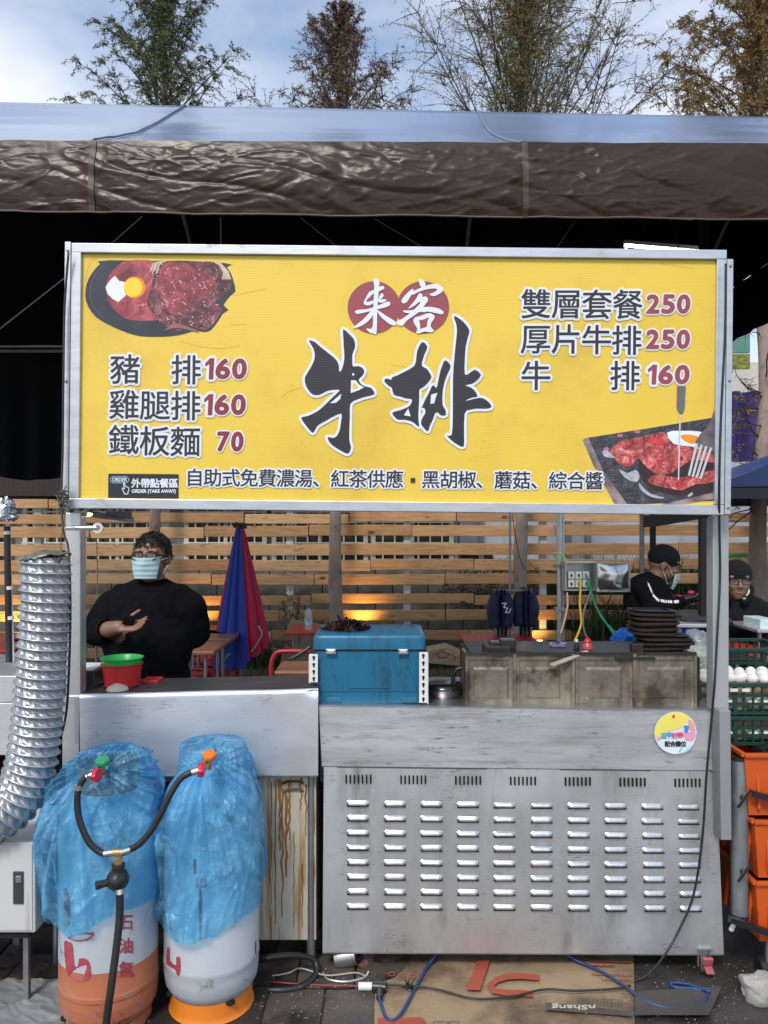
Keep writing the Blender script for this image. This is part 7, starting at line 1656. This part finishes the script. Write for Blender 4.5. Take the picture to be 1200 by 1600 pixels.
for i in range(22):
    t = i / 22 * (len(path_) - 1); k = int(t); x = lerp(path_[k][0], path_[min(k + 1, 6)][0], t - k); y = lerp(path_[k][1], path_[min(k + 1, 6)][1], t - k); ww = rn.uniform(1.2, 2.4)
    P.poly([(x - ww * .6, y - 2.4), (x + ww * .5, y - 2.0), (x + ww * .5, y + 2.2), (x - ww * .6, y + 1.8)], 1 + i * .1, PW if i % 6 else mat('red sleeve print', (.6, .05, .05, 1), None, .6))
# project sleeve lettering onto the shirt surface
import mathutils
so_ = [o for o in p2.children if o.name.startswith('shirt')][0]; tree_ = mathutils.bvhtree.BVHTree.FromPolygons([v.co[:] for v in so_.data.vertices], [tuple(p.vertices) for p in so_.data.polygons])
cl_v = []
for v in P.mb.v:
    hit = tree_.ray_cast(v + Vector((0, -.4, 0)), Vector((0, 1, 0))); cl_v.append((hit[0] + Vector((0, -.004, 0))) if hit[0] is not None else v)
P.mb.v = cl_v; P.build('sleeve_lettering', p2, local=True)
tag(MB().ell(at(1080, 926, 4.86), (.022, .02, .014), 14, 8).box(at(1063, 931, 4.85), (.05, .04, .008), (0, .2, 0)).build('packet', [mat('magenta plastic', (.75, .01, .20, 1), None, .35)], smooth=60), 'small magenta packet held in the gloved hands', 'packet')

# hooded man at the right
Y3 = 4.7; p3 = thing('person', (at(1160, 0, Y3).x, Y3, 0), 'man in a black hooded jacket, beanie and glasses facing us at the right edge', 'person')
h3 = at(1151, 908, Y3); B = lambda x, y, dy=0: at(x, y, Y3 + dy)
b = MB(); P3, R3 = head(b, h3, 1.0, R(-12), R(2))
b.cap(B(1150, 930, .02), .052, B(1153, 945, .02), .06).ell(B(1157, 970, .03), (.15, .11, .15), 20, 14).ell(B(1158, 1020, .03), (.14, .11, .2), 20, 14).ell(B(1158, 1080, .03), (.15, .11, .13), 20, 14)
for s in (-1, 1):
    sh_ = B(1158 + s * 32, 955, .04); el = B(1160 + s * 36, 1000, .10); wr_ = B(1158 + s * 10, 1028, .20); b.cap(sh_, .05, el, .04).cap(el, .04, wr_, .028); hand(b, wr_, Vector((-s, .1, -.2)), Vector((0, -1, 0)), .9, .3, .05, s)
    k_ = B(1158, 0, .03); b.cap(Vector((k_.x + s * .09, k_.y, .80)), .085, Vector((k_.x + s * .1, k_.y, .43)), .058).cap(Vector((k_.x + s * .1, k_.y, .43)), .055, Vector((k_.x + s * .1, k_.y, .07)), .04).cap(Vector((k_.x + s * .1, k_.y + .03, .04)), .035, Vector((k_.x + s * .1, k_.y - .15, .035)), .03)
fuse(b, .0075, 4).build('body', SKIN, p3, smooth=180)
sh = MB(); sh.cap(B(1138, 950, .03), .07, B(1176, 950, .03), .07).ell(B(1157, 970, .03), (.18, .145, .17), 20, 14).ell(B(1158, 1015, .03), (.175, .14, .22), 20, 14).ell(B(1158, 1068, .03), (.18, .14, .11), 20, 14)
for s in (-1, 1): sh_ = B(1158 + s * 30, 957, .04); el = B(1160 + s * 34, 1000, .10); wr_ = B(1158 + s * 12, 1028, .20); sh.cap(sh_, .072, el, .062).cap(el, .060, wr_, .05)
s2 = fuse(sh, .012, 4); s2.c = B(1157, 980); rip(s2, .028, 7, 4); rip(s2, .010, 16, 5); JBK = mat('black nylon', (.004, .0045, .006, 1), (.006, .007, .009, 1), .75, 0, 20, bump=.3, bscale=25, spec=.15); s2.build('jacket', JBK, p3, smooth=180)
hd = MB(); hd.tube(catmull([B(1140, 938, -.10), B(1133, 926, -.02), B(1142, 916, .10), B(1160, 912, .13), B(1171, 918, .04), B(1170, 930, -.05), B(1160, 944, -.11)], 8), .026, 12); s4 = fuse(hd, .012, 3); s4.build('hood', JBK, p3, smooth=180)
MB().tube(catmull([B(1161, 911, -.02), B(1168, 916, -.06), B(1170, 925, -.09), B(1166, 931, -.11)], 6), .006, 8, flat=.5).build('hood_lining', mat('pale hood lining', (.6, .6, .6, 1), None, .8), p3, smooth=180)
MB().ell(B(1163, 935 , -.155), (.012, .003, .007), 10, 6).build('emblem', mat('olive emblem', (.35, .36, .08, 1), None, .6), p3)
tr2 = MB()
for s in (-1, 1): k_ = B(1158, 0, .03); tr2.cap(Vector((k_.x + s * .09, k_.y, .80)), .105, Vector((k_.x + s * .1, k_.y, .43)), .08).cap(Vector((k_.x + s * .1, k_.y, .43)), .08, Vector((k_.x + s * .1, k_.y, .09)), .065)
fuse(tr2, .015, 4).build('trousers', DENIM, p3, smooth=180)
bnoise(MB(), P3, R3, 1.0).build('beanie', KN, p3, smooth=180); eyes(P3, 1.0, p3); glasses(P3, 1.0, p3)
ml = MB().cap(P3(-.014, -.0845, -.062), .004, P3(.014, -.0845, -.062), .004, 8).build('lips', mat('lip skin', (.34, .13, .11, 1), None, .5), p3, smooth=180)
# red canopy table at the right
rt = thing('red_table', at(1180, 1030, 4.0), 'red cloth covered table at the right edge below the hooded man', 'table'); rt.location.z = 0
q = [at(1139, 1003, 4.35), at(1139, 1024, 3.95), at(1290, 1033, 3.85), at(1290, 1014, 4.3)]
MB().prism(q, (0, 0, 0), (0, 0, -.02)).build('tabletop', REDM, rt, fixn=True)
for p in (q[1], q[2]): MB().bar(Vector((p.x + .06, p.y + .05, 0)), Vector((p.x + .06, p.y + .05, p.z - .03)), .02).build('leg', STEELD, rt)
tag(MB().slab(1120, 1040, 1150, 1050, 3.55, .1).slab(1104, 1030, 1190, 1036, 3.5, .2).build('black_tray', BLKPL, bevel=.004), 'black tray lying behind the open egg crate', 'tray')
rtt = thing('folding_table', at(1240, 0, 4.2) * 1.0, 'pale folding table at the right edge under the blue striped box', 'table'); rtt.location.z = 0
MB().slab(1184, 984, 1300, 989, 4.15, .4).build('tabletop', ALU, rtt, bevel=.003)
for px_ in (1186, 1290): MB().slab(px_, 989, px_ + 4, 1220, 4.18, .02).build('leg', STEELD, rtt)
tag(MB().slab(1188, 968, 1214, 983.5, 4.2, .2).build('bread_box', mat('pale blue box', (.35, .6, .7, 1), (.7, .72, .7, 1), .5, 0, 20, (1, 1, 6)), bevel=.004), 'pale blue striped box on the steel table at the right edge', 'box')

# ------------------------------------------------------------------ foreground litter
# cardboard lying under the cart
def gq(px, py, z=.012): return gz(px, py, z)
cdm = mat('trampled shade darkened cardboard', (.31, .225, .135, 1), (.23, .165, .10, 1), .85, 0, 3, bump=.25, bscale=14, dirt=(.09, .06, .04, 1), dscale=3.2, dth=(.48, .66), lines=[((.10, .07, .045, 1), 5, .012, (1, 3, 1), 4)])  # colour and dirt also carry the shade of the cart above
cs = thing('cardboard_sheet', gz(790, 1560), 'big flattened cardboard carton with red and black print lying under the cart', 'cardboard'); 
pts4 = [(588, 1493), (990, 1491), (992, 1612), (585, 1612)]
def cf(u, v):
    p = gz(lerp(pts4[0][0], pts4[1][0], u) + (v * -4 if u < .5 else 2 * v), lerp(1478, 1640, v), .012); p.z += .006 * noise.noise(Vector((p.x * 6, p.y * 6, 0))) + .005 * noise.noise(Vector((p.x * 2, p.y * 2, 3))) + .004; return p
MB().grid(cf, 80, 40).build('sheet', cdm, cs, smooth=180)
RCP = mat('red carton print', (0, 0, 0, 1)); BCP = mat('black carton print', (.04, .035, .035, 1), (.09, .08, .07, 1), .8, 0, 12)
def GT(px, py, lay=0): p = gz(px, py, .026) - cs.location; p.z += lay * .00015; return p
P = Print(GT)
P.shape([(766, 1499), (750, 1548), (728, 1547), (747, 1499)], 2, RCP)
P.line([(840, 1527), (815, 1525), (792, 1526), (776, 1531), (766, 1539), (772, 1548), (790, 1551), (812, 1551), (830, 1553)], 9, 2, RCP)
for i, x in enumerate((612, 628, 645, 662)): P.line([(x + 5 * math.cos(a), 1522 + i + 3 * math.sin(a)) for a in [k * .7 for k in range(9)]], 1.3, 2, RCP)
P.line([(1000, 0), (1000, 0)], .1, 2, RCP)
for y, x0, x1 in ((1502, 925, 985), (1508, 915, 960), (1522, 925, 988), (1530, 940, 990)): P.line([(x0, y), (x1, y + 1)], 1.6, 2, RCP)
P.latin('nShang', (862, 1569, 930, 1579), 7, mat('printed white carton', (.55, .5, .42, 1), None, .8), fat=.4, rot=math.pi)
P.shape([(852, 1566), (988, 1580), (988, 1588), (852, 1578)], -6, BCP)
for k in range(26):
    x = 903 + k * 2.8; w_ = [1.4, .7, 1.8, .9][k % 4]; P.poly([(x, 1558 + k * .12), (x + w_, 1558 + k * .12), (x + w_, 1570 + k * .12), (x, 1570 + k * .12)], 3, BCP)
P.line([(677, 1596), (700, 1596), (700, 1606), (677, 1606)], 1, 2, BCP, True); P.line([(702, 1596), (716, 1596), (716, 1606), (702, 1606)], 1, 2, BCP, True)
P.shape([(590, 1592), (660, 1590), (668, 1602), (590, 1606)], 2, RCP)
P.build('print', cs, local=True)
MB().grid(lambda u, v: gz(lerp(855, 1120, u), lerp(1566, 1598, v), .03 + .01 * noise.noise(Vector((u * 5, v * 2, 8)))), 30, 6)
tag(MB().grid(lambda u, v: gz(lerp(992, 1128 - 20 * v, u), lerp(1549 - 8 * u, 1586, v), .012 + .012 * noise.noise(Vector((u * 4, v * 2, 3))) + .008), 30, 8).build('cardboard_scrap', mat('wet grey cardboard', (.07, .062, .055, 1), (.04, .037, .034, 1), .8, 0, 5, bump=.3), smooth=180), 'dirty grey strip of wet cardboard between the castor and the big carton', 'cardboard')
cable([gz(686, 1485, .06), gz(668, 1510, .03), gz(648, 1545, .03), gz(632, 1575, .03), gz(618, 1592, .03), gz(604, 1590, .03), gz(596, 1572, .03), gz(592, 1556, .04)], .0052, 'blue cable looping over the cardboard from the black socket', mat('blue cable', (.012, .06, .20, 1), (.01, .045, .15, 1), .45, dirt=(.03, .03, .035, 1), dscale=20, dth=(.5, .7)))
cable([gz(880, 1488, .06), gz(905, 1503, .03), gz(940, 1518, .03), gz(975, 1540, .03), gz(1010, 1565, .02), gz(1060, 1576, .015), gz(1095, 1568, .015), gz(1105, 1552, .02), gz(1085, 1545, .02), gz(1055, 1543, .02), gz(1050, 1536, .02), gz(1075, 1538, .02), gz(1110, 1550, .03)], .0052, 'blue cable running from under the cart into a loop by the red braked castor', MATS['blue cable'])
cable([gz(600, 1538, .04), gz(640, 1541, .035), gz(680, 1545, .03), gz(740, 1560, .03), gz(800, 1557, .03), gz(850, 1546, .03), gz(900, 1548, .03), gz(960, 1545, .03), gz(985, 1540, .03)], .0036, 'thin black cable crossing the cardboard')
cable([gz(410, 1533, .02), gz(460, 1537, .02), gz(520, 1540, .02), gz(562, 1541, .03)], .003, 'thin red wire leading to the white plug on the ground', mat('red wire', (.30, .03, .03, 1), None, .5))
pg = thing('cable_socket', gz(585, 1545), 'grimy white plug pushed into a black rubber socket on the ground', 'plug')
MB().cyl(gz(560, 1541, .035), gz(582, 1541, .035), .013, n=12).build('plug', WHITE, pg, smooth=50, bevel=.002)
MB().cyl(gz(582, 1541, .036), gz(604, 1543, .036), .018, n=14).cyl(gz(594, 1543, .036), gz(593, 1560, .034), .012, n=10).build('socket', BLKPL, pg, smooth=50, bevel=.002)
m = MB(); rn = random.Random(2)
for k in range(18): p = gz(640 + rn.uniform(-5, 5), 1543 + rn.uniform(-4, 4), .035); m.tube([p, p + Vector((rn.uniform(-.03, .03), rn.uniform(-.01, .01), rn.uniform(0, .025)))], .002, 4)
tag(m.build('taped_joint', BLKPL), 'frayed taped joint in the black cable on the cardboard', 'tape')
cable([gz(405, 1500, .10), gz(420, 1496, .12), gz(460, 1493, .10), gz(490, 1500, .06), gz(494, 1520, .03), gz(475, 1540, .02), gz(440, 1547, .02), gz(400, 1545, .02)], .012, 'thick black rubber hose looping on the ground right of the cylinders', HOSE, 'hose', cat='hose')
cable([gz(230, 1600, .02), gz(260, 1570, .02), gz(300, 1545, .02), gz(330, 1530, .02), gz(380, 1520, .02)], .012, 'black rubber hose on the ground between the two cylinders', HOSE, 'hose', cat='hose')
cable([gz(400, 1527, .02), gz(430, 1524, .02), gz(452, 1520, .02), gz(470, 1513, .03), gz(510, 1524, .03), gz(555, 1520, .03), gz(572, 1526, .03)], .003, 'dirty pale string on the ground between the hose and the socket', mat('dirty string', (.45, .40, .33, 1), (.3, .25, .2, 1), .9, 0, 30))
pot = thing('metal_pot', gz(538, 1525), 'dented metal mug lying under the left corner of the cart', 'pot'); c = gz(538, 1522); Rm_ = Euler((R(20), R(78), R(20))).to_matrix()
MB().lathe([(.001, 0), (.032, 0), (.036, .02), (.036, .075), (.040, .078), (.034, .074), (.034, .01)], c + Vector((-.035, .03, .04)), 28, False, Rm_).build('body', mat('dull pot metal', (.5, .5, .5, 1), (.3, .3, .3, 1), .35, .9, 12), pot, smooth=50)
MB().tube(catmull([gz(505, 1519, .02), gz(512, 1530, .02), gz(540, 1534, .02), gz(568, 1528, .02), gz(576, 1518, .03)], 6), .004, 8).build('rim_wire', ALU, pot, smooth=60)
tag(lump(gz(573, 1510) + Vector((0, .04, .03)), (.035, .05, .03), None, .5, 3).build('rag', mat('dusky pink rag', (.17, .06, .08, 1), (.08, .04, .05, 1), .8, 0, 20), smooth=180), 'dirty dusky pink rag beside the dented metal mug', 'rag')
tag(lump(gz(390, 1566, .02), (.016, .014, .014), None, .4, 5).build('blue_plastic_scrap', BLT, smooth=180), 'small bright blue plastic scrap right of the orange foot ring', 'scrap')
ROCK = mat('pale grey stone', (.38, .37, .35, 1), (.24, .235, .22, 1), .9, 0, 9, bump=.6, bscale=30)
def stone(c, r, seed, label):
    b = MB(); b.ell((0, 0, 0), (1, 1, 1), 28, 20); vs = []
    for p in b.v:
        n = p.normalized(); f = 1 + .35 * noise.noise(n * 1.3 + Vector((seed, 0, 0))) - .25 * abs(noise.noise(n * 2.6 + Vector((seed, 5, 0)))) + .05 * noise.noise(n * 9); q = n * f
        q.x = max(-.85, min(.85, q.x)); q.z = max(-.7, min(.8, q.z)); vs.append(Vector(c) + Vector((q.x * r[0], q.y * r[1], q.z * r[2] + r[2] * .6)))
    b.v = vs; return tag(b.build('stone', ROCK, smooth=35), label, 'stone')
stone(gz(1190, 1562), (.072, .06, .058), 3, 'big pale grey stone at the lower right corner')
stone(gz(388, 1590), (.018, .014, .010), 7, 'small white pebble right of the orange foot ring')
ch = MB(); rn = random.Random(21)
for k in range(420):
    cxy = rn.choice([(1030, 1590), (1090, 1595), (540, 1540), (1180, 1520), (1010, 1545), (450, 1570), (700, 1580), (1120, 1510)]); px = cxy[0] + rn.gauss(0, 45); py = cxy[1] + rn.gauss(0, 22)
    if py < 1497: continue
    p = gz(px, py, .004 if px > 992 else .032); a = rn.uniform(0, 6.28); s = rn.uniform(.0008, .0032); ch.ell(p, (s, s * .7, s * .5), 5, 3)
tag(ch.build('debris', mat('pale grit', (.42, .40, .37, 1), (.22, .2, .17, 1), .9, 0, 60)), 'pale grit and crumbs scattered over the ground', 'debris', kind='stuff')
# dry leaves in the dark under the left cabinet
lf = None; rn = random.Random(8); LFM = mat('dead brown leaf', (.20, .12, .05, 1), (.10, .06, .03, 1), .8, 0, 20)
for k in range(22):
    px = rn.uniform(-20, 140) if k < 14 else rn.uniform(480, 590); p = gz(px, rn.uniform(1490, 1535) if k < 14 else rn.uniform(1492, 1530), .01)
    if lf is None:
        b = MB(); b.add([(-.035, 0, 0), (-.01, -.016, .006), (.02, -.012, .010), (.038, 0, .002), (.02, .013, .008), (-.01, .015, .005)], [(0, 1, 4, 5), (1, 2, 4), (2, 3, 4)]); lf = o = b.build('fallen_leaf', LFM, local=True)
    else: o = dup(lf)
    o.location = p; o.rotation_euler = (rn.uniform(-.4, .4), rn.uniform(-.4, .4), rn.uniform(0, 6.28)); tag(o, 'dead brown leaf lying in the litter ' + ('under the pale cabinet at the left' if k < 14 else 'beside the dented mug'), 'leaf', 'dead leaves ' + ('at the left' if k < 14 else 'by the mug'))
TRP = mat('silver grey tarpaulin', (.36, .38, .40, 1), (.28, .30, .32, 1), .35, .35, 4, bump=.3, bscale=12)
tag(MB().grid(lambda u, v: gz(lerp(-260, 104, u) - 14 * v * v, lerp(1538, 1680, v), .012) + Vector((0, 0, .012 + .020 * max(0, .5 - 2.2 * abs(noise.noise(Vector((u * 4 + v * 3, v * 5, 1))))) + .010 * max(0, .5 - 3 * abs(noise.noise(Vector((u * 9 - v * 6, v * 8, 4))))) + .004 * noise.noise(Vector((u * 22, v * 16, 7))))), 130, 70).build('tarpaulin', TRP, smooth=180), 'crumpled silver grey tarpaulin on the ground at the lower left', 'tarpaulin')
tag(MB().box((at(330, 0, 2.56).x, 2.56, .014), (.36, .36, .028)).build('timber_board', mat('black wet timber', (.03, .025, .022, 1), None, .6, bump=.3), bevel=.004), 'wet black board under the right gas cylinder', 'board')
